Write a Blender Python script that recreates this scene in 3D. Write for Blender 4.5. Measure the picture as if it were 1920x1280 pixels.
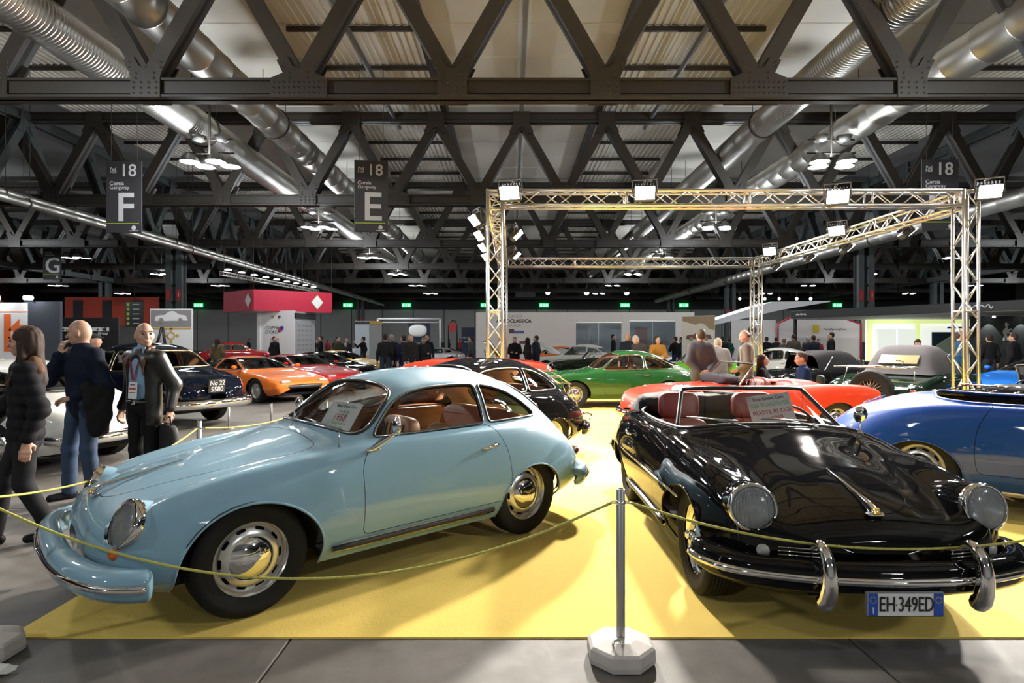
import bpy, math, random
import numpy as np
from mathutils import Vector, Matrix
random.seed(7); RNG = np.random.default_rng(7)
for o in list(bpy.data.objects): bpy.data.objects.remove(o)
SC = bpy.context.scene
COL = SC.collection
PI = math.pi
# ------------------------------------------------------------------ camera, world, exposure
FPX, CAMH = 1110.0, 1.53                     # focal length in pixels of a 1920x1280 frame, eye height
cam_d = bpy.data.cameras.new('camera'); cam_d.sensor_width = 36.0; cam_d.lens = FPX / 1920 * 36
cam_d.clip_start = .05; cam_d.clip_end = 400
cam = bpy.data.objects.new('camera', cam_d); COL.objects.link(cam)
cam.location = (0, 0, CAMH); cam.rotation_euler = (PI/2, 0, 0)
SC.camera = cam
w = bpy.data.worlds.new('hall_air'); SC.world = w; w.use_nodes = True
w.node_tree.nodes['Background'].inputs[0].default_value = (.75, .8, .9, 1)
w.node_tree.nodes['Background'].inputs[1].default_value = .12
SC.view_settings.view_transform = 'Standard'; SC.view_settings.look = 'None'
SC.view_settings.exposure = 0.0; SC.view_settings.gamma = 1.0
SC.view_settings.use_curve_mapping = False
SC.cycles.max_bounces = 6; SC.cycles.diffuse_bounces = 3; SC.cycles.glossy_bounces = 4
SC.cycles.transparent_max_bounces = 12; SC.cycles.transmission_bounces = 4
SC.cycles.sample_clamp_indirect = 6.0; SC.cycles.caustics_reflective = False; SC.cycles.caustics_refractive = False
LAMP_W = 1100.0       # one cluster of four hall lamps
FLOOD_W = 410.0       # one stand floodlight

# ------------------------------------------------------------------ materials
MATS = {}
def M(name, col=(.5, .5, .5), rough=.5, metal=0., noise=.06, nscale=14., bump=0., coat=0., emit=None, estr=0., spec=.5, sheen=0.):
    if name in MATS: return MATS[name]
    m = bpy.data.materials.new(name); m.use_nodes = True
    nt = m.node_tree; b = nt.nodes['Principled BSDF']
    tc = nt.nodes.new('ShaderNodeTexCoord'); nz = nt.nodes.new('ShaderNodeTexNoise')
    nz.inputs['Scale'].default_value = nscale; nz.inputs['Detail'].default_value = 4
    nt.links.new(tc.outputs['Object'], nz.inputs['Vector'])
    rp = nt.nodes.new('ShaderNodeMapRange')
    rp.inputs['To Min'].default_value = 1-noise; rp.inputs['To Max'].default_value = 1+noise
    nt.links.new(nz.outputs['Fac'], rp.inputs['Value'])
    mx = nt.nodes.new('ShaderNodeVectorMath'); mx.operation = 'SCALE'
    mx.inputs[0].default_value = col[:3]; nt.links.new(rp.outputs[0], mx.inputs['Scale'])
    nt.links.new(mx.outputs[0], b.inputs['Base Color'])
    b.inputs['Roughness'].default_value = rough; b.inputs['Metallic'].default_value = metal
    b.inputs['Specular IOR Level'].default_value = spec
    if coat: b.inputs['Coat Weight'].default_value = coat; b.inputs['Coat Roughness'].default_value = .03
    if sheen: b.inputs['Sheen Weight'].default_value = sheen
    if bump:
        bp = nt.nodes.new('ShaderNodeBump'); bp.inputs['Strength'].default_value = bump; bp.inputs['Distance'].default_value = .01
        nt.links.new(nz.outputs['Fac'], bp.inputs['Height']); nt.links.new(bp.outputs[0], b.inputs['Normal'])
    if emit:
        b.inputs['Emission Color'].default_value = (*emit, 1); b.inputs['Emission Strength'].default_value = estr
    MATS[name] = m
    return m
def GLASS(name, tint=(.9, .93, .92), refl=1.0):
    if name in MATS: return MATS[name]
    m = bpy.data.materials.new(name); m.use_nodes = True; nt = m.node_tree
    for n in list(nt.nodes): nt.nodes.remove(n)
    out = nt.nodes.new('ShaderNodeOutputMaterial'); mix = nt.nodes.new('ShaderNodeMixShader')
    tr = nt.nodes.new('ShaderNodeBsdfTransparent'); tr.inputs[0].default_value = (*tint, 1)
    gl = nt.nodes.new('ShaderNodeBsdfGlossy'); gl.inputs['Roughness'].default_value = .01
    fr = nt.nodes.new('ShaderNodeFresnel'); fr.inputs[0].default_value = 1.5
    mul = nt.nodes.new('ShaderNodeMath'); mul.operation = 'MULTIPLY'; mul.inputs[1].default_value = refl; mul.use_clamp = True
    nz = nt.nodes.new('ShaderNodeTexNoise'); nz.inputs['Scale'].default_value = 3
    ad = nt.nodes.new('ShaderNodeMath'); ad.operation = 'MULTIPLY_ADD'; ad.inputs[1].default_value = .02
    nt.links.new(nz.outputs['Fac'], ad.inputs[0]); nt.links.new(fr.outputs[0], mul.inputs[0]); nt.links.new(mul.outputs[0], ad.inputs[2])
    nt.links.new(ad.outputs[0], mix.inputs[0]); nt.links.new(tr.outputs[0], mix.inputs[1]); nt.links.new(gl.outputs[0], mix.inputs[2])
    nt.links.new(mix.outputs[0], out.inputs[0]); MATS[name] = m
    return m
def PAINT(name, col, rough=.45, metal=0., spec=.15, coat=1.0): return M(name, col, rough, metal, noise=.02, nscale=3, coat=coat, spec=spec)
CHROME = M('chrome', (.82, .82, .83), .06, 1., noise=.02)
ALU = M('aluminium_tube', (.80, .77, .72), .32, 1., noise=.06)
RUBBER = M('tyre_rubber', (.011, .011, .011), .75, noise=.2, nscale=40, spec=.25)
BLACKP = M('black_plastic', (.018, .018, .018), .45, noise=.1)
DARK = M('dark_void', (.012, .012, .012), .9)
CLEAR = GLASS('clear_glass')
LENS = GLASS('lamp_lens', (.85, .87, .88), 1.3)

# ------------------------------------------------------------------ objects
def mesh_from(V, F, N=None, smooth=True):
    me = bpy.data.meshes.new('mesh')
    V = V.tolist() if hasattr(V, 'tolist') else V
    F = F.tolist() if hasattr(F, 'tolist') else F
    me.from_pydata(V, [], F)
    if smooth: me.polygons.foreach_set('use_smooth', [True]*len(me.polygons))
    if N is not None and len(me.vertices) == len(N): me.normals_split_custom_set_from_vertices([tuple(map(float, n)) for n in N])
    me.update()
    return me
def link(name, me, mat=None, parent=None, loc=None, rot=None, scale=None):
    o = bpy.data.objects.new(name, me); COL.objects.link(o)
    if mat is not None and me is not None and len(me.materials) == 0: me.materials.append(mat)
    if parent is not None: o.parent = parent
    if loc is not None: o.location = loc
    if rot is not None: o.rotation_euler = rot
    if scale is not None: o.scale = scale
    return o
def tag(o, label=None, cat=None, group=None, kind=None):
    if label: o['label'] = label
    if cat: o['category'] = cat
    if group: o['group'] = group
    if kind: o['kind'] = kind
    return o
def thing(name, label, cat, loc=(0, 0, 0), rz=0., group=None):
    o = bpy.data.objects.new(name, None); COL.objects.link(o); o.empty_display_size = .1
    o.location = loc; o.rotation_euler = (0, 0, rz)
    return tag(o, label, cat, group)
def copy_tree(o, parent=None):
    c = o.copy(); COL.objects.link(c); c.parent = parent
    for ch in [x for x in o.children]: copy_tree(ch, c)
    return c

class MB:
    """collects simple shapes into one mesh"""
    def __init__(s): s.V = []; s.F = []; s.sm = []
    def add(s, V, F, smooth=False):
        n = len(s.V); s.V += [tuple(map(float, v)) for v in V]
        for f in F: s.F.append(tuple(int(i)+n for i in f)); s.sm.append(smooth)
        return s
    def box(s, c, d, rot=None, bev=0.):
        x, y, z = [k/2 for k in d]
        if bev > 0:
            b = min(bev, x*.9, y*.9, z*.9); V = []; F = []
            for sx in (-1, 1):
                for sy in (-1, 1):
                    for sz in (-1, 1):
                        V += [(sx*x, sy*(y-b), sz*(z-b)), (sx*(x-b), sy*y, sz*(z-b)), (sx*(x-b), sy*(y-b), sz*z)]
            import itertools
            idx = lambda a, b2, c2: 3*(4*(a > 0)+2*(b2 > 0)+(c2 > 0))
            for q in (-1, 1):
                F += [[idx(q, -1, -1), idx(q, 1, -1), idx(q, 1, 1), idx(q, -1, 1)], [idx(-1, q, -1)+1, idx(1, q, -1)+1, idx(1, q, 1)+1, idx(-1, q, 1)+1], [idx(-1, -1, q)+2, idx(1, -1, q)+2, idx(1, 1, q)+2, idx(-1, 1, q)+2]]
                for r in (-1, 1):
                    F += [[idx(q, r, -1), idx(q, r, 1), idx(q, r, 1)+1, idx(q, r, -1)+1], [idx(q, -1, r), idx(q, 1, r), idx(q, 1, r)+2, idx(q, -1, r)+2], [idx(-1, q, r)+1, idx(1, q, r)+1, idx(1, q, r)+2, idx(-1, q, r)+2]]
                    for t in (-1, 1): i = idx(q, r, t); F.append([i, i+1, i+2])
        else:
            V = [(sx*x, sy*y, sz*z) for sx in (-1, 1) for sy in (-1, 1) for sz in (-1, 1)]
            F = [(0, 1, 3, 2), (4, 6, 7, 5), (0, 4, 5, 1), (2, 3, 7, 6), (0, 2, 6, 4), (1, 5, 7, 3)]
        V = np.array(V)
        if rot is not None: V = V @ np.array(rot).T
        return s.add(V + np.array(c), F)
    def tube(s, P, r, n=8, closed=False, cap=True, flat=1.0, up=(0, 0, 1)):
        P = np.array(P, float); m = len(P); r = np.broadcast_to(np.asarray(r, float), (m,))
        V = []; T = np.zeros_like(P)
        for i in range(m):
            a = P[(i-1) % m] if (closed or i > 0) else P[i]; b = P[(i+1) % m] if (closed or i < m-1) else P[i]
            t = b-a; T[i] = t/(np.linalg.norm(t)+1e-12)
        u = np.array(up, float)
        if abs(T[0] @ u) > .95: u = np.array((1., 0, 0)) if abs(T[0][0]) < .9 else np.array((0, 1., 0))
        for i in range(m):
            u = u - (u @ T[i])*T[i]; u /= np.linalg.norm(u)+1e-12; v = np.cross(T[i], u)
            for k in range(n):
                a = 2*PI*k/n; V.append(P[i] + r[i]*(math.cos(a)*u*flat + math.sin(a)*v))
        F = []
        for i in range(m if closed else m-1):
            j = (i+1) % m
            for k in range(n): F.append((i*n+k, i*n+(k+1) % n, j*n+(k+1) % n, j*n+k))
        if cap and not closed: F += [tuple(range(n-1, -1, -1)), tuple((m-1)*n+k for k in range(n))]
        return s.add(V, F, True)
    def lathe(s, prof, n=24, axis='z', c=(0, 0, 0), close=False):
        """prof: (radius, height) pairs"""
        V = []; F = []; m = len(prof)
        for r, h in prof:
            for k in range(n):
                a = 2*PI*k/n; x, y = r*math.cos(a), r*math.sin(a)
                V.append({'z': (x, y, h), 'y': (x, h, y), 'x': (h, x, y)}[axis])
        rows = m if close else m-1
        for i in range(rows):
            j = (i+1) % m
            for k in range(n):
                q = (i*n+k, i*n+(k+1) % n, j*n+(k+1) % n, j*n+k)
                F.append(q if axis != 'y' else q[::-1])
        return s.add(np.array(V)+np.array(c), F, True)
    def prism(s, poly, h0, h1, plane='xz', c=(0, 0, 0)):
        """flat outline with thickness; plane xz is extruded along y, xy along z, yz along x"""
        n = len(poly); V = []
        for h in (h0, h1):
            for a, b in poly: V.append({'xz': (a, h, b), 'xy': (a, b, h), 'yz': (h, a, b)}[plane])
        F = [tuple(range(n-1, -1, -1)), tuple(range(n, 2*n))] + [(i, (i+1) % n, n+(i+1) % n, n+i) for i in range(n)]
        return s.add(np.array(V)+np.array(c), F)
    def mesh(s, fix=True):
        me = bpy.data.meshes.new('mesh'); me.from_pydata(s.V, [], s.F)
        me.polygons.foreach_set('use_smooth', s.sm); me.update()
        return me
    def build(s, name, mat, parent=None, **k): return link(name, s.mesh(), mat, parent, **k)

def rotz(a): c, s = math.cos(a), math.sin(a); return np.array([[c, -s, 0], [s, c, 0], [0, 0, 1.]])
def roty(a): c, s = math.cos(a), math.sin(a); return np.array([[c, 0, s], [0, 1., 0], [-s, 0, c]])
def rotx(a): c, s = math.cos(a), math.sin(a); return np.array([[1., 0, 0], [0, c, -s], [0, s, c]])
def smooth_poly(P, n=8, closed=True):
    """Catmull-Rom through the points"""
    P = np.array(P, float); m = len(P); out = []
    for i in range(m if closed else m-1):
        if closed: a, b, c, d = P[i-1], P[i], P[(i+1) % m], P[(i+2) % m]
        else: a, b, c, d = P[max(i-1, 0)], P[i], P[i+1], P[min(i+2, m-1)]
        for k in range(n):
            t = k/n; out.append(.5*(2*b+(c-a)*t+(2*a-5*b+4*c-d)*t*t+(3*b-a-3*c+d)*t**3))
    if not closed: out.append(P[-1])
    return np.array(out)
def round_poly(P, r, n=5):
    """polygon with rounded corners; r one radius or one per corner"""
    P = np.array(P, float); m = len(P); out = []
    for i in range(m):
        a, b, c = P[i-1], P[i], P[(i+1) % m]; ri = r[i] if hasattr(r, '__len__') else r
        u = a-b; v = c-b; lu, lv = np.linalg.norm(u), np.linalg.norm(v)
        d = min(ri, lu*.48, lv*.48)
        p, q = b+u/lu*d, b+v/lv*d
        for k in range(n+1):
            t = k/n; out.append((1-t)**2*p + 2*t*(1-t)*b + t*t*q)
    return np.array(out)
def scribble(w, h, mat, parent, loc, rz=0., r=.004, n=7, name='handwriting'):
    """a line of writing too small to read"""
    mb = MB(); q = np.linspace(0, 1, n*8+1)
    mb.tube([(w*(t-.5), 0, h*.5*math.sin(t*n*2*PI)*(.6+.4*math.sin(t*17+w*50))) for t in q], r, 4)
    return mb.build(name, mat, parent, loc=loc, rot=(0, 0, rz))
def text(body, size, mat, parent, loc, rot=(PI/2, 0, 0), name='lettering', align='CENTER', ext=.002, sx=1., bold=0.):
    cu = bpy.data.curves.new('lettering', 'FONT'); cu.body = body; cu.size = size; cu.align_x = align; cu.align_y = 'CENTER'
    cu.extrude = ext; cu.resolution_u = 3; cu.offset = bold
    ob = bpy.data.objects.new('tmp', cu)
    me = bpy.data.meshes.new_from_object(ob); bpy.data.objects.remove(ob)
    me.materials.clear()
    return link(name, me, mat, parent, loc=loc, rot=rot, scale=(sx, 1, 1))
# ------------------------------------------------------------------ the hall
def concrete(name, c1, c2, rough=.3, scale=.7):
    m = bpy.data.materials.new(name); m.use_nodes = True; nt = m.node_tree; b = nt.nodes['Principled BSDF']
    tc = nt.nodes.new('ShaderNodeTexCoord'); geo = nt.nodes.new('ShaderNodeNewGeometry')
    n1 = nt.nodes.new('ShaderNodeTexNoise'); n1.inputs['Scale'].default_value = scale; n1.inputs['Detail'].default_value = 8; n1.inputs['Roughness'].default_value = .65
    n2 = nt.nodes.new('ShaderNodeTexNoise'); n2.inputs['Scale'].default_value = scale*5; n2.inputs['Detail'].default_value = 9; n2.inputs['Roughness'].default_value = .7; n2.inputs['Distortion'].default_value = .4
    nt.links.new(geo.outputs['Position'], n1.inputs['Vector']); nt.links.new(geo.outputs['Position'], n2.inputs['Vector'])
    ad = nt.nodes.new('ShaderNodeMath'); ad.operation = 'MULTIPLY_ADD'; ad.inputs[1].default_value = .45
    nt.links.new(n2.outputs['Fac'], ad.inputs[0]); nt.links.new(n1.outputs['Fac'], ad.inputs[2])
    rp = nt.nodes.new('ShaderNodeValToRGB'); rp.color_ramp.elements[0].position = .50; rp.color_ramp.elements[1].position = .98
    rp.color_ramp.elements[0].color = (*c1, 1); rp.color_ramp.elements[1].color = (*c2, 1)
    nt.links.new(ad.outputs[0], rp.inputs[0]); nt.links.new(rp.outputs[0], b.inputs['Base Color'])
    mr = nt.nodes.new('ShaderNodeMapRange'); mr.inputs['To Min'].default_value = rough*.7; mr.inputs['To Max'].default_value = rough*1.5
    nt.links.new(n2.outputs['Fac'], mr.inputs[0]); nt.links.new(mr.outputs[0], b.inputs['Roughness'])
    bp = nt.nodes.new('ShaderNodeBump'); bp.inputs['Strength'].default_value = .05; bp.inputs['Distance'].default_value = .01
    nt.links.new(n2.outputs['Fac'], bp.inputs['Height']); nt.links.new(bp.outputs[0], b.inputs['Normal'])
    b.inputs['Specular IOR Level'].default_value = .2
    MATS[name] = m
    return m
CONC = concrete('polished_concrete', (.085, .078, .070), (.21, .195, .178), .52)
STEEL = M('painted_truss_steel', (.036, .030, .024), .5, noise=.15, nscale=2)
GSTEEL = M('grey_painted_steel', (.07, .08, .08), .5, noise=.15, nscale=2)
floor = tag(MB().box((0, 35, -.06), (170, 130, .1)).build('floor', CONC), kind='structure')
SLAB = 2.88
slab_me = MB().box((0, 0, 0), (SLAB-.012, SLAB-.012, .02), bev=.004).mesh()
for i in range(-5, 6):
    for j in range(-1, 8):
        link('slab', slab_me, CONC, floor, loc=(-1.14+SLAB*(i+.5), 1.1+SLAB*j, -.010))
floor_z = 0.0
# back and side walls, with panel seams
WALLG = M('grey_wall_panel', (.36, .36, .34), .7, noise=.05, nscale=.6)
WALLD = M('dark_upper_wall', (.030, .032, .034), .8, noise=.1, nscale=.5)
BACKY = 96.
wb = tag(MB().box((0, BACKY+.4, 7), (170, .6, 14)).build('wall_back', WALLD), kind='structure')
pm = MB().box((0, 0, 0), (4.9, .2, 6.7), bev=.04).mesh()
for i in range(-13, 14): link('wall_panel', pm, WALLG, wb, loc=(i*5+1.5, BACKY, 3.35))
wl = tag(MB().box((-82, 35, 7), (.6, 130, 14)).build('wall_left', M('left_wall_red', (.28, .03, .02), .7)), kind='structure')
wr = tag(MB().box((82, 35, 7), (.6, 130, 14)).build('wall_right', WALLG), kind='structure')
wf = tag(MB().box((0, -29, 7), (170, .6, 14)).build('wall_front', WALLG), kind='structure')
# roof
ROOFZ = 12.75
CEIL = M('roof_deck', (.20, .20, .19), .8, noise=.06, nscale=.5)
PANEL = M('roof_panel_white', (.74, .70, .62), .7, noise=.05, nscale=.7)
RIBM = M('ribbed_skylight', (.82, .78, .70), .55, noise=.04, nscale=1.)
ceil = tag(MB().box((0, 35, ROOFZ+.3), (170, 130, .2)).build('ceiling', CEIL), kind='structure')
DY0 = -9.
pan_me = {}
def roof_tiles(x0, x1, nx, pitch, name, mat, y1=94):
    w = (x1-x0)/nx
    me = MB().box((0, 0, 0), (w-.03, pitch-.03, .10), bev=.02).mesh(); ny = int((y1-DY0)/pitch)
    for i in range(nx):
        for j in range(ny): link(name, me, mat, ceil, loc=(x0+w*(i+.5), DY0+pitch*(j+.5), ROOFZ+.12))
def ribbed(x0, x1, pitch=3.0, y1=94):
    w = x1-x0; mb = MB(); n = int(w/.27); pts = []
    d = w/n; prof = []
    for i in range(n):
        a = x0+i*d-(x0+x1)/2
        prof += [(a, 0), (a+d*.72, 0), (a+d*.78, -.05), (a+d*.94, -.05)]
    prof.append((w/2, 0))
    V = []; F = []
    for y in (-pitch/2+.02, pitch/2-.02): V += [(a, y, z) for a, z in prof]
    m = len(prof)
    F = [(i, m+i, m+i+1, i+1) for i in range(m-1)]
    me = mesh_from(V, F, smooth=False)
    bm = MB().box((0, 0, 0), (w, .10, .16)).mesh()
    for j in range(int((y1-DY0)/pitch)):
        link('ribbed_panel', me, RIBM, ceil, loc=((x0+x1)/2, DY0+pitch*(j+.5), ROOFZ+.02))
        link('batten', bm, STEEL, ceil, loc=((x0+x1)/2, DY0+pitch*j, ROOFZ-.14))
roof_tiles(-3.1, 4.0, 2, 2.5, 'roof_panel', PANEL); roof_tiles(-15.6, -8.0, 2, 2.5, 'roof_panel', PANEL); roof_tiles(9.0, 16.6, 2, 2.5, 'roof_panel', PANEL)
ribbed(-8.0, -3.1); ribbed(4.0, 9.0); ribbed(-21.6, -15.6); ribbed(16.6, 22.6)
for x in (-3.2, 4.1):
    tag(MB().box((x, 42, ROOFZ-.18), (.28, 102, .42)).build('roof_girder', STEEL), 'dark roof girder along the %s edge of the pale middle roof bay' % ('left' if x < 0 else 'right'), 'girder')
tag(MB().box((.45, 42, ROOFZ-.2), (.20, 102, .30), bev=.03).build('roof_conduit', M('conduit_grey', (.22, .21, .2), .5)), 'rectangular grey conduit running under the middle of the roof', 'conduit')
for x, s in ((-5.6, 'left'), (6.6, 'right')):
    tag(MB().tube([(x, 10, ROOFZ-.6), (x, 29.5, ROOFZ-.6)], .10, 10).build('sprinkler_pipe', M('pipe_grey', (.13, .13, .13), .45)), 'thin grey pipe hung below the %s ribbed skylight strip' % s, 'pipe')
# trusses
TB, TT, TP = 8.0, 12.4, 4.05         # chord heights, node pitch
def bar(mb, a, b, wid, dep, ax):
    """H-section bar from a to b lying in the truss plane; ax is the horizontal in-plane axis"""
    a = np.array(a); b = np.array(b); t = b-a; L = np.linalg.norm(t); t /= L
    nrm = np.cross(ax, (0, 0, 1.)); s = np.cross(nrm, t)
    R = np.stack([t, s, nrm], 1)
    c = (a+b)/2
    mb.box(c, (L, wid, dep*.35), R)
    for k in (-1, 1): mb.box(c+nrm*k*dep*.42, (L, wid, dep*.16), R)
    for k in (-1, 1): mb.box(c+s*k*wid*.45, (L, wid*.1, dep*.72), R)
def truss(label, y=None, x=None, lo=-26., hi=27., off=-1.58, rivets=False, mat=None, half=True):
    mat = mat or STEEL
    along = (lambda u, z: (u, y, z)) if y is not None else (lambda u, z: (x, u, z))
    ax = np.array((1., 0, 0)) if y is not None else np.array((0, 1., 0))
    n = np.cross(ax, (0, 0, 1.))
    t = thing('roof_truss', label, 'truss', group='steel roof trusses of the hall'); mid = (lo+hi)/2
    L = hi-lo; rot = None if y is not None else rotz(PI/2)
    def chord(nm, z0, z1):
        mb = MB(); c = np.array(along(mid, (z0+z1)/2)); h = z1-z0
        mb.box(c, (L, .10, h), rot)
        for k in (-1, 1): mb.box(c+np.array((0, 0, k*(h/2-.03))), (L, .52, .06), rot)
        mb.box(c-n*0+np.array((0, 0, .05)), (L, .34, h*.72), rot)
        mb.build(nm, mat, t)
    chord('bottom_chord', TB, TB+.50); chord('top_chord', TT-.45, TT)
    k0 = math.ceil((lo-off)/TP); k1 = math.floor((hi-off)/TP)
    dm = []
    for sgn in (-1, 1):
        mb = MB(); bar(mb, along(0, 0) if False else (0, 0, TB+.45), tuple(ax*sgn*TP/2+np.array((0, 0, TT-.42))), .40, .46, ax); dm.append(mb.mesh())
    # gusset outlines around the node, wide at the chord and forked towards the diagonals
    def gus(wd, rows):
        h = .95; nk = .36
        P = [(-wd/2, -.02), (wd/2, -.02), (wd/2, .48), (nk+.06, .62), (nk+.22, h), (nk-.05, h+.1), (.16, .80), (0, .74), (-.16, .80), (-nk+.05, h+.1), (-nk-.22, h), (-nk-.06, .62), (-wd/2, .48)]
        mb = MB(); rv = MB()
        for s in (-1, 1):
            pl = 'xz' if y is not None else 'yz'
            mb.prism(P, s*.27-.02, s*.27+.02, pl)
        if rivets:
            pts = [(u, v) for u in np.linspace(-wd/2+.09, wd/2-.09, rows) for v in (.08, .22, .36)]
            pts += [(q*(nk+du), v+du*1.6) for q in (-1, 1) for du in (-.12, .06) for v in (.66, .80)]
            for u, v in pts:
                for s in (-1, 1):
                    c = np.array((u, s*.29, v)) if y is not None else np.array((s*.29, u, v))
                    rv.lathe([(.036, -.012*s*-1), (.030, .016*s), (.012, .026*s)], 6, 'y' if y is not None else 'x', c)
        return mb.mesh(), (rv.mesh() if rivets else None)
    big, small = gus(1.5, 11), gus(.78, 4)
    tb = {}
    for k in range(k0, k1+1):
        u = off+k*TP
        base = Vector(along(u, 0))
        for m_ in dm:
            if lo <= u <= hi: link('diagonal', m_, mat, t, loc=base)
        g = big if k % 3 == 2 else small
        o = link('gusset_plate', g[0], mat, t, loc=base+Vector((0, 0, TB)))
        if g[1]: tag(link('rivets', g[1], mat, o), kind='stuff')
        o2 = link('gusset_plate', small[0], mat, t, loc=Vector(along(u+TP/2, TT)), rot=(PI, 0, 0) if y is not None else (0, PI, 0))
    return t
TY = [3.5, 15.9, 28.3, 40.7, 53.1, 65.5, 77.9, 90.3]
NTH = ['above the stand edge, out of the way of the lamps', 'nearest in view, with big riveted plates', 'second from the viewer, behind the F and E banners', 'third from the viewer, on the double columns', 'fourth from the viewer', 'fifth from the viewer', 'sixth from the viewer', 'last before the back wall']
for i, y in enumerate(TY): truss('dark steel roof truss, '+NTH[i], y=y, rivets=i in (1, 2))
for x, s in ((-23.2, 'left'), (24.2, 'right')):
    truss('dark steel lengthwise truss over the %s row of columns' % s, x=x, lo=4., hi=94., off=15.9+2., mat=GSTEEL)
    truss('dark steel lengthwise truss far out on the %s beyond the columns' % s, x=x*1.9, lo=25., hi=94., off=15.9+2., mat=GSTEEL)
for s, (lo, hi) in (('left', (-62., -27.)), ('right', (28., 62.))):
    for i in (2, 3, 4, 5, 6, 7): truss('dark steel roof truss over the %s side aisle, %s' % (s, ['', '', 'nearest one', 'second one', 'third one', 'fourth one', 'fifth one', 'farthest one'][i]), y=TY[i], lo=lo, hi=hi)
# columns
RED = M('fire_red', (.45, .03, .03), .5)
def column(x, y, label):
    t = thing('hall_column', label, 'column', (x, y, 0)); h = TB
    for s in (-1, 1):
        mb = MB(); mb.box((s*.36, 0, h/2), (.10, .55, h))
        for q in (-1, 1): mb.box((s*.36, q*.28, h/2), (.38, .05, h))
        mb.build('post', GSTEEL, t)
    mb = MB()
    for k in range(7): mb.box((0, 0, .8+k*1.15), (.6, .4, .10))
    mb.build('stay_plates', STEEL, t)
    for s in (-1, 1): MB().box((s*.36, -.32, 4.7), (.26, .03, .75)).build('fire_sign', RED, t)
    mb = MB(); mb.box((0, 0, .04), (1.3, .9, .08)); mb.build('base_plate', STEEL, t)
    text('1', .4, M('sign_white', (.8, .8, .8), .5), t, (.36, -.345, 4.7))
    return t
for x, y, l in ((-23.1, 40.7, 'double steel hall column left of the red canopy'), (24.2, 40.7, 'double steel hall column in front of the yellow booth'),
                (24.1, 65.5, 'dark hall column behind the beige car banner'), (-23.1, 90.3, 'dark hall column far back beside the white kiosk'), (24.2, 90.3, 'dark hall column far back on the right at the wall'), (-45., 65.5, 'grey hall column in front of the red gallery'), (47, 65.5, 'hall column far right behind the black fascia')):
    column(x, y, l)
# ducts
DUCT = M('galvanised_duct', (.60, .58, .54), .42, 1., noise=.18, nscale=1.2)
def duct(x, z, r, label, ridge, y0=6., y1=92.):
    t = thing('spiral_duct', label, 'duct', group='round ventilation ducts under the roof')
    mb = MB(); prof = []
    y = y0
    if ridge:
        while y < 48: prof += [(r, y), (r+.022, y+.04), (r+.022, y+.07), (r, y+.11)]; y += .13
        prof += [(r, 48), (r, y1)]
    else:
        while y < 60: prof += [(r, y), (r, y+1.15), (r+.02, y+1.17), (r+.02, y+1.2), (r, y+1.22)]; y += 1.24
        prof += [(r, y1)]
    mb.lathe(prof, 28, 'y', (x, 0, z)); mb.build('duct_pipe', DUCT, t)
    for k in range(7):
        yy = 12+k*12.4
        hb = MB(); hb.tube([(x+(r+.05)*math.cos(a), yy, z+(r+.05)*math.sin(a)) for a in np.linspace(0, 2*PI, 20, endpoint=False)], .03, 5, closed=True)
        for s in (-1, 1): hb.tube([(x+s*r*.8, yy, z+r*.6), (x+s*r*.8, yy, ROOFZ)], .015, 4)
        hb.build('hanger', STEEL, t)
duct(-9.8, 10.5, .58, 'smooth silver duct left of the ribbed skylight', False)
duct(-12.7, 10.2, .62, 'ridged silver duct, the outer one on the left', True)
duct(10.35, 10.5, .54, 'ridged silver duct, the inner one on the right', True, y1=78.)
duct(13.8, 10.2, .60, 'smooth silver duct, the outer one on the right', False)
for x, z, s in ((-21., 7.7, 'left'), (-20., 7.2, 'left lower'), (22.5, 7.9, 'right')): duct(x, z, .16 if s != 'right' else .4, 'slim silver pipe below the %s column truss' % s, False)
# hall lamps
LAMPM = M('lamp_glow', (1, 1, 1), .5, emit=(.93, .97, 1), estr=28.)
SHADE = M('lamp_shade_grey', (.30, .30, .29), .35, .6)
lampd = bpy.data.lights.new('cluster_light', 'POINT'); lampd.energy = LAMP_W; lampd.color = (.90, .96, 1.0); lampd.shadow_soft_size = .35
dome_me = MB().lathe([(.05, .34), (.12, .32), (.26, .20), (.36, .02), (.38, -.02), (.34, -.02)], 16).mesh()
disc_me = MB().lathe([(.0001, -.03), (.2, -.03), (.34, .0)], 16).mesh()
bowl_me = MB().lathe([(.04, -.16), (.2, -.10), (.3, .10), (.29, .10), (.15, -.07), (.01, -.1)], 14).mesh()
def lamp(x, y, z, label, light=True, up=True):
    t = thing('high_bay_lamp', label, 'lamp', (x, y, z), group='hall lamp clusters under the roof')
    mb = MB(); mb.tube([(0, 0, .3), (0, 0, ROOFZ+(.06 if abs(x) < 16 else .19)-z)], .05, 6); mb.tube([(-.95, 0, .42), (.95, 0, .42)], .04, 5)
    if up: mb.tube([(-.9, 0, .95), (.9, 0, .95)], .04, 5)
    mb.build('stem', STEEL, t)
    for dx, dy in ((-.62, -.3), (-.35, .35), (.42, -.35), (.7, .3)):
        d = link('lamp_dome', dome_me, SHADE, t, loc=(dx, dy, 0)); link('lamp_disc', disc_me, LAMPM, d)
    if up:
        for dx in (-.42, .5): link('uplight_bowl', bowl_me, SHADE, t, loc=(dx, 0, .98))
    if light:
        l = bpy.data.objects.new('cluster_light', lampd); COL.objects.link(l); l.parent = t; l.location = (0, 0, -.5)
rown = ['nearest the viewer', 'second', 'third', 'fourth', 'fifth', 'sixth', 'seventh']
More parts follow.
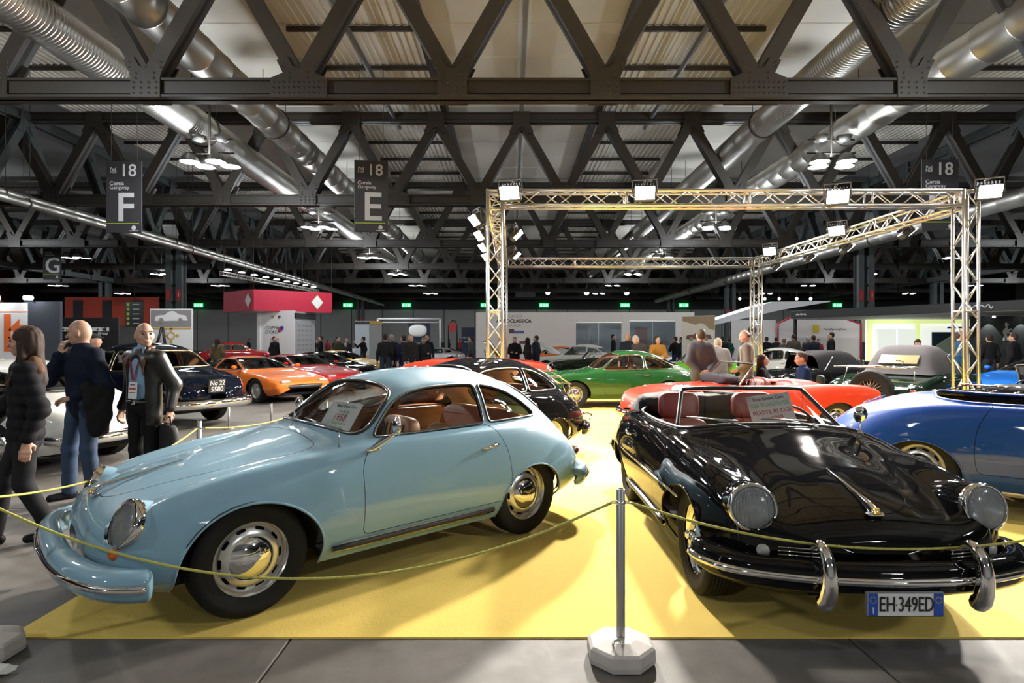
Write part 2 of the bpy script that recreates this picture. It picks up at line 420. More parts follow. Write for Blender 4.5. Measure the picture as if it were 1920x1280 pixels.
for x, nm in ((-11.75, 'row left of the stand'), (12.4, 'row right of the stand')):
    for k, y in enumerate((10.2, 23., 36., 48.8, 60.8, 73., 85.)):
        lamp(x, y, 8.42, 'hall lamp cluster, %s, %s in that row' % (nm, rown[k]), k < 5, k < 4)
    lamp(x, -3., 8.42, 'hall lamp cluster behind the viewer, %s' % nm); lamp(x, -15., 8.42, 'hall lamp cluster far behind the viewer, %s' % nm)
for x, nm in ((-36., 'far left row'), (-56., 'outermost left row'), (36.5, 'far right row'), (57., 'outermost right row')):
    for k, y in enumerate((36., 48.8, 60.8, 73., 85.)):
        lamp(x, y, 8.42, 'hall lamp cluster, %s, %s in that row' % (nm, rown[k]), k in (0, 2), False)
# gangway banners
BANM = M('banner_dark', (.045, .042, .047), .6, noise=.03); BANW = M('banner_white', (.72, .71, .70), .6, noise=.02); BANG = M('banner_green', (.45, .6, .05), .6)
def banner(x, y, zc, wd, ht, letter, label, rz=0.):
    t = thing('gangway_banner', label, 'sign', (x, y, zc), rz)
    MB().box((0, 0, 0), (wd, .05, ht), bev=.01).build('board', BANM, t)
    f = -.03; W = wd
    text('18', .48*W, BANW, t, (.12*W, f, .36*ht), bold=.006*W); text('Pad', .12*W, BANW, t, (-.30*W, f, .385*ht), bold=.001); text('Hall', .12*W, BANM if 0 else BANW, t, (-.30*W, f, .345*ht))
    text('Corsia', .15*W, BANW, t, (-.40*W, f, .185*ht), align='LEFT', bold=.003); text('Gangway', .15*W, BANW, t, (-.40*W, f, .128*ht), align='LEFT')
    text(letter, .41*ht*1.36, BANW, t, (.04*W, f, -.165*ht), bold=.014*W)
    MB().box((-.04*W, f, -.375*ht), (.92*W, .012, .012*ht)).build('green_stripe', BANG, t)
    mb = MB(); mb.lathe([(.0001, 0), (.065*W, 0)], 16, 'y', (.28*W, f-.003, -.435*ht)); mb.box((.28*W, f, -.475*ht), (.24*W, .01, .008*ht)); mb.build('emblem', BANW, t)
    mb = MB()
    for s in (-1, 1): mb.tube([(s*.36*W, 0, ht/2), (s*.36*W, 0, ROOFZ+(.02 if abs(x) < 22 else .19)-zc)], .012, 4)
    mb.build('wires', STEEL, t)
def at(px, py, Y): return ((px-960)*Y/FPX, Y, CAMH-(py-640)*Y/FPX)
banner(*at(233, 369, 24.), 1.45, 2.9, 'F', 'dark hanging gangway banner with 18 and a white F')
banner(*at(696, 368, 24.), 1.34, 2.9, 'E', 'dark hanging gangway banner with 18 and a white E', .10)
banner(*at(98, 487, 47.), 1.45, 3.1, 'G', 'small distant gangway banner with 18 and a G')
banner(*at(1762, 366, 24.), 1.50, 2.9, 'D', 'dark gangway banner with 18 half hidden by the lighting truss')
# exit signs
EXITG = M('exit_green', (.02, .4, .1), .5, emit=(.05, .9, .25), estr=1.6)
for px in (372, 652, 762, 910, 1020, 1172, 1282, 1436, 1570):
    t = thing('exit_sign', 'green lit exit sign on the back wall, %s' % {372: 'left of the red canopy', 652: 'just right of the red canopy', 762: 'right of the white kiosk', 910: 'behind the front lattice tower', 1020: 'above the lounge lettering', 1172: 'above the lounge window', 1282: 'above the end of the lounge wall', 1436: 'behind the rear lattice tower', 1570: 'above the black fascia'}[px], 'exit sign', at(px, 572, BACKY-.6), group='green exit signs high on the back wall')
    MB().box((0, 0, 0), (1.5, .12, .6), bev=.03).build('panel', EXITG, t)
    mb = MB(); mb.box((-.45, -.07, 0), (.26, .02, .34)); mb.box((0, -.07, 0), (.12, .02, .34)); mb.box((.42, -.07, 0), (.3, .02, .3)); mb.build('symbol', M('exit_white', (.9, 1, .9), .5, emit=(.8, 1, .85), estr=1.5), t)
    MB().box((0, .3, .0), (.1, .55, .1)).build('bracket', STEEL, t)
# ------------------------------------------------------------------ the stand: carpet, lattice frame, floodlights
CARP = M('yellow_carpet', (.86, .61, .11), .9, noise=.05, nscale=60, bump=.25, sheen=.1)
cp = tag(MB().box((3.5, 11.0, .004), (12.2, 15.9, .008)).build('carpet', CARP), 'flat yellow exhibition carpet under the cars', 'carpet')
S = .29
def lattice(name, label, p, q, group):
    """square aluminium lattice from p to q, each brace a piece"""
    t = thing(name, label, 'lighting truss', p, group=group); p = np.array(p, float); q = np.array(q, float); d = q-p; L = np.linalg.norm(d); ez = d/L
    up = np.array((0, 0, 1.)) if abs(ez[2]) < .5 else np.array((0, 1., 0)); ex = np.cross(up, ez); ex /= np.linalg.norm(ex); ey = np.cross(ez, ex)
    me = MB().tube([(0, 0, 0), tuple(d)], .025, 10).mesh(); H = S/2-.025
    for a in (-1, 1):
        for b in (-1, 1): link('chord', me, ALU, t, loc=ex*a*H+ey*b*H)
    n = max(2, round(L/.30)); st = L/n
    faces = [(ex, ey, 1), (ex, ey, -1), (ey, ex, 1), (ey, ex, -1)]
    for u, v, s in faces:
        bm = [MB().tube([tuple(-u*H), tuple(u*H+ez*st)], .010, 6).mesh(), MB().tube([tuple(u*H), tuple(-u*H+ez*st)], .010, 6).mesh()]
        for k in range(n): link('brace', bm[k % 2 if s > 0 else (k+1) % 2], ALU, t, loc=v*s*H+ez*st*k)
    for z in ([.02] + [k*2. for k in range(1, int(L/2)+1)] + [L-.02]):
        z = min(z, L-.02)
        mb = MB()
        for u, v, s in faces: mb.tube([tuple(-u*H+v*s*H+ez*z), tuple(u*H+v*s*H+ez*z)], .018, 6)
        mb.build('end_frame', ALU, t)
    return t
ZT = 3.87
FL, FR, BL, BR = (-.28, 9.75), (7.47, 9.75), (-.28, 17.6), (7.26, 17.6)
for (x, y), l in ((FL, 'aluminium lattice tower at the front, beside the red sports car'), (FR, 'aluminium lattice tower at the front, behind the blue roadster'), (BL, 'aluminium lattice tower at the back, hidden behind the front one'), (BR, 'aluminium lattice tower at the back, behind the man with the scarf')):
    t = lattice('lattice_tower', l, (x, y, .026), (x, y, ZT+.14), 'lattice towers of the lighting frame')
    MB().box((0, 0, -.009), (.5, .5, .016)).build('foot_plate', ALU, t)
lattice('lattice_beam', 'long front aluminium lattice beam carrying the bright floodlights', (FL[0]+.15, FL[1], ZT), (FR[0]-.15, FR[1], ZT), 'lattice beams of the lighting frame')
lattice('lattice_beam', 'rear aluminium lattice beam, lower in the picture', (BL[0]+.15, BL[1], ZT), (BR[0]-.15, BR[1], ZT), 'lattice beams of the lighting frame')
lattice('lattice_beam', 'slanting right aluminium lattice beam running back from the front tower', (FR[0], FR[1]+.15, ZT), (BR[0], BR[1]-.15, ZT), 'lattice beams of the lighting frame')
lattice('lattice_beam', 'left aluminium lattice beam seen end on behind the front tower', (FL[0], FL[1]+.15, ZT), (BL[0], BL[1]-.15, ZT), 'lattice beams of the lighting frame')
HOT = M('flood_glow', (1, 1, 1), .5, emit=(1, .94, .86), estr=60.)
def flood(loc, aim, label, power=1., glow=HOT):
    d = Vector(aim)-Vector(loc); rz = math.atan2(d.y, d.x)+PI/2; tilt = math.atan2(-d.z, math.hypot(d.x, d.y))
    t = thing('floodlight', label, 'floodlight', loc, rz, 'floodlights on the lattice frame')
    R = rotx(tilt)
    mb = MB(); mb.box((0, .07, 0), (.34, .12, .24), R, bev=.02)
    for k in range(7): mb.box(R @ np.array((-.14+k*.047, .15, 0)), (.012, .06, .22), R)
    mb.build('housing', BLACKP, t)
    MB().box(R @ np.array((0, -.005, 0)), (.30, .02, .20), R).build('glowing_face', glow, t)
    mb = MB(); mb.tube([(-.19, .05, 0), (-.19, .05, .22), (.19, .05, .22), (.19, .05, 0)], .014, 6); mb.tube([(0, .05, .22), (0, .27, .22)], .02, 6); mb.build('yoke', STEEL, t)
    if power > 0:
        ld = bpy.data.lights.new('flood_light', 'AREA'); ld.shape = 'RECTANGLE'; ld.size = .30; ld.size_y = .20; ld.energy = FLOOD_W*power; ld.color = (1, .93, .84); ld.spread = math.radians(150)
        l = bpy.data.objects.new('flood_light', ld); COL.objects.link(l); l.parent = t
        l.location = R @ np.array((0, -.03, 0)); l.rotation_euler = (PI/2+tilt-PI/2-PI/2+PI/2-0, 0, 0)
        l.rotation_euler = (tilt-PI/2+PI, 0, 0) if False else Vector(R @ np.array((0, -1., 0))).to_track_quat('-Z', 'Y').to_euler()
    return t
flood((-.04, 9.36, 3.88), (-1.6, 3.2, 0), 'blazing floodlight at the left end of the front beam', 1.3)
flood((2.1, 9.36, 3.88), (1.0, 3., 0), 'blazing floodlight in the middle left of the front beam', 1.3)
flood((5.15, 9.36, 3.82), (2.6, 3., 0), 'blazing floodlight right of the middle of the front beam', 1.2)
flood((7.55, 9.34, 3.90), (5, 3.5, 0), 'blazing floodlight above the right front tower', 1.2)
flood((7.02, 12.8, 3.92), (3.5, 8.5, 0), 'bright floodlight on the slanting beam nearer the front', .9)
flood((6.92, 15.9, 3.95), (3, 11, 0), 'bright floodlight on the slanting beam nearer the back', .9)
for k, (y, l) in enumerate(((11.0, 'first'), (12.6, 'second'), (14.2, 'third'), (15.8, 'fourth'))):
    flood((-.70, y, 3.78), (-5, y-2, 0), 'floodlight facing away on the left of the left beam, %s from the front' % l, .45)
for k, (y, l) in enumerate(((11.6, 'first'), (14.4, 'second'))):
    flood((.12, y, 3.62), (3.5, y-.5, 0), 'floodlight seen edge on inside the left beam, %s from the front' % l, .8)
for k, (y, l) in enumerate(((11.6, 'first'), (13.6, 'second'), (15.2, 'third'), (17.0, 'fourth'))):
    flood(((7.81, 7.75, 7.71, 7.66)[k], y, 3.66), (11, y-1, 0), 'floodlight under the slanting beam facing right, %s from the front' % l, .3)
# stanchions and ropes
GALV = M('galvanised_post', (.42, .42, .42), .38, .85, noise=.12, nscale=8)
CASTC = M('cast_weight', (.50, .47, .44), .5, noise=.18, nscale=18, bump=.1)
CROPE = M('yellow_green_cord', (.50, .47, .10), .8, noise=.35, nscale=160, bump=.6)
def stanchion(x, y, label, h=.82, r=.021, base=True, rz=0.):
    t = thing('stanchion', label, 'stanchion', (x, y, 0), rz)
    if base:
        mb = MB(); oc = lambda r, z: [(r*math.cos(PI/8+PI/4*k), r*math.sin(PI/8+PI/4*k), z) for k in range(8)]
        V = oc(.165, .008)+oc(.168, .03)+oc(.165, .075)+oc(.150, .085)+oc(.075, .105)+oc(.04, .108); F = []
        for i in range(5):
            for k in range(8): F.append((i*8+k, i*8+(k+1) % 8, i*8+8+(k+1) % 8, i*8+8+k))
        F.append(tuple(range(40, 48))); F.append(tuple(range(7, -1, -1))); mb.add(V, F); mb.build('weight_base', CASTC, t)
        mb = MB(); mb.tube([(-.03+.022*math.cos(a), -.085+.022*math.sin(a)*.3, .105+.022*math.sin(a)) for a in np.linspace(0, 2*PI, 14, endpoint=False)], .006, 6, closed=True); mb.build('ring_bolt', CHROME, t)
    mb = MB(); mb.lathe([(r, .09), (r, h-.006), (r-.004, h), (r-.006, h), (r-.006, h-.05)], 16); mb.build('pole', GALV, t)
    mb = MB(); mb.lathe([(r, h-.075), (r+.004, h-.07), (r+.004, h-.06), (r, h-.055)], 16)
    for s in (-1, 1): mb.tube([(s*(r+.012)+.014*math.cos(a), .018*math.sin(a), h-.066) for a in np.linspace(0, 2*PI, 12, endpoint=False)], .004, 5, closed=True)
    mb.build('cord_eyes', CHROME, t)
    return t
stanchion(.525, 2.86, 'grey metal stanchion with octagonal weight between the two front cars')
stanchion(-2.57, 2.88, 'octagonal stanchion weight cut off by the left picture edge')
stanchion(-2.80, 5.30, 'white stanchion behind the pale blue car beside the man in leather', .82, base=True)
stanchion(-2.45, 7.8, 'stanchion seen through the windscreen of the pale blue car')
stanchion(3.35, 2.9, 'stanchion at the far right beyond the black roadster')
def cord(name, P, label, r=.0065):
    P = smooth_poly(P, 14, closed=False)
    mb = MB(); mb.tube(P, r, 8); o = mb.build(name, CROPE)
    return tag(o, label, 'rope')
def sag(a, b, s, n=9):
    a = np.array(a); b = np.array(b); return [tuple(a+(b-a)*t-np.array((0, 0, 4*s*t*(1-t)))) for t in np.linspace(0, 1, n)]
ez = .755
cord('barrier_cord', sag((-2.58, 2.88, ez), (.49, 2.86, ez), .375), 'yellow green cord sagging in front of the pale blue car')
cord('barrier_cord', sag((.56, 2.86, ez), (3.31, 2.9, ez), .235), 'yellow green cord sagging in front of the black roadster')
cord('barrier_cord', sag((-2.62, 2.92, ez), (-2.80, 5.26, ez), .12), 'yellow green cord passing behind the nose of the pale blue car')
cord('barrier_cord', sag((-2.76, 5.32, ez), (-2.47, 7.76, ez), .10), 'yellow cord behind the pale blue car running to the right')
# crumpled paper by the weight
mb = MB(); n = 9; V = []
for i in range(n):
    for j in range(5): V.append((-.14+.28*i/(n-1)+RNG.normal(0, .004), (j-2)*.022*math.sin(PI*(i+.6)/(n+.4)), .012+.05*math.sin(PI*(i+.6)/(n+.4))*(1-((j-2)/2.4)**2)+RNG.normal(0, .006)))
F = [(i*5+j, i*5+j+1, i*5+5+j+1, i*5+5+j) for i in range(n-1) for j in range(4)]
o = link('paper_scrap', mesh_from(V, F, smooth=False), M('paper_white', (.75, .75, .72), .8), loc=(-2.42, 2.68, 0), rot=(0, 0, .5)); tag(o, 'crumpled white paper on the floor by the cut-off weight', 'paper')
# ------------------------------------------------------------------ surface tools for car bodies
class Surf:
    def __init__(s, V, N, F): s.V = np.asarray(V, float); s.N = np.asarray(N, float); s.F = np.asarray(F, int).reshape(-1, 3)
    def compact(s):
        u, inv = np.unique(s.F, return_inverse=True)
        return Surf(s.V[u], s.N[u], inv.reshape(-1, 3)) if len(u) else Surf(np.zeros((0, 3)), np.zeros((0, 3)), np.zeros((0, 3), int))
    def cut(s, g):
        """split along g = 0: (inside where g < 0, outside, list of boundary lines)"""
        n0 = len(s.V); V = []; N = []; sg = g < 0; f = s.F; c = sg[f].sum(1)
        fin = [f[c == 3]]; fout = [f[c == 0]]; li = []; lo = []; seg = []; cache = {}
        def mid(a, b):
            k = (a, b) if a < b else (b, a)
            if k not in cache:
                t = g[k[0]]/(g[k[0]]-g[k[1]]); n = s.N[k[0]]*(1-t)+s.N[k[1]]*t
                V.append(s.V[k[0]]*(1-t)+s.V[k[1]]*t); N.append(n/(np.linalg.norm(n)+1e-9)); cache[k] = n0+len(V)-1
            return cache[k]
        for t in f[(c == 1) | (c == 2)]:
            t = list(t); one = sg[t].sum() == 1
            while sg[t[0]] != one or (sg[t[1]] == one): t = t[1:]+t[:1]
            a, b, d = t; p = mid(a, b); q = mid(a, d)
            A = [(a, p, q)]; B = [(p, b, d), (p, d, q)]
            (li if one else lo).extend(A); (lo if one else li).extend(B); seg.append((p, q))
        mk = lambda base, l: np.concatenate(base+([np.array(l, int)] if l else []))
        V = np.concatenate([s.V, np.array(V).reshape(-1, 3)]); N = np.concatenate([s.N, np.array(N).reshape(-1, 3)])
        lines = chain(seg, V)
        return Surf(V, N, mk(fin, li)).compact(), Surf(V, N, mk(fout, lo)).compact(), lines
    def side(s, sg):
        m = (s.V[s.F][:, :, 1].mean(1)*sg) > 0
        return Surf(s.V, s.N, s.F[m]).compact()
    def build(s, name, mat, parent): return link(name, mesh_from(s.V, s.F, s.N), mat, parent)
    def push(s, d): return Surf(s.V+s.N*d, s.N, s.F)
def chain(seg, V):
    nb = {}
    for a, b in seg: nb.setdefault(a, []).append(b); nb.setdefault(b, []).append(a)
    out = []; left = set(nb)
    while left:
        ends = [k for k in left if len(nb[k]) == 1]; st = ends[0] if ends else next(iter(left))
        path = [st]; left.discard(st); cur = st
        while True:
            nx = [k for k in nb[cur] if k in left]
            if not nx: break
            cur = nx[0]; path.append(cur); left.discard(cur)
        closed = len(path) > 2 and path[0] in nb[path[-1]]
        if len(path) > 3: out.append((V[path], closed))
    return out
def psd(P, a, b):
    """signed distance (negative inside) of points (a, b) to closed polygon P"""
    P = np.asarray(P, float); Q = np.roll(P, -1, 0); lo, hi_ = P.min(0), P.max(0)
    far = np.hypot(np.maximum(np.maximum(lo[0]-a, a-hi_[0]), 0), np.maximum(np.maximum(lo[1]-b, b-hi_[1]), 0)); near = far < .12
    if not near.all():
        out = far.copy()
        if near.any(): out[near] = psd(P, a[near], b[near])
        return out
    pt = np.stack([a, b], 1)
    d2 = np.full(len(pt), 1e9); ins = np.zeros(len(pt), bool)
    for p, q in zip(P, Q):
        e = q-p; w = pt-p; t = np.clip((w @ e)/(e @ e+1e-12), 0, 1); dd = w-t[:, None]*e
        d2 = np.minimum(d2, (dd*dd).sum(1))
        cnd = (p[1] > pt[:, 1]) != (q[1] > pt[:, 1])
        with np.errstate(divide='ignore', invalid='ignore'): xi = (q[0]-p[0])*(pt[:, 1]-p[1])/(q[1]-p[1])+p[0]
        ins ^= cnd & (pt[:, 0] < xi)
    d = np.sqrt(d2)
    return np.where(ins, -d, d)
def cr_sample(P, T, per):
    """non-uniform Catmull-Rom along axis 0; per[i] samples on interval i"""
    m = len(P); Dv = np.zeros_like(P)
    for i in range(m):
        if i == 0: Dv[i] = (P[1]-P[0])/(T[1]-T[0])
        elif i == m-1: Dv[i] = (P[-1]-P[-2])/(T[-1]-T[-2])
        else:
            h0, h1 = T[i]-T[i-1], T[i+1]-T[i]; Dv[i] = ((P[i]-P[i-1])/h0*h1+(P[i+1]-P[i])/h1*h0)/(h0+h1)
    out = []
    for i in range(m-1):
        h = T[i+1]-T[i]
        for k in range(per[i]):
            t = k/per[i]; t2, t3 = t*t, t**3
            out.append((2*t3-3*t2+1)*P[i]+(t3-2*t2+t)*h*Dv[i]+(-2*t3+3*t2)*P[i+1]+(t3-t2)*h*Dv[i+1])
    out.append(P[-1])
    return np.array(out)
def loft(rows, step=.025, per=8):
    """rows: (x, (y,z)*6, zc) from nose to tail -> closed-over-the-top body surface"""
    K = []
    for r in rows:
        x = r[0]; pts = [(x, r[1+2*i], r[2+2*i]) for i in range(6)]+[(x, 0., r[13])]
        K.append(pts)
    K = np.array(K, float)
    d = np.linalg.norm(np.diff(K, axis=0), axis=2).mean(1); d = np.sqrt(d*np.abs(np.diff(K[:, 0, 0])).clip(.02)+d*d)
    T = np.concatenate([[0], np.cumsum(d)])
    G = cr_sample(K, T, [max(2, int(round(q/step))) for q in d])          # stations x 7 x 3
    G = np.concatenate([G, (G[:, 5:6]*np.array((1, -1, 1)))], 1)             # mirrored point past the centre
    G = np.swapaxes(G, 0, 1)                                              # control x stations x 3
    cd = np.linalg.norm(np.diff(G, axis=0), axis=2).mean(1)**.6; Tc = np.concatenate([[0], np.cumsum(cd)])
    H = cr_sample(G, Tc, [per]*6+[1])[:6*per+1]                           # sections x stations x 3
    H[-1, :, 1] = 0
    full = np.concatenate([H, H[-2::-1]*np.array((1, -1, 1))], 0)         # left sill over roof to right sill
    full = np.swapaxes(full, 0, 1); nx, ns = full.shape[:2]
    du = np.gradient(full, axis=0); dv = np.gradient(full, axis=1)
    Nn = np.cross(du, dv); Nn /= np.linalg.norm(Nn, axis=2, keepdims=True)+1e-12
    c = full.mean((0, 1)); 
    if ((full-np.array((0, 0, .4)))*np.array((0, 1, 1))*Nn).sum() < 0: Nn = -Nn
    idx = np.arange(nx*ns).reshape(nx, ns)
    a, b, c_, d_ = idx[:-1, :-1].ravel(), idx[1:, :-1].ravel(), idx[1:, 1:].ravel(), idx[:-1, 1:].ravel()
    F = np.concatenate([np.stack([a, d_, c_], 1), np.stack([a, c_, b], 1)])
    V = full.reshape(-1, 3)
    fn = np.cross(V[F[:, 1]]-V[F[:, 0]], V[F[:, 2]]-V[F[:, 0]])
    if (fn*Nn.reshape(-1, 3)[F[:, 0]]).sum() < 0: F = F[:, ::-1]
    return Surf(V, Nn.reshape(-1, 3), F)
def sweep(path, sec, taper=None, closed_sec=True):
    """outline sec (outward, up) carried along a plan path of (x, y, z)"""
    P = np.array(path, float); n = len(P); V = []; m = len(sec)
    T = np.gradient(P, axis=0); T[:, 2] = 0; T /= np.linalg.norm(T, axis=1, keepdims=True)+1e-9
    O = np.stack([T[:, 1], -T[:, 0], 0*T[:, 0]], 1)
    if (O*(P-P.mean(0))).sum() < 0: O = -O
    tp = np.ones(n) if taper is None else taper
    for i in range(n):
        for o, u in sec: V.append(P[i]+O[i]*o*tp[i]+np.array((0, 0, u*tp[i])))
    F = []
    for i in range(n-1):
        for k in range(m if closed_sec else m-1): F.append((i*m+k, i*m+(k+1) % m, i*m+m+(k+1) % m, i*m+m+k))
    if closed_sec: F += [tuple(range(m)), tuple((n-1)*m+k for k in range(m-1, -1, -1))]
    return V, F
def pillow(d, e=.45, nu=22, nv=14, rot=None, c=(0, 0, 0)):
    """rounded cushion block"""
    V = []; F = []
    pw = lambda t: math.copysign(abs(t)**e, t)
    for j in range(nv+1):
        p = -PI/2+PI*j/nv
        for i in range(nu):
            a = 2*PI*i/nu; V.append((d[0]/2*pw(math.cos(p))*pw(math.cos(a)), d[1]/2*pw(math.cos(p))*pw(math.sin(a)), d[2]/2*pw(math.sin(p))))
    for j in range(nv):
        for i in range(nu): F.append((j*nu+i, j*nu+(i+1) % nu, j*nu+nu+(i+1) % nu, j*nu+nu+i))
    V = np.array(V)
    if rot is not None: V = V @ np.array(rot).T
    return V+np.array(c), F
def trim(lines, r, name, mat, parent, flat=1., off=0., maxn=160):
    mb = MB()
    for P, cl in lines:
        if len(P) > maxn: P = P[np.linspace(0, len(P)-1, maxn).astype(int)]
        for _ in range(2):
            Q = P.copy()
            if cl: Q = (np.roll(P, 1, 0)+2*P+np.roll(P, -1, 0))/4
            elif len(P) > 2: Q[1:-1] = (P[:-2]+2*P[1:-1]+P[2:])/4
            P = Q
        mb.tube(P, r, 6, closed=cl, flat=flat)
    return mb.build(name, mat, parent)

# ------------------------------------------------------------------ wheels and lamps
WHC = {}
def wheel_meshes(kind, R, rr, wd=.165, hi=True):
    key = (kind, R, rr, wd, hi)
    if key in WHC: return WHC[key]
    n = 56 if hi else 28; h = wd/2; out = []
    tread = []
    if hi:
        for y in np.linspace(-h*.62, h*.62, 6): tread += [(R, y-.009), (R-.006, y-.006), (R-.006, y-.001), (R, y+.002)]
    else: tread = [(R, -h*.6), (R, h*.6)]
    out.append(MB().lathe([(rr-.012, -h*.8), (rr+.03, -h*.98), (R-.03, -h), (R-.010, -h*.86)]+tread+[(R-.010, h*.86), (R-.03, h), (R-.055, h*1.01), (R-.06, h*.985), (rr+.03, h*.99), (rr+.012, h*.9), (rr-.012, h*.80)], n, 'y').mesh())
    rim = MB()
    if kind in ('slots', 'slotsdark'):
        rim.lathe([(rr, h*.78), (rr+.008, h*.86), (rr+.010, h*.80), (rr+.002, h*.70), (rr-.012, h*.55), (rr-.020, h*.35), (rr-.024, h*.22)], n, 'y')
        nr, nt = 16, 200; rad = np.linspace(rr-.024, rr*.46, nr); hh = h*.22+.040*np.sin(np.linspace(0, 1, nr)*PI*.62)
        V = [(r_*math.cos(a), y_, r_*math.sin(a)) for r_, y_ in zip(rad, hh) for a in np.linspace(0, 2*PI, nt, endpoint=False)]
        F = []
        for i in range(nr-1):
            for k in range(nt):
                q = (i*nt+k, i*nt+(k+1) % nt, (i+1)*nt+(k+1) % nt, (i+1)*nt+k); F += [(q[0], q[1], q[2]), (q[0], q[2], q[3])]
        V = np.array(V); S_ = Surf(V, np.tile((0, 1., 0), (len(V), 1)), F)
        ang = np.arctan2(V[:, 2], V[:, 0]); ra = np.hypot(V[:, 0], V[:, 2]); st = 2*PI/10; da = (ang+st/2) % st-st/2; rm = rr*.760
        g = np.hypot(np.maximum(np.abs(da*rm)-.018, 0), ra-rm)-.0085
        _, S_, _ = S_.cut(g); rim.add(S_.V, S_.F, True)
        cap = MB().lathe([(rr*.60, h*.40), (rr*.615, h*.50), (rr*.60, h*.58), (rr*.54, h*.76), (rr*.44, h*.94), (rr*.30, h*1.08), (rr*.14, h*1.17), (.0005, h*1.19)], n, 'y').mesh()
    elif kind == 'knock':
        rim.lathe([(rr, h*.78), (rr+.008, h*.86), (rr+.010, h*.80), (rr+.002, h*.70), (rr-.012, h*.5), (rr-.024, h*.25), (rr*.72, h*.25), (rr*.62, h*.5), (rr*.3, h*.62), (rr*.2, h*.9)], n, 'y')
        cb = MB().lathe([(rr*.24, h*.5), (rr*.24, h*1.0), (rr*.16, h*1.15), (.0005, h*1.2)], 24, 'y')
        for k in range(8): a = k*PI/4; cb.lathe([(.016, h*.5), (.016, h*.62), (.008, h*.68), (.0004, h*.7)], 8, 'y', (rr*.48*math.cos(a), 0, rr*.48*math.sin(a)))
        for s in (-1, 1): cb.box((s*rr*.3, h*1.0, 0), (rr*.3, .02, .045), bev=.008)
        cap = cb.mesh()
    elif kind == 'mesh':
        rim.lathe([(rr, h*.78), (rr+.008, h*.88), (rr-.006, h*.80), (rr-.020, h*.35)], n, 'y')
        rim.lathe([(rr-.02, h*.3), (rr*.82, h*.45), (rr*.80, h*.40), (rr*.30, h*.55), (rr*.25, h*.7), (.001, h*.72)], n, 'y')
        cb = MB()
        for k in range(14): a = k*2*PI/14; cb.lathe([(.017, h*.50), (.0005, h*.51)], 10, 'y', (rr*.60*math.cos(a), .004, rr*.60*math.sin(a)))
        cap = cb.mesh()
    elif kind == 'wire':
        rim.lathe([(rr, h*.78), (rr+.008, h*.88), (rr-.006, h*.80), (rr-.020, h*.35), (rr-.02, -h*.5)], n, 'y')
        for k in range(36):
            a = k*2*PI/36; b = a+(.5 if k % 2 else -.5); y0 = h*.75 if k % 3 else h*.2
            rim.tube([(rr*.22*math.cos(a), y0, rr*.22*math.sin(a)), ((rr-.02)*math.cos(b), h*.2, (rr-.02)*math.sin(b))], .0035, 4)
        cap = MB().lathe([(rr*.22, h*.1), (rr*.22, h*.85), (rr*.15, h*1.1), (.0005, h*1.15)], 18, 'y').mesh()
    else:  # five-spoke alloy
        rim.lathe([(rr, h*.78), (rr+.008, h*.88), (rr-.006, h*.80), (rr-.020, h*.35)], n, 'y')
        for k in range(5):
            a = k*2*PI/5; c_, s_ = math.cos(a), math.sin(a); R_ = np.array([[c_, 0, -s_], [0, 1, 0], [s_, 0, c_]])
            rim.box(R_ @ np.array((rr*.55, h*.45, 0)), (rr*.9, .03, rr*.30), R_, bev=.01)
        cap = MB().lathe([(rr*.26, h*.5), (rr*.24, h*.7), (.0005, h*.75)], 18, 'y').mesh()
    drum = MB().lathe([(.001, h*.05), (rr*.93, h*.05), (rr*.93, -h*.6)], 24, 'y').mesh()
    WHC[key] = (out[0], rim.mesh(), cap, drum)
    return WHC[key]
RIMC = M('painted_rim_silver', (.70, .69, .66), .26, .8, noise=.04)
def put_wheel(root, x, y, kind, R, rr, wd=.165, hi=True, steer=0., rimmat=None, capmat=None):
    t, r, c, d = wheel_meshes(kind, R, rr, wd, hi)
    if rimmat is not None and rimmat is not r.materials.get(rimmat.name): r = r.copy(); r.materials.clear()
    w = link('wheel', r, rimmat or RIMC, root, loc=(x, y, R-.004), rot=(0, 0, (0 if y > 0 else PI)+steer))
    link('tyre', t, RUBBER, w); link('hubcap', c, capmat or CHROME, w); link('brake_drum', d, DARK, w)
    return w
def aim(d): return Vector(d).to_track_quat('Z', 'Y').to_euler()
LENSF = M('fluted_lens', (.40, .42, .43), .10, noise=.25, nscale=30, bump=.15, coat=.8); LENSF.node_tree.nodes['Principled BSDF'].inputs['Alpha'].default_value = .55
LAMPC = {}
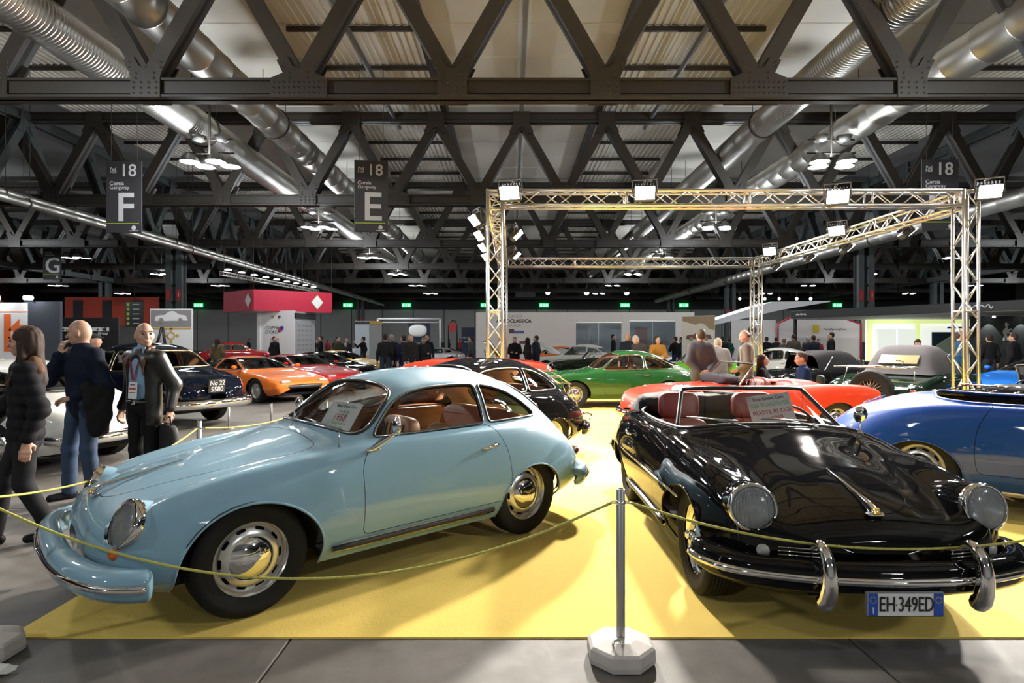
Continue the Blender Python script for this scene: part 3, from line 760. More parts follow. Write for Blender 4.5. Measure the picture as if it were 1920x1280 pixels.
def headlamp(root, pos, d, r=.10, ring=CHROME, ribs=True, stretch=1.0, name='headlamp', paint=None):
    key = (round(r, 3), ribs, ring.name)
    if key not in LAMPC:
        rg = MB().lathe([(r*1.10, -.032), (r*1.15, -.006), (r*1.12, .018), (r*1.02, .026), (r*.97, .016), (r*.96, 0)], 40).mesh()
        prof = [(r*.97*math.cos(t), .012+.030*math.sin(t)) for t in np.linspace(0, PI/2, 9)]
        prof[-1] = (.0005, prof[-1][1]); ln = MB().lathe(prof, 40).mesh()
        bw = MB().lathe([(r*.96, .008), (r*.75, -.035), (r*.4, -.06), (.001, -.068)], 32).mesh()
        rb = MB()
        if ribs:
            for k in range(-13, 14):
                x = k*r*.068; q = math.sqrt(max(0, .9-(x/r)**2))*r*.92
                rb.tube([(x, s*q, .016+.026*math.sqrt(max(0, 1-(x*x+(s*q)**2)/(r*r)))) for s in np.linspace(-1, 1, 9)], .0010, 4)
        else: rb.lathe([(r*.3, .03), (.001, .03)], 12)
        bu = MB().lathe([(.028, -.055), (.030, -.03), (.018, -.012), (.0005, -.006)], 14).mesh()
        LAMPC[key] = (rg, ln, bw, rb.mesh(), bu, MB().lathe([(r*1.11, -.016), (r*1.16, -.05), (r*1.20, -.10), (r*1.20, -.16), (r*1.1, -.26)], 36).mesh())
    rg, ln, bw, rb, bu, bk = LAMPC[key]
    h = link(name, rg, ring, root, loc=pos, rot=aim(d), scale=(stretch, 1, 1) if stretch != 1 else None)
    link('reflector', bw, M('reflector_silver', (.62, .63, .65), .35, .55), h); link('lens', ln, LENSF, h)
    link('lens_ribs', rb, LENS, h); link('bulb_shield', bu, CHROME, h)
    if paint is not None: bk = bk.copy(); bk.materials.clear(); link('lamp_bucket', bk, paint, h)
    return h
def lamp_hole(S_, pos, d, r):
    """open the skin where a lamp sits"""
    d = np.array(d, float); d /= np.linalg.norm(d); w = S_.V-np.array(pos); al = w @ d
    g = np.linalg.norm(w-al[:, None]*d, axis=1)-r
    g = np.maximum(np.maximum(g, al-.06), -.16-al)
    return S_.cut(g)[1]
def bead(root, name, pos, d, r, h, mat, ring=CHROME):
    """small round lamp: chrome foot and coloured dome"""
    o = link(name, MB().lathe([(r*1.25, -.02), (r*1.25, .004), (r*1.05, .012)], 18).mesh(), ring, root, loc=pos, rot=aim(d))
    link('dome', MB().lathe([(r, .005), (r*.97, h*.4), (r*.7, h*.8), (r*.35, h*.97), (.0004, h)], 18).mesh(), mat, o)
    return o
AMBER = M('amber_lens', (.75, .16, .03), .15, coat=.6); REDL = M('red_lens', (.55, .02, .02), .15, coat=.6)
CLEARL = M('frosted_lens', (.42, .42, .40), .15, coat=.8)
def arch_field(S_, cx, a, zc, b, ymin=.35):
    V = S_.V
    g = np.hypot((V[:, 0]-cx)/a, np.minimum((V[:, 2]-zc), np.maximum(V[:, 2]-zc, -9))/b)
    up = V[:, 2] >= zc
    gg = np.where(up, np.hypot((V[:, 0]-cx)/a, (V[:, 2]-zc)/b)-1, np.abs(V[:, 0]-cx)/a-1)*min(a, b)
    return np.where(np.abs(V[:, 1]) > ymin, gg, np.maximum(gg, (ymin-np.abs(V[:, 1]))+.01))
def well(root, cx, a, zc, b, y0, y1):
    mb = MB(); V = []; n = 18
    A = [(cx+a*1.0, .245)]+[(cx+a*1.0*math.cos(t), zc+b*1.0*math.sin(t)) for t in np.linspace(0, PI, n)]+[(cx-a*1.0, .245)]
    m = len(A)
    V += [(x, y0, z) for x, z in A]; V += [(x, math.copysign(min(abs(y1), np.interp(z, [.25, .30, .46], [abs(y1)-.14, abs(y1)-.12, abs(y1)])), y1), z) for x, z in A]
    F = [(i, i+1, m+i+1, m+i) for i in range(m-1)]+[tuple(range(m))]
    mb.add(V, F, True); return mb.build('wheel_well', DARK, root)
# ------------------------------------------------------------------ the rounded rear-engined cars
B0 = lambda w, zb: (w-.115, zb, w-.035, zb+.115)
def row(x, zb, W, zW, *rest): return (x, W-.115, zb, W-.033, zb+.115, W, zW)+rest
NOSE = [
 (1.778, .04, .36, .10, .37, .17, .41, .15, .45, .11, .472, .055, .482, .485),
 (1.760, .15, .29, .29, .32, .385, .40, .335, .490, .25, .525, .125, .545, .550),
 (1.705, .33, .25, .495, .30, .560, .41, .500, .548, .37, .585, .185, .610, .618),
 (1.60, .50, .23, .635, .30, .677, .43, .605, .622, .43, .636, .215, .664, .673),
 (1.45, .60, .21, .722, .30, .748, .46, .645, .694, .455, .688, .22, .713, .722),
 (1.25, .66, .205, .765, .31, .790, .49, .660, .750, .465, .738, .23, .761, .770),
 (1.05, .685, .20, .782, .31, .808, .51, .675, .788, .475, .777, .24, .797, .806),
 (.80, .70, .20, .79, .32, .82, .53, .70, .816, .50, .817, .25, .841, .850),
 (.62, .71, .20, .79, .32, .824, .54, .728, .83, .55, .848, .28, .876, .886)]
COUPE_MID = [
 (.50, .71, .20, .79, .32, .825, .54, .738, .837, .61, .868, .33, .902, .914),
 (.38, .71, .20, .79, .32, .825, .54, .745, .842, .645, .884, .42, .952, .990),
 (.26, .71, .20, .79, .32, .825, .54, .75, .845, .665, .894, .495, 1.028, 1.085),
 (.12, .71, .20, .79, .32, .825, .54, .755, .848, .676, .899, .520, 1.108, 1.182),
 (-.03, .71, .20, .79, .32, .825, .54, .76, .85, .681, .902, .520, 1.168, 1.250),
 (-.20, .71, .20, .79, .32, .825, .54, .762, .85, .683, .902, .513, 1.198, 1.290),
 (-.50, .71, .20, .79, .32, .825, .54, .762, .85, .680, .903, .505, 1.212, 1.311),
 (-.80, .71, .20, .79, .32, .824, .54, .76, .84, .665, .905, .480, 1.188, 1.297),
 (-1.05, .70, .205, .785, .32, .817, .53, .75, .822, .637, .905, .448, 1.138, 1.252),
 (-1.30, .67, .22, .76, .315, .792, .505, .722, .778, .592, .882, .402, 1.055, 1.155),
 (-1.50, .62, .235, .715, .315, .747, .485, .672, .716, .532, .822, .342, .950, 1.028),
 (-1.68, .53, .25, .64, .32, .672, .465, .592, .642, .462, .736, .288, .828, .878)]
TAIL = [
 (-1.83, .39, .275, .51, .33, .542, .445, .470, .556, .357, .632, .215, .695, .722),
 (-1.93, .22, .31, .33, .35, .365, .42, .315, .492, .235, .540, .14, .572, .588),
 (-1.965, .05, .38, .10, .39, .13, .42, .11, .445, .08, .458, .04, .464, .468)]
ROAD_MID = [
 (.50, .71, .20, .79, .32, .825, .54, .738, .837, .61, .868, .33, .902, .914),
 (.36, .71, .20, .79, .32, .825, .54, .745, .842, .64, .880, .36, .915, .928),
 (.1, .71, .20, .79, .32, .825, .54, .755, .848, .67, .884, .40, .918, .930),
 (-.4, .71, .20, .79, .32, .825, .54, .762, .85, .68, .886, .40, .920, .932),
 (-.8, .71, .20, .79, .32, .824, .54, .75, .838, .655, .888, .40, .925, .940),
 (-1.05, .70, .205, .785, .32, .817, .53, .735, .815, .62, .872, .37, .915, .930),
 (-1.30, .67, .22, .76, .315, .792, .505, .70, .768, .57, .825, .33, .872, .888),
 (-1.50, .62, .235, .715, .315, .747, .485, .655, .705, .52, .765, .30, .812, .828),
 (-1.68, .53, .25, .64, .32, .672, .465, .585, .632, .455, .695, .26, .742, .758)]
ROAD_TAIL = [
 (-1.83, .39, .275, .51, .33, .542, .445, .470, .550, .357, .605, .205, .642, .655),
 (-1.93, .22, .31, .33, .35, .365, .42, .315, .488, .235, .525, .14, .548, .558),
 (-1.965, .05, .38, .10, .39, .13, .42, .11, .445, .08, .458, .04, .464, .468)]
GAP = .0022
def split_panel(S_, poly, plane, cond, gap=GAP):
    """cut a lid or door out of the skin, leaving a real shut line"""
    a, b = {'side': (0, 2), 'plan': (0, 1), 'front': (1, 2)}[plane]
    g = psd(poly, S_.V[:, a], S_.V[:, b]); g = np.maximum(g, cond(S_.V))
    ins, out, _ = S_.cut(g+gap)
    g2 = psd(poly, out.V[:, a], out.V[:, b]); g2 = np.maximum(g2, cond(out.V))
    _, out, ln = out.cut(g2-gap)
    return ins, out, ln
def shut_line(lines, mat, parent, inw, r=.0042):
    """dark strip added down in the joint as the shade of the gap"""
    for P, c in lines:
        if inw == 'y': Q = P-np.array((0, .008, 0))*np.sign(P[:, 1:2])
        else: Q = P-np.array((0, 0, .007))
        trim([(Q, c)], r, 'joint_shade', mat, parent)
def mirror_pts(P): return np.concatenate([P, [(x, -y, z) for x, y, z in P[::-1]]]) if True else P
def bumper(root, pts, sec, mat, name, n=10, taper_end=True):
    half = smooth_poly(pts, n, closed=False); P = np.concatenate([half, (half[:-1]*np.array((1, -1, 1)))[::-1]])
    tp = np.ones(len(P))
    if taper_end:
        k = max(3, n//2)
        for i in range(k): q = math.sqrt(1-(1-(i+.35)/k)**2); tp[i] = q; tp[-1-i] = q
    V, F = sweep(P, sec, tp)
    return MB().add(V, F, True).build(name, mat, root)
TAN = M('tan_leather', (.44, .19, .085), .5, noise=.1, nscale=8, bump=.05)
TANL = M('tan_leather_light', (.46, .20, .10), .55, noise=.08)
CREAM = M('headliner_cream', (.36, .30, .23), .8)
MAROON = M('maroon_leather', (.19, .035, .03), .42, noise=.08, nscale=8)
def seat(root, x, y, mat, z=.30, h=.50, w=.50, lean=.22, ribs=6, name='seat', pipe=None):
    V, F = pillow((.50, w, .17), c=(x+.02, y, z)); s = MB().add(V, F, True).build(name, mat, root)
    V, F = pillow((.16, w, h), rot=roty(-lean), c=(x-.24-.05, y, z+h*.5)); MB().add(V, F, True).build('backrest', mat, s)
    mb = MB()
    for k in range(ribs):
        yy = y-w*.34+w*.68*k/(ribs-1); R_ = roty(-lean)
        mb.tube([R_ @ np.array((.082, yy-y, t*h*.40))+np.array((x-.29, y, z+h*.5)) for t in np.linspace(-1, .9, 6)], .006, 5)
        mb.tube([(x-.16+.36*t, yy, z+.083) for t in np.linspace(0, 1, 5)], .006, 5)
    mb.build('seat_ribs', pipe or mat, s)
    return s
def steering(root, x, y, z, r=.19, tilt=.45, mat=None):
    R_ = roty(PI/2-tilt)
    mb = MB(); mb.tube([R_ @ np.array((r*math.cos(a), r*math.sin(a), 0))+np.array((x, y, z)) for a in np.linspace(0, 2*PI, 30, endpoint=False)], .011, 8, closed=True); o = mb.build('steering_wheel', mat or BLACKP, root)
    mb = MB()
    for a in (PI/2, PI*1.17, PI*1.83): mb.tube([(x, y, z), R_ @ np.array((r*math.cos(a), r*math.sin(a), 0))+np.array((x, y, z))], .008, 6)
    mb.lathe([(.04, -.02), (.04, .02), (.001, .025)], 14, 'x', (x, y, z)); mb.tube([(x, y, z), (x+.35, y, z-.2)], .018, 8); mb.build('spokes', CHROME, o)
def info_card(root, loc, rot, w, h, lines):
    c = link('info_card', MB().box((0, 0, 0), (w, .003, h), bev=.001).mesh(), M('card_white', (.82, .83, .82), .5, noise=.02), root, loc=loc, rot=rot)
    for body, size, mat, dx, dz in lines:
        if body is None: scribble(size, .028, mat, c, (dx*w, -.003, dz*h), r=.0016); continue
        text(body, size, mat, c, (dx*w, -.003, dz*h), ext=.0004)
    return c
INKR = M('ink_red', (.55, .05, .08), .6); INKG = M('ink_green', (.25, .62, .35), .6); INKK = M('ink_black', (.03, .03, .03), .6)
def p356(label, loc, rz, paint, coupe=True, B=False, hi=True, trimcol=TAN, trimlight=TANL, wheelkind='slots', opts=()):
    if loc[0] > -2.6 and loc[1] < 19: loc = (loc[0], loc[1], .012)
    t = thing('car', label, 'car', loc, rz)
    step, per = (.022, 9) if hi else (.045, 5)
    rows = NOSE+(COUPE_MID+TAIL if coupe else ROAD_MID+ROAD_TAIL)
    if B:                                   # later nose: fuller and higher wings
        rows = [list(r) for r in rows]
        for r in rows:
            k = np.clip((r[0]-.75)/.7, 0, 1); k = k*k*(3-2*k)
            if r[0] > .7: r[8] += .040*k; r[7] += .02*k; r[10] += .012*k; r[6] += .03*k; r[5] += .012*k
    S_ = loft(rows, step, per)
    # wheel arches
    for cx, a, zc, b in ((1.05, .385, .30, .335), (-1.05, .335, .28, .285)):
        _, S_, ln = S_.cut(arch_field(S_, cx, a, zc, b))
        [trim([q], .007, 'arch_lip', paint, t) for q in ln]
        for s in (-1, 1): well(t, cx, a+.008, zc, b+.012, s*.40, s*(.775 if cx > 0 else .765))
    glassm = CLEAR; parts = {}
    liner = None
    if coupe:
        no = lambda V: np.where(np.abs(V[:, 1]) > .2, -1, 1.)
        side1 = round_poly([(.27, .898), (.245, .935), (.09, 1.095), (-.04, 1.158), (-.22, 1.188), (-.50, 1.196), (-.655, 1.186), (-.655, .908), (-.2, .900)], [.03, .05, .1, .1, .1, .1, .02, .02, .1])
        side2 = round_poly([(-.700, 1.183), (-.92, 1.145), (-1.10, 1.065), (-1.22, .972), (-1.262, .918), (-1.2, .908), (-.700, .908)], [.02, .1, .15, .1, .025, .06, .02])
        ws = round_poly([(.60, .915), (.585, 1.0), (.505, 1.165), (.30, 1.215), (0, 1.228), (-.30, 1.215), (-.505, 1.165), (-.585, 1.0), (-.60, .915), (-.35, .937), (0, .945), (.35, .937)], [.05, .08, .10, .1, .1, .1, .10, .08, .05, .1, .1, .1])
        rw = round_poly([(.43, .945), (.37, 1.09), (.15, 1.155), (-.15, 1.155), (-.37, 1.09), (-.43, .945), (-.2, .92), (.2, .92)], [.06, .10, .1, .1, .10, .06, .1, .1])
        cuts = [('side_window', side1, (0, 2), no, CHROME), ('quarter_window', side2, (0, 2), no, CHROME),
                ('windscreen', ws, (1, 2), lambda V: np.where(V[:, 0] > -.07, -1, 1.)*np.minimum(1, np.abs(V[:, 0]+.07)*2+.0), CHROME), ('rear_window', rw, (1, 2), lambda V: np.where(V[:, 0] < -.9, -1, 1.), CHROME)]
        glass = []
        for nm, poly, (a, b), cond, cm in cuts:
            g = np.maximum(psd(poly, S_.V[:, a], S_.V[:, b]), cond(S_.V))
            ins, S_, ln = S_.cut(g); glass.append((nm, ins, ln))
        for nm, ins, ln in glass:
            if nm in ('side_window', 'quarter_window'):
                for s in (1, -1):
                    gs = ins.side(s).push(-.006).build(nm, glassm, t)
                    l2 = [q for q in ln if q[0][:, 1].mean()*s > 0]
                    trim(l2, .011, 'window_seal', BLACKP, gs); trim([(P+np.array((0, s*.006, .004)), c) for P, c in l2], .0045, 'chrome_frame', CHROME, gs)
            else:
                gs = ins.push(-.006).build(nm, glassm, t); trim(ln, .014, 'window_seal', BLACKP, gs)
                fw = 1 if nm == 'windscreen' else -1
                trim([(P+np.array((fw*.010, 0, .006)), c) for P, c in ln], .0055, 'chrome_frame', CHROME, gs)
        # inside lining from the same skin
        L = Surf(S_.V-S_.N*.03, -S_.N, S_.F[:, ::-1])
        m = (L.V[:, 0] < .42) & (L.V[:, 0] > -1.62); L = Surf(L.V, L.N, L.F[m[L.F].all(1)]).compact()
        lo, up_, _ = L.cut(L.V[:, 2]-.905)
        up_.build('headlining', CREAM, t); lo2, _, _ = lo.cut(.25-lo.V[:, 2]); 
        lo.build('side_lining', trimcol, t)
        MB().box((-.13, 0, .24), (1.10, 1.30, .03)).build('cabin_floor', DARK, t)
        mb = MB(); mb.box((.36, 0, .80), (.10, 1.22, .15), bev=.03); mb.build('dashboard', trimcol, t)
        V, F = pillow((.22, 1.06, .04), c=(.33, 0, .875)); MB().add(V, F, True).build('dash_top', trimcol, t)
        for s in (-1, 1): seat(t, -.22, s*.34, trimcol, .36, .52, .48, pipe=DARK)
        V, F = pillow((.5, 1.05, .14), c=(-.86, 0, .50)); o = MB().add(V, F, True).build('rear_seat', trimcol, t)
        V, F = pillow((.12, 1.10, .42), rot=roty(-.35), c=(-1.12, 0, .74)); MB().add(V, F, True).build('rear_backrest', trimcol, o)
        MB().box((-1.25, 0, .86), (.30, .95, .03), bev=.01).build('parcel_shelf', trimcol, t)
        for s in (-1, 1):
            mb = MB(); mb.tube([(.2, s*.655, .885), (-.5, s*.66, .893), (-1.2, s*.60, .893)], .012, 6); mb.build('waist_rail', trimlight, t)
        steering(t, .14, .34, .80)
        mb = MB(); mb.box((.02, 0, 1.18), (.02, .17, .05), bev=.01); mb.build('rear_view_mirror', BLACKP, t)
    else:
        # open cockpit
        ck = round_poly([(.40, -.60), (.40, .60), (.0, .665), (-.70, .665), (-.93, .52), (-.99, 0), (-.93, -.52), (-.70, -.665), (.0, -.665)], [.1, .1, .2, .15, .2, .3, .2, .15, .2])
        g = np.maximum(psd(ck, S_.V[:, 0], S_.V[:, 1]), .7-S_.V[:, 2])
        _, S_, ln = S_.cut(g); trim(ln, .014, 'cockpit_rim', BLACKP if 'shell' not in opts else paint, t)
        MB().box((-.13, 0, .24), (1.10, 1.30, .03)).build('cabin_floor', DARK, t)
        L = Surf(S_.V-S_.N*.035, -S_.N, S_.F[:, ::-1]); m = (L.V[:, 0] < .46) & (L.V[:, 0] > -1.05) & (np.abs(L.V[:, 1]) > .35); L = Surf(L.V, L.N, L.F[m[L.F].all(1)]).compact()
        L.build('side_lining', trimcol if 'shell' not in opts else DARK, t)
        MB().box((-1.0, 0, .55), (.03, 1.3, .60)).build('rear_bulkhead', DARK, t); MB().box((.46, 0, .55), (.03, 1.3, .58)).build('front_bulkhead', DARK, t)
    # door
    door = round_poly([(.17, .895), (.345, .855), (.415, .75), (.42, .33), (-.775, .335), (-.80, .50), (-.775, .70), (-.72, .82), (-.665, .895)] if coupe else [(.27, .9), (.40, .82), (.42, .72), (.42, .33), (-.62, .335), (-.645, .50), (-.62, .70), (-.56, .82), (-.50, .9)], [.02, .08, .08, .05, .05, .1, .1, .05, .02])
    ins, S_, ln = split_panel(S_, door, 'side', lambda V: np.where(np.abs(V[:, 1]) > .45, -1, 1.))
    shut_line(ln, DARK, t, 'y')
    for s in (1, -1):
        d = ins.side(s).build('door', paint, t)
        if 'shell' in opts: continue
        mb = MB(); hx, hz = (-.60, .762) if coupe else (-.44, .745); yy = s*.812
        mb.tube([(hx+.09, yy, hz-.012), (hx+.06, yy+s*.022, hz-.010), (hx, yy+s*.026, hz), (hx-.03, yy+s*.022, hz+.004)], [.008, .010, .011, .013], 8); mb.lathe([(.018, -.012), (.018, .012), (.001, .014)], 12, 'y', (hx-.04, yy+s*.012, hz+.004)); mb.build('door_handle', CHROME, d)
    # bonnet lid and engine lid
    lid = smooth_poly([(1.66, 0), (1.645, .13), (1.55, .24), (1.30, .34), (1.0, .43), (.75, .50), (.62, .50), (.575, .40), (.555, .0), (.575, -.40), (.62, -.50), (.75, -.50), (1.0, -.43), (1.30, -.34), (1.55, -.24), (1.645, -.13)], 6)
    ins, S_, ln = split_panel(S_, lid, 'plan', lambda V: np.where(V[:, 2] > .5, -1, 1.)); ins.build('bonnet', paint, t); shut_line(ln, DARK, t, 'z')
    lid2 = smooth_poly([(-1.33, 0), (-1.35, .25), (-1.50, .32), (-1.75, .26), (-1.85, .12), (-1.86, 0), (-1.85, -.12), (-1.75, -.26), (-1.50, -.32), (-1.35, -.25)], 6)
    ins, S_, ln = split_panel(S_, lid2, 'plan', lambda V: np.where(V[:, 2] > .55, -1, 1.)); el = ins.build('engine_lid', paint, t); shut_line(ln, DARK, t, 'z')
    mb = MB()
    for k in range(9): y = -.12+.03*k; mb.tube([(-1.43-.02*abs(k-4)*.0, y, .02+np.interp(-1.43, [-1.5, -1.3], [1.03, 1.155] if coupe else [.83, .89])), (-1.60, y, .012+np.interp(-1.60, [-1.68, -1.5], [.885, 1.03] if coupe else [.765, .83]))], .006, 5)
    mb.build('lid_grille', CHROME, el)
    HL = [((1.625, s*.592, .668), (1, s*.10, .16), .108) for s in (1, -1)] if B else [((1.616, s*.570, .590), (1, s*.24, .42), .113) for s in (1, -1)]
    if 'shell' not in opts:
        for p_, d_, r_ in HL: S_ = lamp_hole(S_, p_, d_, r_*.94)
    if 'twotone' in opts:
        zt = np.interp(S_.V[:, 0], [-2, -1.2, -.6, .2, 1., 1.8], [.62, .60, .53, .44, .40, .40])
        lo, S_, ln = S_.cut(S_.V[:, 2]-zt); lo.build('lower_body', M('silver_primer', (.36, .38, .37), .35, .5, coat=.6), t)
    S_.build('body', paint, t)
    MB().box((0, 0, .215), (2.9, .98, .05)).build('underbody', DARK, t)
    for s in (-1, 1): MB().box((0, s*.60, .225), (1.25, .10, .05)).build('sill', DARK, t)
    rimm = None
    for x in (1.05, -1.05):
        for s in (1, -1): put_wheel(t, x, s*(.652 if x > 0 else .640), wheelkind, .320, .215, .165, hi, rimmat=None if wheelkind != 'knock' else CHROME)
    if 'shell' in opts: return t
    # lamps, bumpers and trim
    for s in (1, -1):
        headlamp(t, *HL[0 if s > 0 else 1], paint=paint)
        yb = s*.60
        bead(t, 'indicator', (1.645, s*.575, .455) if not B else (1.672, s*.555, .475), (1, s*.5, .1), .040, .055, AMBER if not B else CLEARL)
        bead(t, 'tail_lamp', (-1.80, s*.545, .545), (-1, s*.45, .35), .036, .04, REDL); bead(t, 'tail_lamp', (-1.855, s*.47, .515), (-1, s*.3, .3), .030, .03, AMBER)
        # rocker trim
        ysk = .772
        mb = MB(); q = np.linspace(.615, -.64, 12); rr_ = np.full(12, .030); rr_[0] = rr_[-1] = .022
        mb.tube([(x, s*(ysk+.006), .285) for x in q], rr_, 12); o = mb.build('sill_trim', CHROME, t)
        mb = MB(); mb.tube([(x, s*(ysk+.020), .287) for x in q], rr_*.68, 12); mb.build('rubber_insert', BLACKP, o)
    up = .10 if B else 0.
    sec = [(.0, -.085), (.035, -.080), (.062, -.050), (.072, 0), (.066, .04), (.045, .062), (.015, .070), (-.03, .062), (-.035, .05), (-.01, .05), (.02, .02), (.02, -.05)]
    fb = [(1.545, .815, .352), (1.625, .795, .36), (1.725, .715, .372), (1.80, .56, .384), (1.845, .32, .39), (1.855, .0, .392)]
    if B: fb = [(1.42, .80, .40), (1.58, .775, .403), (1.71, .66, .403), (1.795, .44, .403), (1.83, .22, .403), (1.84, 0, .403)]
    bp = bumper(t, fb, sec, paint, 'front_bumper')
    fs = [(x+.075*math.cos(math.atan2(y*1.2, max(x-1.25, .01))), y+.075*math.sin(math.atan2(y*1.2, max(x-1.25, .01))), z-.005) for x, y, z in fb]
    half = smooth_poly(fs, 8, closed=False)[3:]; P = np.concatenate([half, (half[:-1]*np.array((1, -1, 1)))[::-1]])
    MB().tube(P, .020, 8).build('bumper_strip', CHROME, bp)
    rb = [(-1.60, .715, .365+up*.6), (-1.74, .655, .375+up*.6), (-1.85, .53, .385+up*.6), (-1.925, .31, .39+up*.6), (-1.95, 0, .39+up*.6)]
    rbp = bumper(t, rb, sec, paint, 'rear_bumper')
    fs = [(x-.075*math.cos(math.atan2(y*1.2, max(-x-1.35, .01))), y+.075*math.sin(math.atan2(y*1.2, max(-x-1.35, .01))), z-.005) for x, y, z in rb]
    half = smooth_poly(fs, 8, closed=False)[3:]; P = np.concatenate([half, (half[:-1]*np.array((1, -1, 1)))[::-1]])
    MB().tube(P, .016, 8).build('bumper_strip', CHROME, rbp)
    # bonnet handle, wipers, mirror
    mb = MB()
    P = [(1.695, 0, .655), (1.64, 0, .688), (1.50, 0, .722), (1.35, 0, .757), (1.22, 0, .784)]
    mb.tube(smooth_poly(P, 5, closed=False), np.interp(np.linspace(0, 1, 21), [0, .12, .4, 1], [.024, .018, .010, .003]), 8); mb.box((1.685, 0, .650), (.045, .085, .025), bev=.01)
    hd = mb.build('bonnet_handle', CHROME, t); MB().box((1.70, 0, .668), (.012, .032, .034), roty(-.5), bev=.004).build('crest', M('crest_gold', (.55, .32, .05), .3, .8), hd)
    for y in (.30, -.14) if coupe else (.34, -.16):
        xw = .475-.42*y*y; gx = lambda yy, zz: .472-.36*yy*yy-(zz-.905)*1.18+.012; mb = MB(); mb.lathe([(.016, 0), (.016, .022), (.003, .027)], 10, 'z', (xw+.02, y, .893)); mb.tube([(xw+.02, y, .915), (gx(y-.10, .935), y-.10, .938), (gx(y-.24, .955), y-.24, .960)], .0045, 5); mb.tube([(gx(y-.05, .945), y-.05, .948), (gx(y-.38, .962), y-.38, .965)], .006, 5)
        mb.build('wiper', M('wiper_metal', (.25, .25, .25), .3, .8), t)
    return t
BLUE = PAINT('pastel_blue_paint', (.235, .405, .520))
BLACKPT = PAINT('gloss_black_paint', (.005, .005, .006), spec=0., coat=.6)
car1 = p356('pastel blue rounded coupe with tan interior, front left', (-1.14, 4.51, 0), math.atan2(-1.42, -1.569), BLUE, True)
# mirror, aerial, card on the blue coupe
mb = MB(); P = smooth_poly([(.345, .775, .845), (.30, .80, .872), (.23, .83, .925), (.20, .84, .955)], 5, closed=False); mb.tube(P, np.linspace(.016, .008, len(P)), 8); V, F = pillow((.11, .035, .02), .8, c=(.335, .772, .842)); mb.add(V, F, True)
mr = mb.build('wing_mirror', CHROME, car1)
mb = MB(); mb.lathe([(.0005, .04), (.035, .034), (.058, .012), (.062, 0), (.058, -.006), (.0005, -.006)], 24, 'x'); o = mb.build('mirror_head', CHROME, mr, loc=(.20, .845, .985), rot=(0, 0, -.35))
mb = MB(); mb.lathe([(.018, 0), (.016, .02), (.008, .035), (.004, .05), (.0035, .12), (.0005, .121)], 10, 'z', (.505, .655, .835)); mb.build('aerial', CHROME, car1)
mb = MB(); P = [(.17, -.77, .86), (.16, -.79, .92), (.15, -.80, .95)]; mb.tube(P, .008, 6); m2 = mb.build('wing_mirror', CHROME, car1)
MB().lathe([(.0005, .04), (.035, .034), (.058, .012), (.062, 0), (.0005, -.006)], 20, 'x').build('mirror_head', CHROME, m2, loc=(.15, -.80, 1.0))
info_card(car1, (.27, .185, .985), (-.62, 0, PI/2+.16), .36, .235, [('Real Green Cars', .034, INKK, .05, .36), (None, .12, INKG, .05, .17), ('1958', .075, INKR, 0, -.03), (None, .16, INKG, .05, -.22), (None, .14, INKG, .06, -.37)])
mb = MB(); mb.lathe([(.045, 0), (.045, .0015), (.001, .0016)], 24, 'y', (-.86, .8, .34)); 
car2 = p356('gloss black open roadster with maroon seats facing the viewer', (1.825, 4.66, 0), -PI/2, BLACKPT, False, True, trimcol=MAROON, trimlight=MAROON, wheelkind='knock')
# windscreen of the roadster
def screen(root, x0, zb, w0, w1, rake, h, bow, mat=None, nm='windscreen', post=CHROME, rail=BLACKP, r=.015, side=None):
    nu, nv = 25, 9; V = []
    for j in range(nv):
        v = j/(nv-1)
        for i in range(nu):
            u = -1+2*i/(nu-1); wd = w0+(w1-w0)*v; V.append((x0-bow*u*u-rake*v, wd*u, zb-.03*u*u+(h+.03*u*u)*v-.02*v*u**4))
    F = [(j*nu+i, j*nu+i+1, j*nu+nu+i+1, j*nu+nu+i) for j in range(nv-1) for i in range(nu-1)]
    g = link(nm, mesh_from(V, F), mat or CLEAR, root); V = np.array(V).reshape(nv, nu, 3)
    MB().tube(V[-1], r, 8).build('top_rail', rail, g); MB().tube(V[0], r*1.1, 8).build('base_rail', post, g)
    for k in (0, -1): MB().tube(V[:, k], r*1.1, 8).build('side_post', side or post, g)
    return g
screen(car2, .455, .905, .605, .475, .335, .255, .17, side=BLACKP)
for s in (-1, 1):
    seat(car2, -.30, s*.33, MAROON, .40, .44, .50, .16)
    V, F = pillow((.13, .36, .24), .5, rot=roty(-.12), c=(-.66, s*.33, .945)); MB().add(V, F, True).build('head_cushion', MAROON, car2)
    mb = MB(); mb.tube([(1.02, s*.812, .57), (.5, s*.832, .575), (-.5, s*.833, .565), (-1.35, s*.79, .53)], .0085, 8); mb.build('side_moulding', CHROME, car2)
    # bumper horns
    P = smooth_poly([(1.78, s*.36, .52), (1.84, s*.36, .552), (1.905, s*.36, .515), (1.930, s*.36, .425), (1.915, s*.36, .325), (1.87, s*.36, .28)], 6, closed=False)
    mb = MB(); mb.tube(P, np.interp(np.linspace(0, 1, len(P)), [0, .25, .6, .9, 1], [.016, .024, .036, .042, .030]), 12, up=(0, 1, 0)); mb.build('bumper_horn', CHROME, car2)
    mb = MB()
    for dz in (-.018, 0., .018): mb.tube([(1.735, s*.51, .486+dz), (1.775, s*.38, .488+dz), (1.795, s*.30, .488+dz)], .0035, 5)
    mb.tube([(1.792, s*.31, .465), (1.792, s*.31, .51)], .0035, 5); mb.build('horn_grille', CHROME, car2)
steering(car2, .08, .34, .84)
mb = MB(); mb.box((.36, 0, .82), (.10, 1.15, .13), bev=.03); mb.build('dashboard', MAROON, car2)
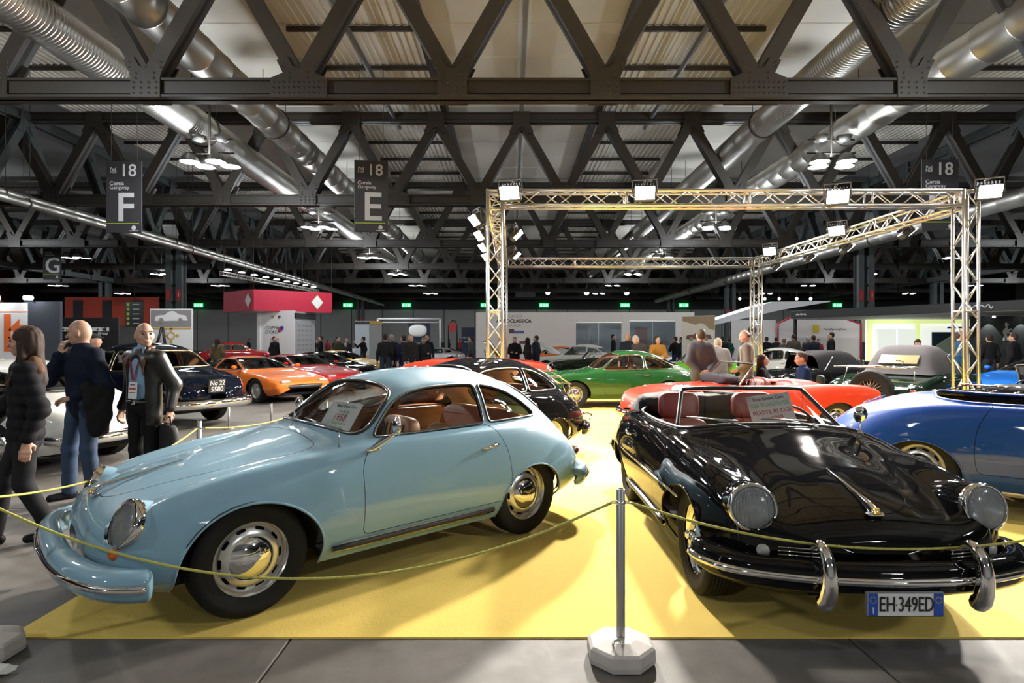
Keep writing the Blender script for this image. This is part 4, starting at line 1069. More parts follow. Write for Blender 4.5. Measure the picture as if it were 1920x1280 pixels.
# folded hood behind the seats
CLOTH = M('black_hood_cloth', (.016, .015, .016), .85, noise=.2, nscale=30, bump=.2)
V, F = pillow((.42, 1.24, .20), .55, nu=36, c=(-1.02, 0, .93)); V = V+RNG.normal(0, .008, V.shape); MB().add(V, F, True).build('folded_hood', CLOTH, car2)
V = []; F = []
for i in range(9):
    for j in range(7): a = i/8; b = j/6; V.append((-.55-.5*a, -.69+.10*b*a-.02, .90+.16*b*(.35+.65*math.sin(PI*min(1, a*1.1)))*(.8+.2*math.sin(9*a))))
F = [(i*7+j, i*7+j+1, i*7+8+j, i*7+7+j) for i in range(8) for j in range(6)]
link('hood_side_cloth', mesh_from(V, F), CLOTH, car2)
# mirror, plate, card
mb = MB(); mb.lathe([(.025, 0), (.02, .012), (.006, .02), (.005, .10)], 12, 'z', (.44, .66, .865)); mm = mb.build('wing_mirror', CHROME, car2)
MB().lathe([(.0005, .04), (.035, .034), (.056, .012), (.06, 0), (.0005, -.004)], 24, 'x').build('mirror_head', CHROME, mm, loc=(.43, .66, 1.0), rot=(0, .1, .3))
PW = M('plate_white', (.78, .78, .76), .4, noise=.02); PB = M('plate_blue', (.02, .08, .42), .4); PK = M('plate_black', (.015, .015, .015), .4); YEL = M('plate_yellow', (.8, .6, .05), .5)
pl = link('number_plate', MB().box((0, 0, 0), (.366, .016, .118), bev=.006).mesh(), M('plate_frame', (.16, .16, .16), .4, .4), car2, loc=(1.905, 0, .298), rot=(0, 0, PI/2))
MB().box((0, -.009, 0), (.350, .004, .102)).build('plate_face', PW, pl)
for s in (-1, 1): MB().box((s*.152, -.011, 0), (.044, .004, .102)).build('blue_band', PB, pl)
text('EH', .098, PK, pl, (-.086, -.0125, 0), sx=.66); text('349ED', .098, PK, pl, (.048, -.0125, 0), sx=.62); text('I', .045, PW, pl, (-.152, -.0135, -.028))
mb = MB(); mb.tube([(.152+.014*math.cos(a), -.0135, .022+.014*math.sin(a)) for a in np.linspace(0, 2*PI, 18, endpoint=False)], .0012, 4, closed=True); mb.build('ring_mark', YEL, pl)
mb = MB()
for k in range(12): a = k*PI/6; mb.box((-.152+.014*math.cos(a), -.0135, .022+.014*math.sin(a)), (.003, .001, .003))
mb.build('star_ring', YEL, pl); mb = MB(); mb.lathe([(.004, 0), (.0003, -.001)], 10, 'y', (-.043, -.0125, 0)); mb.build('seal_dot', PK, pl)
info_card(car2, (.10, .17, 1.0), (-.35, -.13, PI/2+.05), .34, .23, [('Real Green Cars', .036, INKK, 0, .36), ('356 ROADSTER', .046, INKG, 0, .15), ('RUOTE RUDGE', .046, INKR, .02, -.10), ('1960', .05, INKR, .08, -.32)])
# ------------------------------------------------------------------ the other cars
def H(x, zb, W, zs, zc, sh=.07): return (x, W-.10, zb, W-.03, zb+.10, W, zb+.52*(zs-zb), W-sh, zs, W*.64, zs+(zc-zs)*.42, W*.33, zs+(zc-zs)*.88, zc)
def C(x, zb, W, zs, zc, yr, sh=.06, dr=.10, yi=None): return (x, W-.10, zb, W-.03, zb+.10, W, zb+.52*(zs-zb), W-sh, zs, (W-.14) if yi is None else yi, zs+.05, yr, zc-dr, zc)
ONSIDE = lambda V: np.where(np.abs(V[:, 1]) > .15, -1, 1.)
def gcar(sp, label, loc, rz, paint, hi=False, wheel='alloy', inside=None, shell=False, step=None):
    if loc[0] > -2.6 and loc[0] < 9.6 and loc[1] < 19 and loc[2] == 0: loc = (loc[0], loc[1], .012)
    t = thing('car', label, 'car', loc, rz); inside = inside or BLACKP
    S_ = loft(sp['rows'], step or (.03 if hi else .05), 7 if hi else 5); wb = sp['wb']; R = sp.get('R', .315); rr = sp.get('rr', .20)
    for cx, a, b in ((wb[0], sp['arch'][0], sp['arch'][1]), (wb[1], sp['arch'][0], sp['arch'][2])):
        _, S_, ln = S_.cut(arch_field(S_, cx, a, R-.02, b)); tk = sp['track']
        for s in (-1, 1): well(t, cx, a+.01, R-.02, b+.012, s*.38, s*(tk+.06))
    for nm, poly, plane, lim in sp.get('windows', ()):
        a, b = {'side': (0, 2), 'front': (1, 2)}[plane]
        cond = ONSIDE(S_.V) if plane == 'side' else np.where((S_.V[:, 0] > lim[0]) & (S_.V[:, 0] < lim[1]), -1, 1.)
        ins, S_, ln = S_.cut(np.maximum(psd(poly, S_.V[:, a], S_.V[:, b]), cond))
        if shell and nm != 'windscreen': continue
        gm = sp.get('glass', CLEAR)
        if plane == 'side':
            for s in (1, -1):
                g = ins.side(s).push(-.008).build(nm, gm, t); trim([q for q in ln if q[0][:, 1].mean()*s > 0], .011, 'window_frame', sp.get('frame', BLACKP), g, maxn=60)
        else:
            g = ins.push(-.008).build(nm, gm, t); trim(ln, .013, 'window_frame', sp.get('frame', BLACKP), g, maxn=60)
    if 'cockpit' in sp:
        ck = np.array(sp['cockpit']); _, S_, ln = S_.cut(np.maximum(psd(ck, S_.V[:, 0], S_.V[:, 1]), sp.get('ckz', .6)-S_.V[:, 2])); trim(ln, .014, 'cockpit_rim', sp.get('rim', paint), t, maxn=80)
    L = Surf(S_.V-S_.N*.03, -S_.N, S_.F[:, ::-1]); cab = sp['cabin']; m = (L.V[:, 0] < cab[1]) & (L.V[:, 0] > cab[0]); L = Surf(L.V, L.N, L.F[m[L.F].all(1)]).compact(); L.build('lining', inside, t)
    mb = MB(); c0 = wb[1]+.42; mb.box(((c0+cab[1])/2, 0, sp['floor']+.03), (cab[1]-c0, sp['W']*1.6, .03)); mb.build('cabin_floor', DARK, t)
    for s in (-1, 1): seat(t, sp['seatx'], s*.36, inside, sp['floor']+.12, .58, .48, ribs=3)
    if 'door' in sp:
        ins, S_, ln = split_panel(S_, round_poly(sp['door'], .06), 'side', lambda V: np.where(np.abs(V[:, 1]) > .4, -1, 1.), .004); shut_line(ln, DARK, t, 'y', .006)
        for s in (1, -1):
            d = ins.side(s).build('door', paint, t)
            hx = min(p[0] for p in sp['door'])+.14; hz = max(p[1] for p in sp['door'])-.09
            MB().box((hx, s*(sp['W']-.01), hz), (.13, .03, .022), bev=.008).build('door_handle', CHROME, d)
    S_.build('body', paint, t)
    x0, x1 = wb[1]-.42, wb[0]+.42
    MB().box(((x0+x1)/2, 0, sp['zb']+.02), (x1-x0+.3, (sp['track']-.15)*2, .06)).build('underbody', DARK, t)
    for x in wb:
        for s in (1, -1): put_wheel(t, x, s*(sp['track']), wheel, R, rr, sp.get('tw', .18), hi)
    for f in sp.get('extra', ()): f(t, paint)
    return t
def strip_bumper(zf, xf, W, xr, zr, r=.035, mat=CHROME):
    def f(t, paint):
        for nm, x0, z, s in (('front_bumper', xf, zf, 1), ('rear_bumper', xr, zr, -1)):
            if z is None: continue
            half = smooth_poly([(x0-s*.42, W, z), (x0-s*.22, W-.02, z), (x0-s*.06, W*.72, z), (x0, W*.35, z), (x0+s*.01, 0, z)], 5, closed=False)
            P = np.concatenate([half, (half[:-1]*np.array((1, -1, 1)))[::-1]]); MB().tube(P, r, 8, flat=1.5).build(nm, mat, t)
    return f
def lamps(x, y, z, r, d=(1, 0, .1), xr=None, yr=None, zr=None, rr=.045):
    def f(t, paint):
        for s in (-1, 1):
            if x is not None: headlamp(t, (x, s*y, z), (d[0], s*d[1], d[2]), r, ribs=False)
            if xr is not None: bead(t, 'tail_lamp', (xr, s*yr, zr), (-1, s*.3, .1), rr, .035, REDL)
    return f
# 1960s fastback with upright round lamps
S911 = dict(rows=[H(2.00, .36, .22, .42, .455), H(1.96, .30, .46, .52, .52), H(1.86, .25, .66, .645, .575), H(1.68, .22, .755, .735, .63), H(1.40, .21, .795, .765, .70), H(1.1, .20, .805, .785, .765), H(.80, .20, .805, .80, .835),
    C(.64, .20, .805, .805, .885, .40, dr=.015, yi=.60), C(.50, .20, .805, .81, .975, .45, dr=.04, yi=.64), C(.32, .20, .805, .812, 1.10, .50, dr=.06), C(.14, .20, .805, .815, 1.22, .50, dr=.08), C(-.05, .20, .805, .815, 1.285, .49), C(-.35, .20, .805, .815, 1.31, .48), C(-.75, .20, .805, .815, 1.275, .46), C(-1.1, .21, .81, .81, 1.17, .42, yi=.63), C(-1.45, .22, .79, .785, 1.01, .36, dr=.05, yi=.58), C(-1.75, .25, .72, .735, .87, .32, dr=.03, yi=.50), H(-1.98, .30, .60, .66, .735), H(-2.12, .36, .40, .54, .585), H(-2.16, .42, .15, .475, .49)],
    wb=(1.105, -1.105), arch=(.37, .345, .335), track=.675, W=.805, zb=.21, floor=.22, cabin=(-1.4, .6), seatx=-.25, door=[(.40, .84), (.42, .30), (-.62, .30), (-.70, .60), (-.62, .84)], frame=CHROME,
    windows=[('side_window', round_poly([(.42, .865), (.12, 1.15), (-.15, 1.205), (-.55, 1.205), (-.55, .87)], .04), 'side', 0), ('quarter_window', round_poly([(-.60, 1.20), (-.95, 1.13), (-1.32, .93), (-1.28, .89), (-.60, .875)], .03), 'side', 0),
        ('windscreen', round_poly([(.60, .88), (.49, 1.21), (0, 1.255), (-.49, 1.21), (-.60, .88), (0, .915)], .06), 'front', (-.02, .7)), ('rear_window', round_poly([(.48, .93), (.40, 1.16), (-.40, 1.16), (-.48, .93)], .08), 'front', (-1.7, -.95))],
    extra=(strip_bumper(.40, 2.03, .70, -2.19, .42, .04), lamps(1.80, .60, .655, .095, (1, .05, .35), -2.05, .5, .60)))
# low wedge
SWED = dict(rows=[H(2.08, .36, .55, .46, .475), H(2.04, .28, .74, .52, .53), H(1.85, .22, .82, .585, .60), H(1.45, .20, .86, .665, .675), H(1.1, .19, .87, .71, .72), H(.75, .18, .87, .74, .785),
    C(.60, .18, .87, .75, .84, .48, dr=.015, yi=.66), C(.35, .18, .87, .755, .945, .54, dr=.04, yi=.70), C(.05, .18, .87, .76, 1.07, .54, dr=.06), C(-.20, .18, .87, .765, 1.125, .53, dr=.07), C(-.55, .18, .875, .775, 1.145, .52, dr=.07), C(-.95, .18, .88, .79, 1.10, .50, dr=.06), C(-1.3, .20, .87, .80, 1.00, .45, dr=.03, yi=.66), H(-1.6, .22, .85, .80, .90), H(-1.9, .28, .78, .77, .83), H(-2.05, .36, .65, .70, .76), H(-2.08, .45, .40, .62, .66)],
    wb=(1.22, -1.22), arch=(.37, .34, .33), track=.735, W=.87, zb=.19, floor=.20, cabin=(-1.1, .55), seatx=-.25, tw=.21, door=[(.55, .78), (.60, .28), (-.55, .26), (-.68, .55), (-.60, .78)],
    windows=[('side_window', round_poly([(.42, .80), (-.10, 1.045), (-.62, 1.065), (-.72, .82)], .03), 'side', 0), ('quarter_window', round_poly([(-.74, 1.05), (-1.15, .96), (-1.22, .86), (-.80, .83)], .03), 'side', 0),
        ('windscreen', round_poly([(.64, .815), (.50, 1.09), (-.50, 1.09), (-.64, .815), (0, .83)], .05), 'front', (-.30, .70)), ('rear_window', round_poly([(.50, .92), (.42, 1.07), (-.42, 1.07), (-.50, .92)], .04), 'front', (-1.6, -1.0))],
    extra=(strip_bumper(.42, 2.10, .72, -2.10, .45, .03, BLACKP), lamps(None, 0, 0, 0, xr=-2.06, yr=.5, zr=.62), lambda t, p: [MB().box((2.02, s*.55, .545), (.10, .26, .07), bev=.02).build('headlamp', CLEARL, t) for s in (-1, 1)], lambda t, p: [MB().box((.45, s*.93, .88), (.10, .14, .09), bev=.03).build('wing_mirror', p, t) for s in (-1, 1)]))
# round-backed saloon of the fifties
SSED = dict(rows=[H(2.15, .42, .25, .52, .56), H(2.10, .36, .50, .62, .66), H(1.95, .30, .70, .75, .80), H(1.6, .26, .80, .86, .93), H(1.2, .25, .84, .90, .99), H(.9, .25, .86, .92, 1.03),
    C(.72, .25, .86, .925, 1.07, .45, dr=.02, yi=.62), C(.52, .25, .86, .93, 1.22, .52, dr=.06, yi=.66), C(.30, .25, .86, .94, 1.38, .54, dr=.08), C(.0, .25, .86, .95, 1.475, .54, dr=.11), C(-.5, .25, .86, .95, 1.50, .54, dr=.11), C(-.95, .25, .86, .95, 1.455, .52, dr=.11), C(-1.2, .25, .86, .945, 1.34, .50, dr=.09), C(-1.42, .26, .85, .94, 1.18, .47, dr=.05, yi=.64), C(-1.6, .27, .84, .93, 1.07, .46, dr=.03, yi=.62), H(-1.9, .30, .80, .89, .985), H(-2.2, .34, .70, .80, .87), H(-2.36, .40, .50, .68, .73), H(-2.41, .48, .22, .57, .60)],
    wb=(1.35, -1.35), arch=(.40, .38, .30), R=.34, rr=.21, track=.70, W=.86, zb=.26, floor=.28, cabin=(-1.5, .7), seatx=-.1, door=[(.55, .93), (.60, .38), (-.45, .38), (-.45, .93)], frame=M('brass_trim', (.62, .52, .32), .25, 1.),
    windows=[('side_window', round_poly([(.50, .985), (.22, 1.31), (-.38, 1.36), (-.38, .99)], .05), 'side', 0), ('quarter_window', round_poly([(-.46, 1.36), (-.85, 1.33), (-1.12, 1.18), (-1.15, 1.0), (-.46, .99)], .06), 'side', 0),
        ('windscreen', round_poly([(.60, 1.07), (.52, 1.37), (-.52, 1.37), (-.60, 1.07)], .08), 'front', (.1, .8)), ('rear_window', round_poly([(.58, 1.07), (.46, 1.36), (-.46, 1.36), (-.58, 1.07)], .08), 'front', (-1.75, -1.0))],
    extra=(strip_bumper(.44, 2.22, .80, -2.48, .44, .055), lamps(2.06, .56, .72, .09, (1, .05, .2), -2.22, .62, .72, .05)))
# open two-seater
def road_rows(fin=0., low=0.):
    d = -low
    return [H(1.93, .36, .25, .46+d, .48+d), H(1.89, .29, .50, .58+d, .59+d), H(1.76, .24, .67, .69+d, .675+d), H(1.5, .21, .745, .755+d, .745+d), H(1.15, .20, .775, .79+d, .795+d), H(.85, .20, .785, .805+d, .835+d), H(.60, .20, .79, .815+d, .86+d), H(.3, .20, .79, .82+d, .86+d), H(-.3, .20, .79, .82+d, .86+d), H(-.7, .20, .79, .825+d+fin*.2, .85+d), H(-1.05, .20, .79, .825+d+fin*.6, .83+d, .055), H(-1.4, .22, .775, .80+d+fin, .785+d, .05), H(-1.75, .27, .74, .75+d+fin, .70+d, .05), H(-1.92, .34, .70, .69+d+fin*.7, .60+d, .05), H(-1.97, .42, .60, .60+d, .52+d, .05)]
CKP = round_poly([(.42, -.60), (.42, .60), (-.62, .62), (-.72, .50), (-.72, -.50), (-.62, -.62)], .10)
SROA = dict(rows=road_rows(.05), wb=(1.12, -1.13), arch=(.36, .335, .30), track=.655, W=.79, zb=.21, floor=.22, cabin=(-.75, .5), seatx=-.2, cockpit=CKP, door=[(.36, .90), (.40, .30), (-.50, .30), (-.52, .90)],
    extra=(strip_bumper(.40, 1.98, .70, -2.02, .42, .04), lamps(1.73, .58, .60, .085, (1, .1, .2), -1.97, .60, .62, .04), lambda t, p: screen(t, .55, .87, .58, .52, .30, .32, .14), lambda t, p: steering(t, .15, .36, .80)))
def P_(name, col, **k): return PAINT(name, col, **k)
GREEN = P_('irish_green_paint', (.006, .060, .011)); REDP = P_('bright_red_paint', (.52, .040, .020)); REDO = P_('signal_red_paint', (.58, .045, .018)); NAVY = P_('navy_paint', (.003, .005, .011), spec=0., coat=.8)
ORNG = P_('orange_paint', (.75, .17, .022)); CRIM = P_('crimson_paint', (.42, .012, .016)); YELP = P_('yellow_paint', (.78, .46, .02)); WHTP = P_('white_paint', (.72, .71, .66)); COBP = P_('cobalt_paint', (.006, .055, .29)); DGRN = P_('dark_green_paint', (.008, .020, .012), spec=0.)
AZUR = P_('azure_paint', (.008, .13, .52)); SILV = P_('silver_paint', (.45, .44, .44), metal=.6); LIME = P_('lime_paint', (.15, .55, .03))
# second rounded coupe, black, behind the blue one
car3 = p356('black rounded coupe with chrome luggage rack behind the blue coupe', (-.75, 7.27, 0), math.atan2(-1.42, -1.569), BLACKPT, True, hi=True)
mb = MB()
for y in (-.30, -.1, .1, .30): mb.tube([(-1.42, y, 1.13), (-1.84, y, .93)], .009, 6)
for x, z in ((-1.42, 1.13), (-1.63, 1.03), (-1.84, .93)): mb.tube([(x, -.32, z), (x, .32, z)], .009, 6)
for y in (-.28, .28): mb.tube([(-1.44, y, 1.12), (-1.42, y, 1.02)], .009, 6); mb.tube([(-1.82, y, .94), (-1.90, y*1.5, .54)], .011, 6); mb.tube([(-1.66, y, 1.02), (-1.80, y, .72)], .009, 6)
mb.build('luggage_rack', CHROME, car3)
mb = MB(); half = np.array([(-1.66, .82, .50), (-1.80, .74, .51), (-1.96, .55, .52), (-2.03, .3, .52), (-2.05, 0, .52)]); mb.tube(np.concatenate([half, (half[:-1]*np.array((1, -1, 1)))[::-1]]), .018, 8); mb.build('bumper_tube', CHROME, car3)
gcar(S911, 'dark green fastback coupe seen from the side, facing left', (2.45, 14.3, 0), PI+.10, GREEN, True, 'slots', TAN)
car5 = gcar(SROA, 'red open roadster with tail fins behind the black roadster', (3.72, 9.55, 0), PI+.16, REDO, True, 'slots', MAROON)
mb = MB(); V, F = pillow((.30, .95, .16), .6, c=(.42, 0, .93)); mb.add(V+RNG.normal(0, .008, V.shape), F, True); mb.build('folded_cover', M('grey_cover', (.035, .035, .04), .85, spec=.1), car5)
car6 = p356('cobalt blue open body shell without lamps on the right', (5.05, 5.38, 0), -.70, COBP, False, hi=True, wheelkind='slots', opts=('shell',)); car6.scale = (1, 1, 1.08)
car_n = gcar(SSED, 'navy blue rounded saloon with brass trim behind the man in leather', (-7.4, 11.6, 0), PI-.45, NAVY, True, 'slots', TAN)
pn = link('number_plate', MB().box((0, 0, 0), (.34, .02, .24), bev=.008).mesh(), PK, car_n, loc=(-2.43, .05, .74), rot=(.12, 0, -PI/2)); text('No 22', .115, PW, pn, (0, -.014, .055)); text('5580', .125, PW, pn, (0, -.014, -.055))
gcar(SWED, 'orange wedge sports car facing right', (-6.88, 16.0, 0), -.60, ORNG, True, 'mesh')
gcar(SWED, 'crimson wedge sports car beside the orange one', (-6.54, 18.5, 0), -.58, CRIM, False, 'alloy')
gcar(SWED, 'black wedge sports car between the crimson and yellow ones', (-7.0, 22.4, 0), -.52, BLACKPT, False, 'alloy')
gcar(SWED, 'yellow sports coupe beyond the black wedge', (-7.3, 25.9, 0), -.48, YELP, False, 'alloy')
gcar(S911, 'white coupe with red tail lamp behind the standing men', (-6.75, 7.7, 0), PI-.24, WHTP, True, 'slots')
gcar(dict(SROA, rows=road_rows(0., .04)), 'long low red roadster behind the black coupe and the lattice tower', (-.86, 16.32, 0), -.03, REDP, True, 'wire', BLACKP).scale = (1.06, 1.06, 1.30)
car_w = gcar(dict(S911, frame=WHTP), 'plain white unfinished coupe with raised rear lid', (3.0, 27.0, 0), PI-.45, WHTP, True, 'alloy', WHTP, shell=True)
car_w.scale = (1.08,)*3
V, F = pillow((.95, 1.15, .03), .6, rot=roty(-.55), c=(1.30, 0, 1.12)); MB().add(V, F, True).build('raised_lid', WHTP, car_w)
gcar(S911, 'orange coupe behind the white unfinished coupe', (2.9, 31.0, 0), .05, ORNG, False, 'alloy')
gcar(dict(SROA), 'dark green roadster tail beside the red one', (3.3, 23.6, 0), PI, DGRN, False, 'wire')
# right-hand group
def hoodtop(t, x0, x1, z0, z1, w, mat, nm='fabric_hood', win=True):
    """raised fabric roof: bows joined by sagging cloth, with a rear window"""
    n = 12; m = 15; V = []
    for i in range(n):
        a = i/(n-1); x = x0+(x1-x0)*a; top = np.interp(a, [0, .06, .34, .42, .7, 1.], [z0, z0+.05, z1-.05, z1, z1+.01, z1-.10]); ww = w*(.94+.06*math.sin(PI*a))
        for j in range(m):
            b = -1+2*j/(m-1); V.append((x, ww*math.copysign(abs(b)**.8, b), z0+(top-z0)*(1-abs(b)**5)))
    F = [(i*m+j, i*m+j+1, i*m+m+j+1, i*m+m+j) for i in range(n-1) for j in range(m-1)]
    o = link(nm, mesh_from(V, F), mat, t)
    if win: MB().box((x0+.265, 0, z0+(z1-z0)*.50), (.02, .62, .24), roty(.86), bev=.01).build('rear_window', M('yellowed_window', (.22, .20, .09), .2, coat=.5), o)
    return o
HOODG = M('grey_hood_cloth', (.075, .070, .075), .9, spec=.1, noise=.1, nscale=6, bump=.1)
HOODK = M('charcoal_hood_cloth', (.018, .018, .020), .9, spec=.1, noise=.1)
car7 = gcar(dict(SROA, rows=road_rows(0.)), 'dark green roadster with grey hood up and spare wheel', (7.9, 11.7, 0), PI-2.45-.0, DGRN, True, 'wire'); car7.scale = (1.06,)*3
hoodtop(car7, -.95, .55, .86, 1.36, .60, HOODG)
sw = put_wheel(car7, -1.98, .0, 'wire', .33, .20, .16, True); sw.rotation_euler = (0, -.25, PI/2); sw.location.z = .62
mb = MB()
for y in (-.35, 0, .35): mb.tube([(-1.45, y, 1.0), (-2.05, y, 1.02)], .011, 6)
for x in (-1.45, -1.75, -2.05): mb.tube([(x, -.55, 1.01), (x, .55, 1.01)], .012, 6)
for s in (-1, 1): mb.tube([(-1.6, s*.5, 1.0), (-1.72, s*.55, .66)], .011, 6); mb.tube([(-1.45, s*.3, 1.0), (-1.45, s*.3, 1.10), (-1.75, s*.3, 1.12)], .011, 6)
mb.build('luggage_rack', CHROME, car7)
car8 = gcar(dict(SROA, rows=road_rows(0.)), 'black roadster with charcoal hood up', (7.5, 14.4, 0), PI+.25, BLACKPT, False, 'wire')
hoodtop(car8, -1.05, .55, .84, 1.30, .62, HOODK, win=False)
car9 = gcar(dict(SROA, rows=road_rows(0.)), 'black roadster with luggage rails and red tail lamp behind the blue shell', (7.35, 8.0, 0), PI-2.75, BLACKPT, True, 'slots')
mb = MB()
for y in (-.5, -.25, 0, .25, .5): mb.tube([(-1.0, y, .93), (-1.6, y, .86)], .010, 6)
for x, z in ((-1.0, .93), (-1.6, .86)): mb.tube([(x, -.6, z), (x, .6, z)], .012, 6)
mb.build('luggage_rails', CHROME, car9); MB().box((-1.93, .62, .66), (.06, .16, .12), bev=.02).build('tail_lamp_block', REDL, car9)
V, F = pillow((1.1, 1.15, .10), .5, c=(-.2, 0, .87)); MB().add(V, F, True).build('tonneau_cover', HOODK, car9)
gcar(SWED, 'azure blue supercar at the right edge behind the lattice tower', (12.7, 14.2, 0), PI+.25, AZUR, False, 'alloy')
gcar(S911, 'white and lime small coupe behind the seated couple', (9.6, 22.0, 0), PI-.6, WHTP, False, 'alloy')
gcar(dict(SROA, rows=road_rows(0.)), 'lime green open car half hidden behind the grey jacket', (6.2, 20.0, 0), PI-.1, LIME, False, 'alloy')
gcar(dict(SROA, rows=road_rows(0.)), 'black open car before the yellow booth', (13.5, 20.3, 0), .3, BLACKPT, False, 'alloy')
gcar(SWED, 'silver coupe far back on a red mat', (-4.9, 37.5, .009), PI-.1, SILV, False, 'alloy')
gcar(SSED, 'red and blue hatchback far back behind the orange car', (-16.8, 36.5, 0), .4, CRIM, False, 'alloy')
gcar(S911, 'grey coupe far back beside the beige banner', (9.2, 30.5, 0), PI, SILV, False, 'alloy')
# ------------------------------------------------------------------ people: smooth blended limbs turned into one skin
def smin(a, b, k): h = np.maximum(k-np.abs(a-b), 0)/k; return np.minimum(a, b)-h*h*k*.25
def sdf_mesh(prims, cell, k=.03, mod=None, sub=()):
    """prims: ('c', a, b, ra, rb[, (axis, flat)]) tapered limbs or ('e', centre, radii[, rotation]) ellipsoids"""
    def box(p):
        if p[0] == 'c': a, b, r = np.array(p[1]), np.array(p[2]), max(p[3], p[4])*(1.0); return np.minimum(a, b)-r, np.maximum(a, b)+r
        c, r = np.array(p[1]), np.max(p[2]); return c-r, c+r
    bx = [box(p) for p in prims]; lo = np.min([b[0] for b in bx], 0)-3*cell-k*.5; hi = np.max([b[1] for b in bx], 0)+3*cell+k*.5
    n = np.ceil((hi-lo)/cell).astype(int)+1; ax = [lo[i]+cell*np.arange(n[i]) for i in range(3)]
    f = np.full(n, .3)
    def ev(p, X, Y, Z):
        if p[0] == 'c':
            a, b, ra, rb = np.array(p[1], float), np.array(p[2], float), p[3], p[4]; e = b-a
            px, py, pz = X-a[0], Y-a[1], Z-a[2]; t = np.clip((px*e[0]+py*e[1]+pz*e[2])/(e @ e+1e-12), 0, 1)
            px, py, pz = px-t*e[0], py-t*e[1], pz-t*e[2]; r = ra+(rb-ra)*t
            if len(p) > 5:
                nx, q = np.array(p[5][0], float), p[5][1]; d = px*nx[0]+py*nx[1]+pz*nx[2]; m = d*(1/q-1); px, py, pz = px+m*nx[0], py+m*nx[1], pz+m*nx[2]
                return (np.sqrt(px*px+py*py+pz*pz)-r)*(.5+.5*q)
            return np.sqrt(px*px+py*py+pz*pz)-r
        c, r = np.array(p[1], float), np.array(p[2], float); P = np.stack(np.broadcast_arrays(X-c[0], Y-c[1], Z-c[2]), -1)
        if len(p) > 3: P = P @ np.array(p[3])
        k0 = np.linalg.norm(P/r, axis=-1); k1 = np.linalg.norm(P/(r*r), axis=-1)+1e-9
        return k0*(k0-1)/k1
    def sl(b, m):
        i0 = np.clip(np.floor((b[0]-m-lo)/cell).astype(int), 0, n-1); i1 = np.clip(np.ceil((b[1]+m-lo)/cell).astype(int)+1, 1, n)
        return tuple(slice(i0[i], i1[i]) for i in range(3))
    for p, b in zip(prims, bx):
        s = sl(b, k+2*cell); X, Y, Z = np.ix_(ax[0][s[0]], ax[1][s[1]], ax[2][s[2]])
        f[s] = smin(f[s], ev(p, X, Y, Z), k)
    for p in sub:
        s = sl(box(p), 2*cell); X, Y, Z = np.ix_(ax[0][s[0]], ax[1][s[1]], ax[2][s[2]])
        f[s] = np.maximum(f[s], -ev(p, X, Y, Z))
    if mod is not None: X, Y, Z = np.ix_(*ax); f = f+mod(X, Y, Z)
    # surface nets
    sg = f < 0; nx, ny, nz = n
    c8 = [sg[i:nx-1+i, j:ny-1+j, l:nz-1+l] for i in (0, 1) for j in (0, 1) for l in (0, 1)]
    cnt = sum(c.astype(np.int8) for c in c8); act = (cnt > 0) & (cnt < 8); I = np.argwhere(act)
    if not len(I): return np.zeros((0, 3)), []
    cv = np.stack([f[I[:, 0]+i, I[:, 1]+j, I[:, 2]+l] for i in (0, 1) for j in (0, 1) for l in (0, 1)], 1)
    cor = np.array([(i, j, l) for i in (0, 1) for j in (0, 1) for l in (0, 1)], float)
    acc = np.zeros((len(I), 3)); w = np.zeros(len(I))
    for a in range(8):
        for b in range(a+1, 8):
            if np.abs(cor[a]-cor[b]).sum() != 1: continue
            m = (cv[:, a] < 0) != (cv[:, b] < 0); t = cv[m, a]/(cv[m, a]-cv[m, b]); acc[m] += cor[a]+(cor[b]-cor[a])*t[:, None]; w[m] += 1
    V = lo+cell*(I+acc/w[:, None]); idx = np.full((nx-1, ny-1, nz-1), -1); idx[act] = np.arange(len(I)); F = []
    for d in range(3):
        o = [e for e in range(3) if e != d]; s0 = [slice(1, -1)]*3; s0[d] = slice(0, n[d]-1); s1 = list(s0); s1[d] = slice(1, n[d])
        A, B = sg[tuple(s0)], sg[tuple(s1)]; Q = np.argwhere(A != B)
        if not len(Q): continue
        fl = A[tuple(Q.T)]; Q = Q.copy(); Q[:, o[0]] += 1; Q[:, o[1]] += 1
        def cellat(da, db): q = Q.copy(); q[:, o[0]] -= da; q[:, o[1]] -= db; return idx[tuple(q.T)]
        q = np.stack([cellat(1, 1), cellat(0, 1), cellat(0, 0), cellat(1, 0)], 1)
        if d == 1: fl = ~fl
        q[~fl] = q[~fl][:, ::-1]; F.append(q)
    return V, np.concatenate(F)
SKIN = [M('skin_light', (.46, .26, .18), .5, noise=.05), M('skin_tan', (.45, .25, .17), .5, noise=.05)]
def cloth(col, rough=.8): return M('cloth_%02d_%02d_%02d' % tuple(int(c*99) for c in col), tuple(c*.8 for c in col), rough, noise=.15, nscale=25, bump=.08, spec=.15)
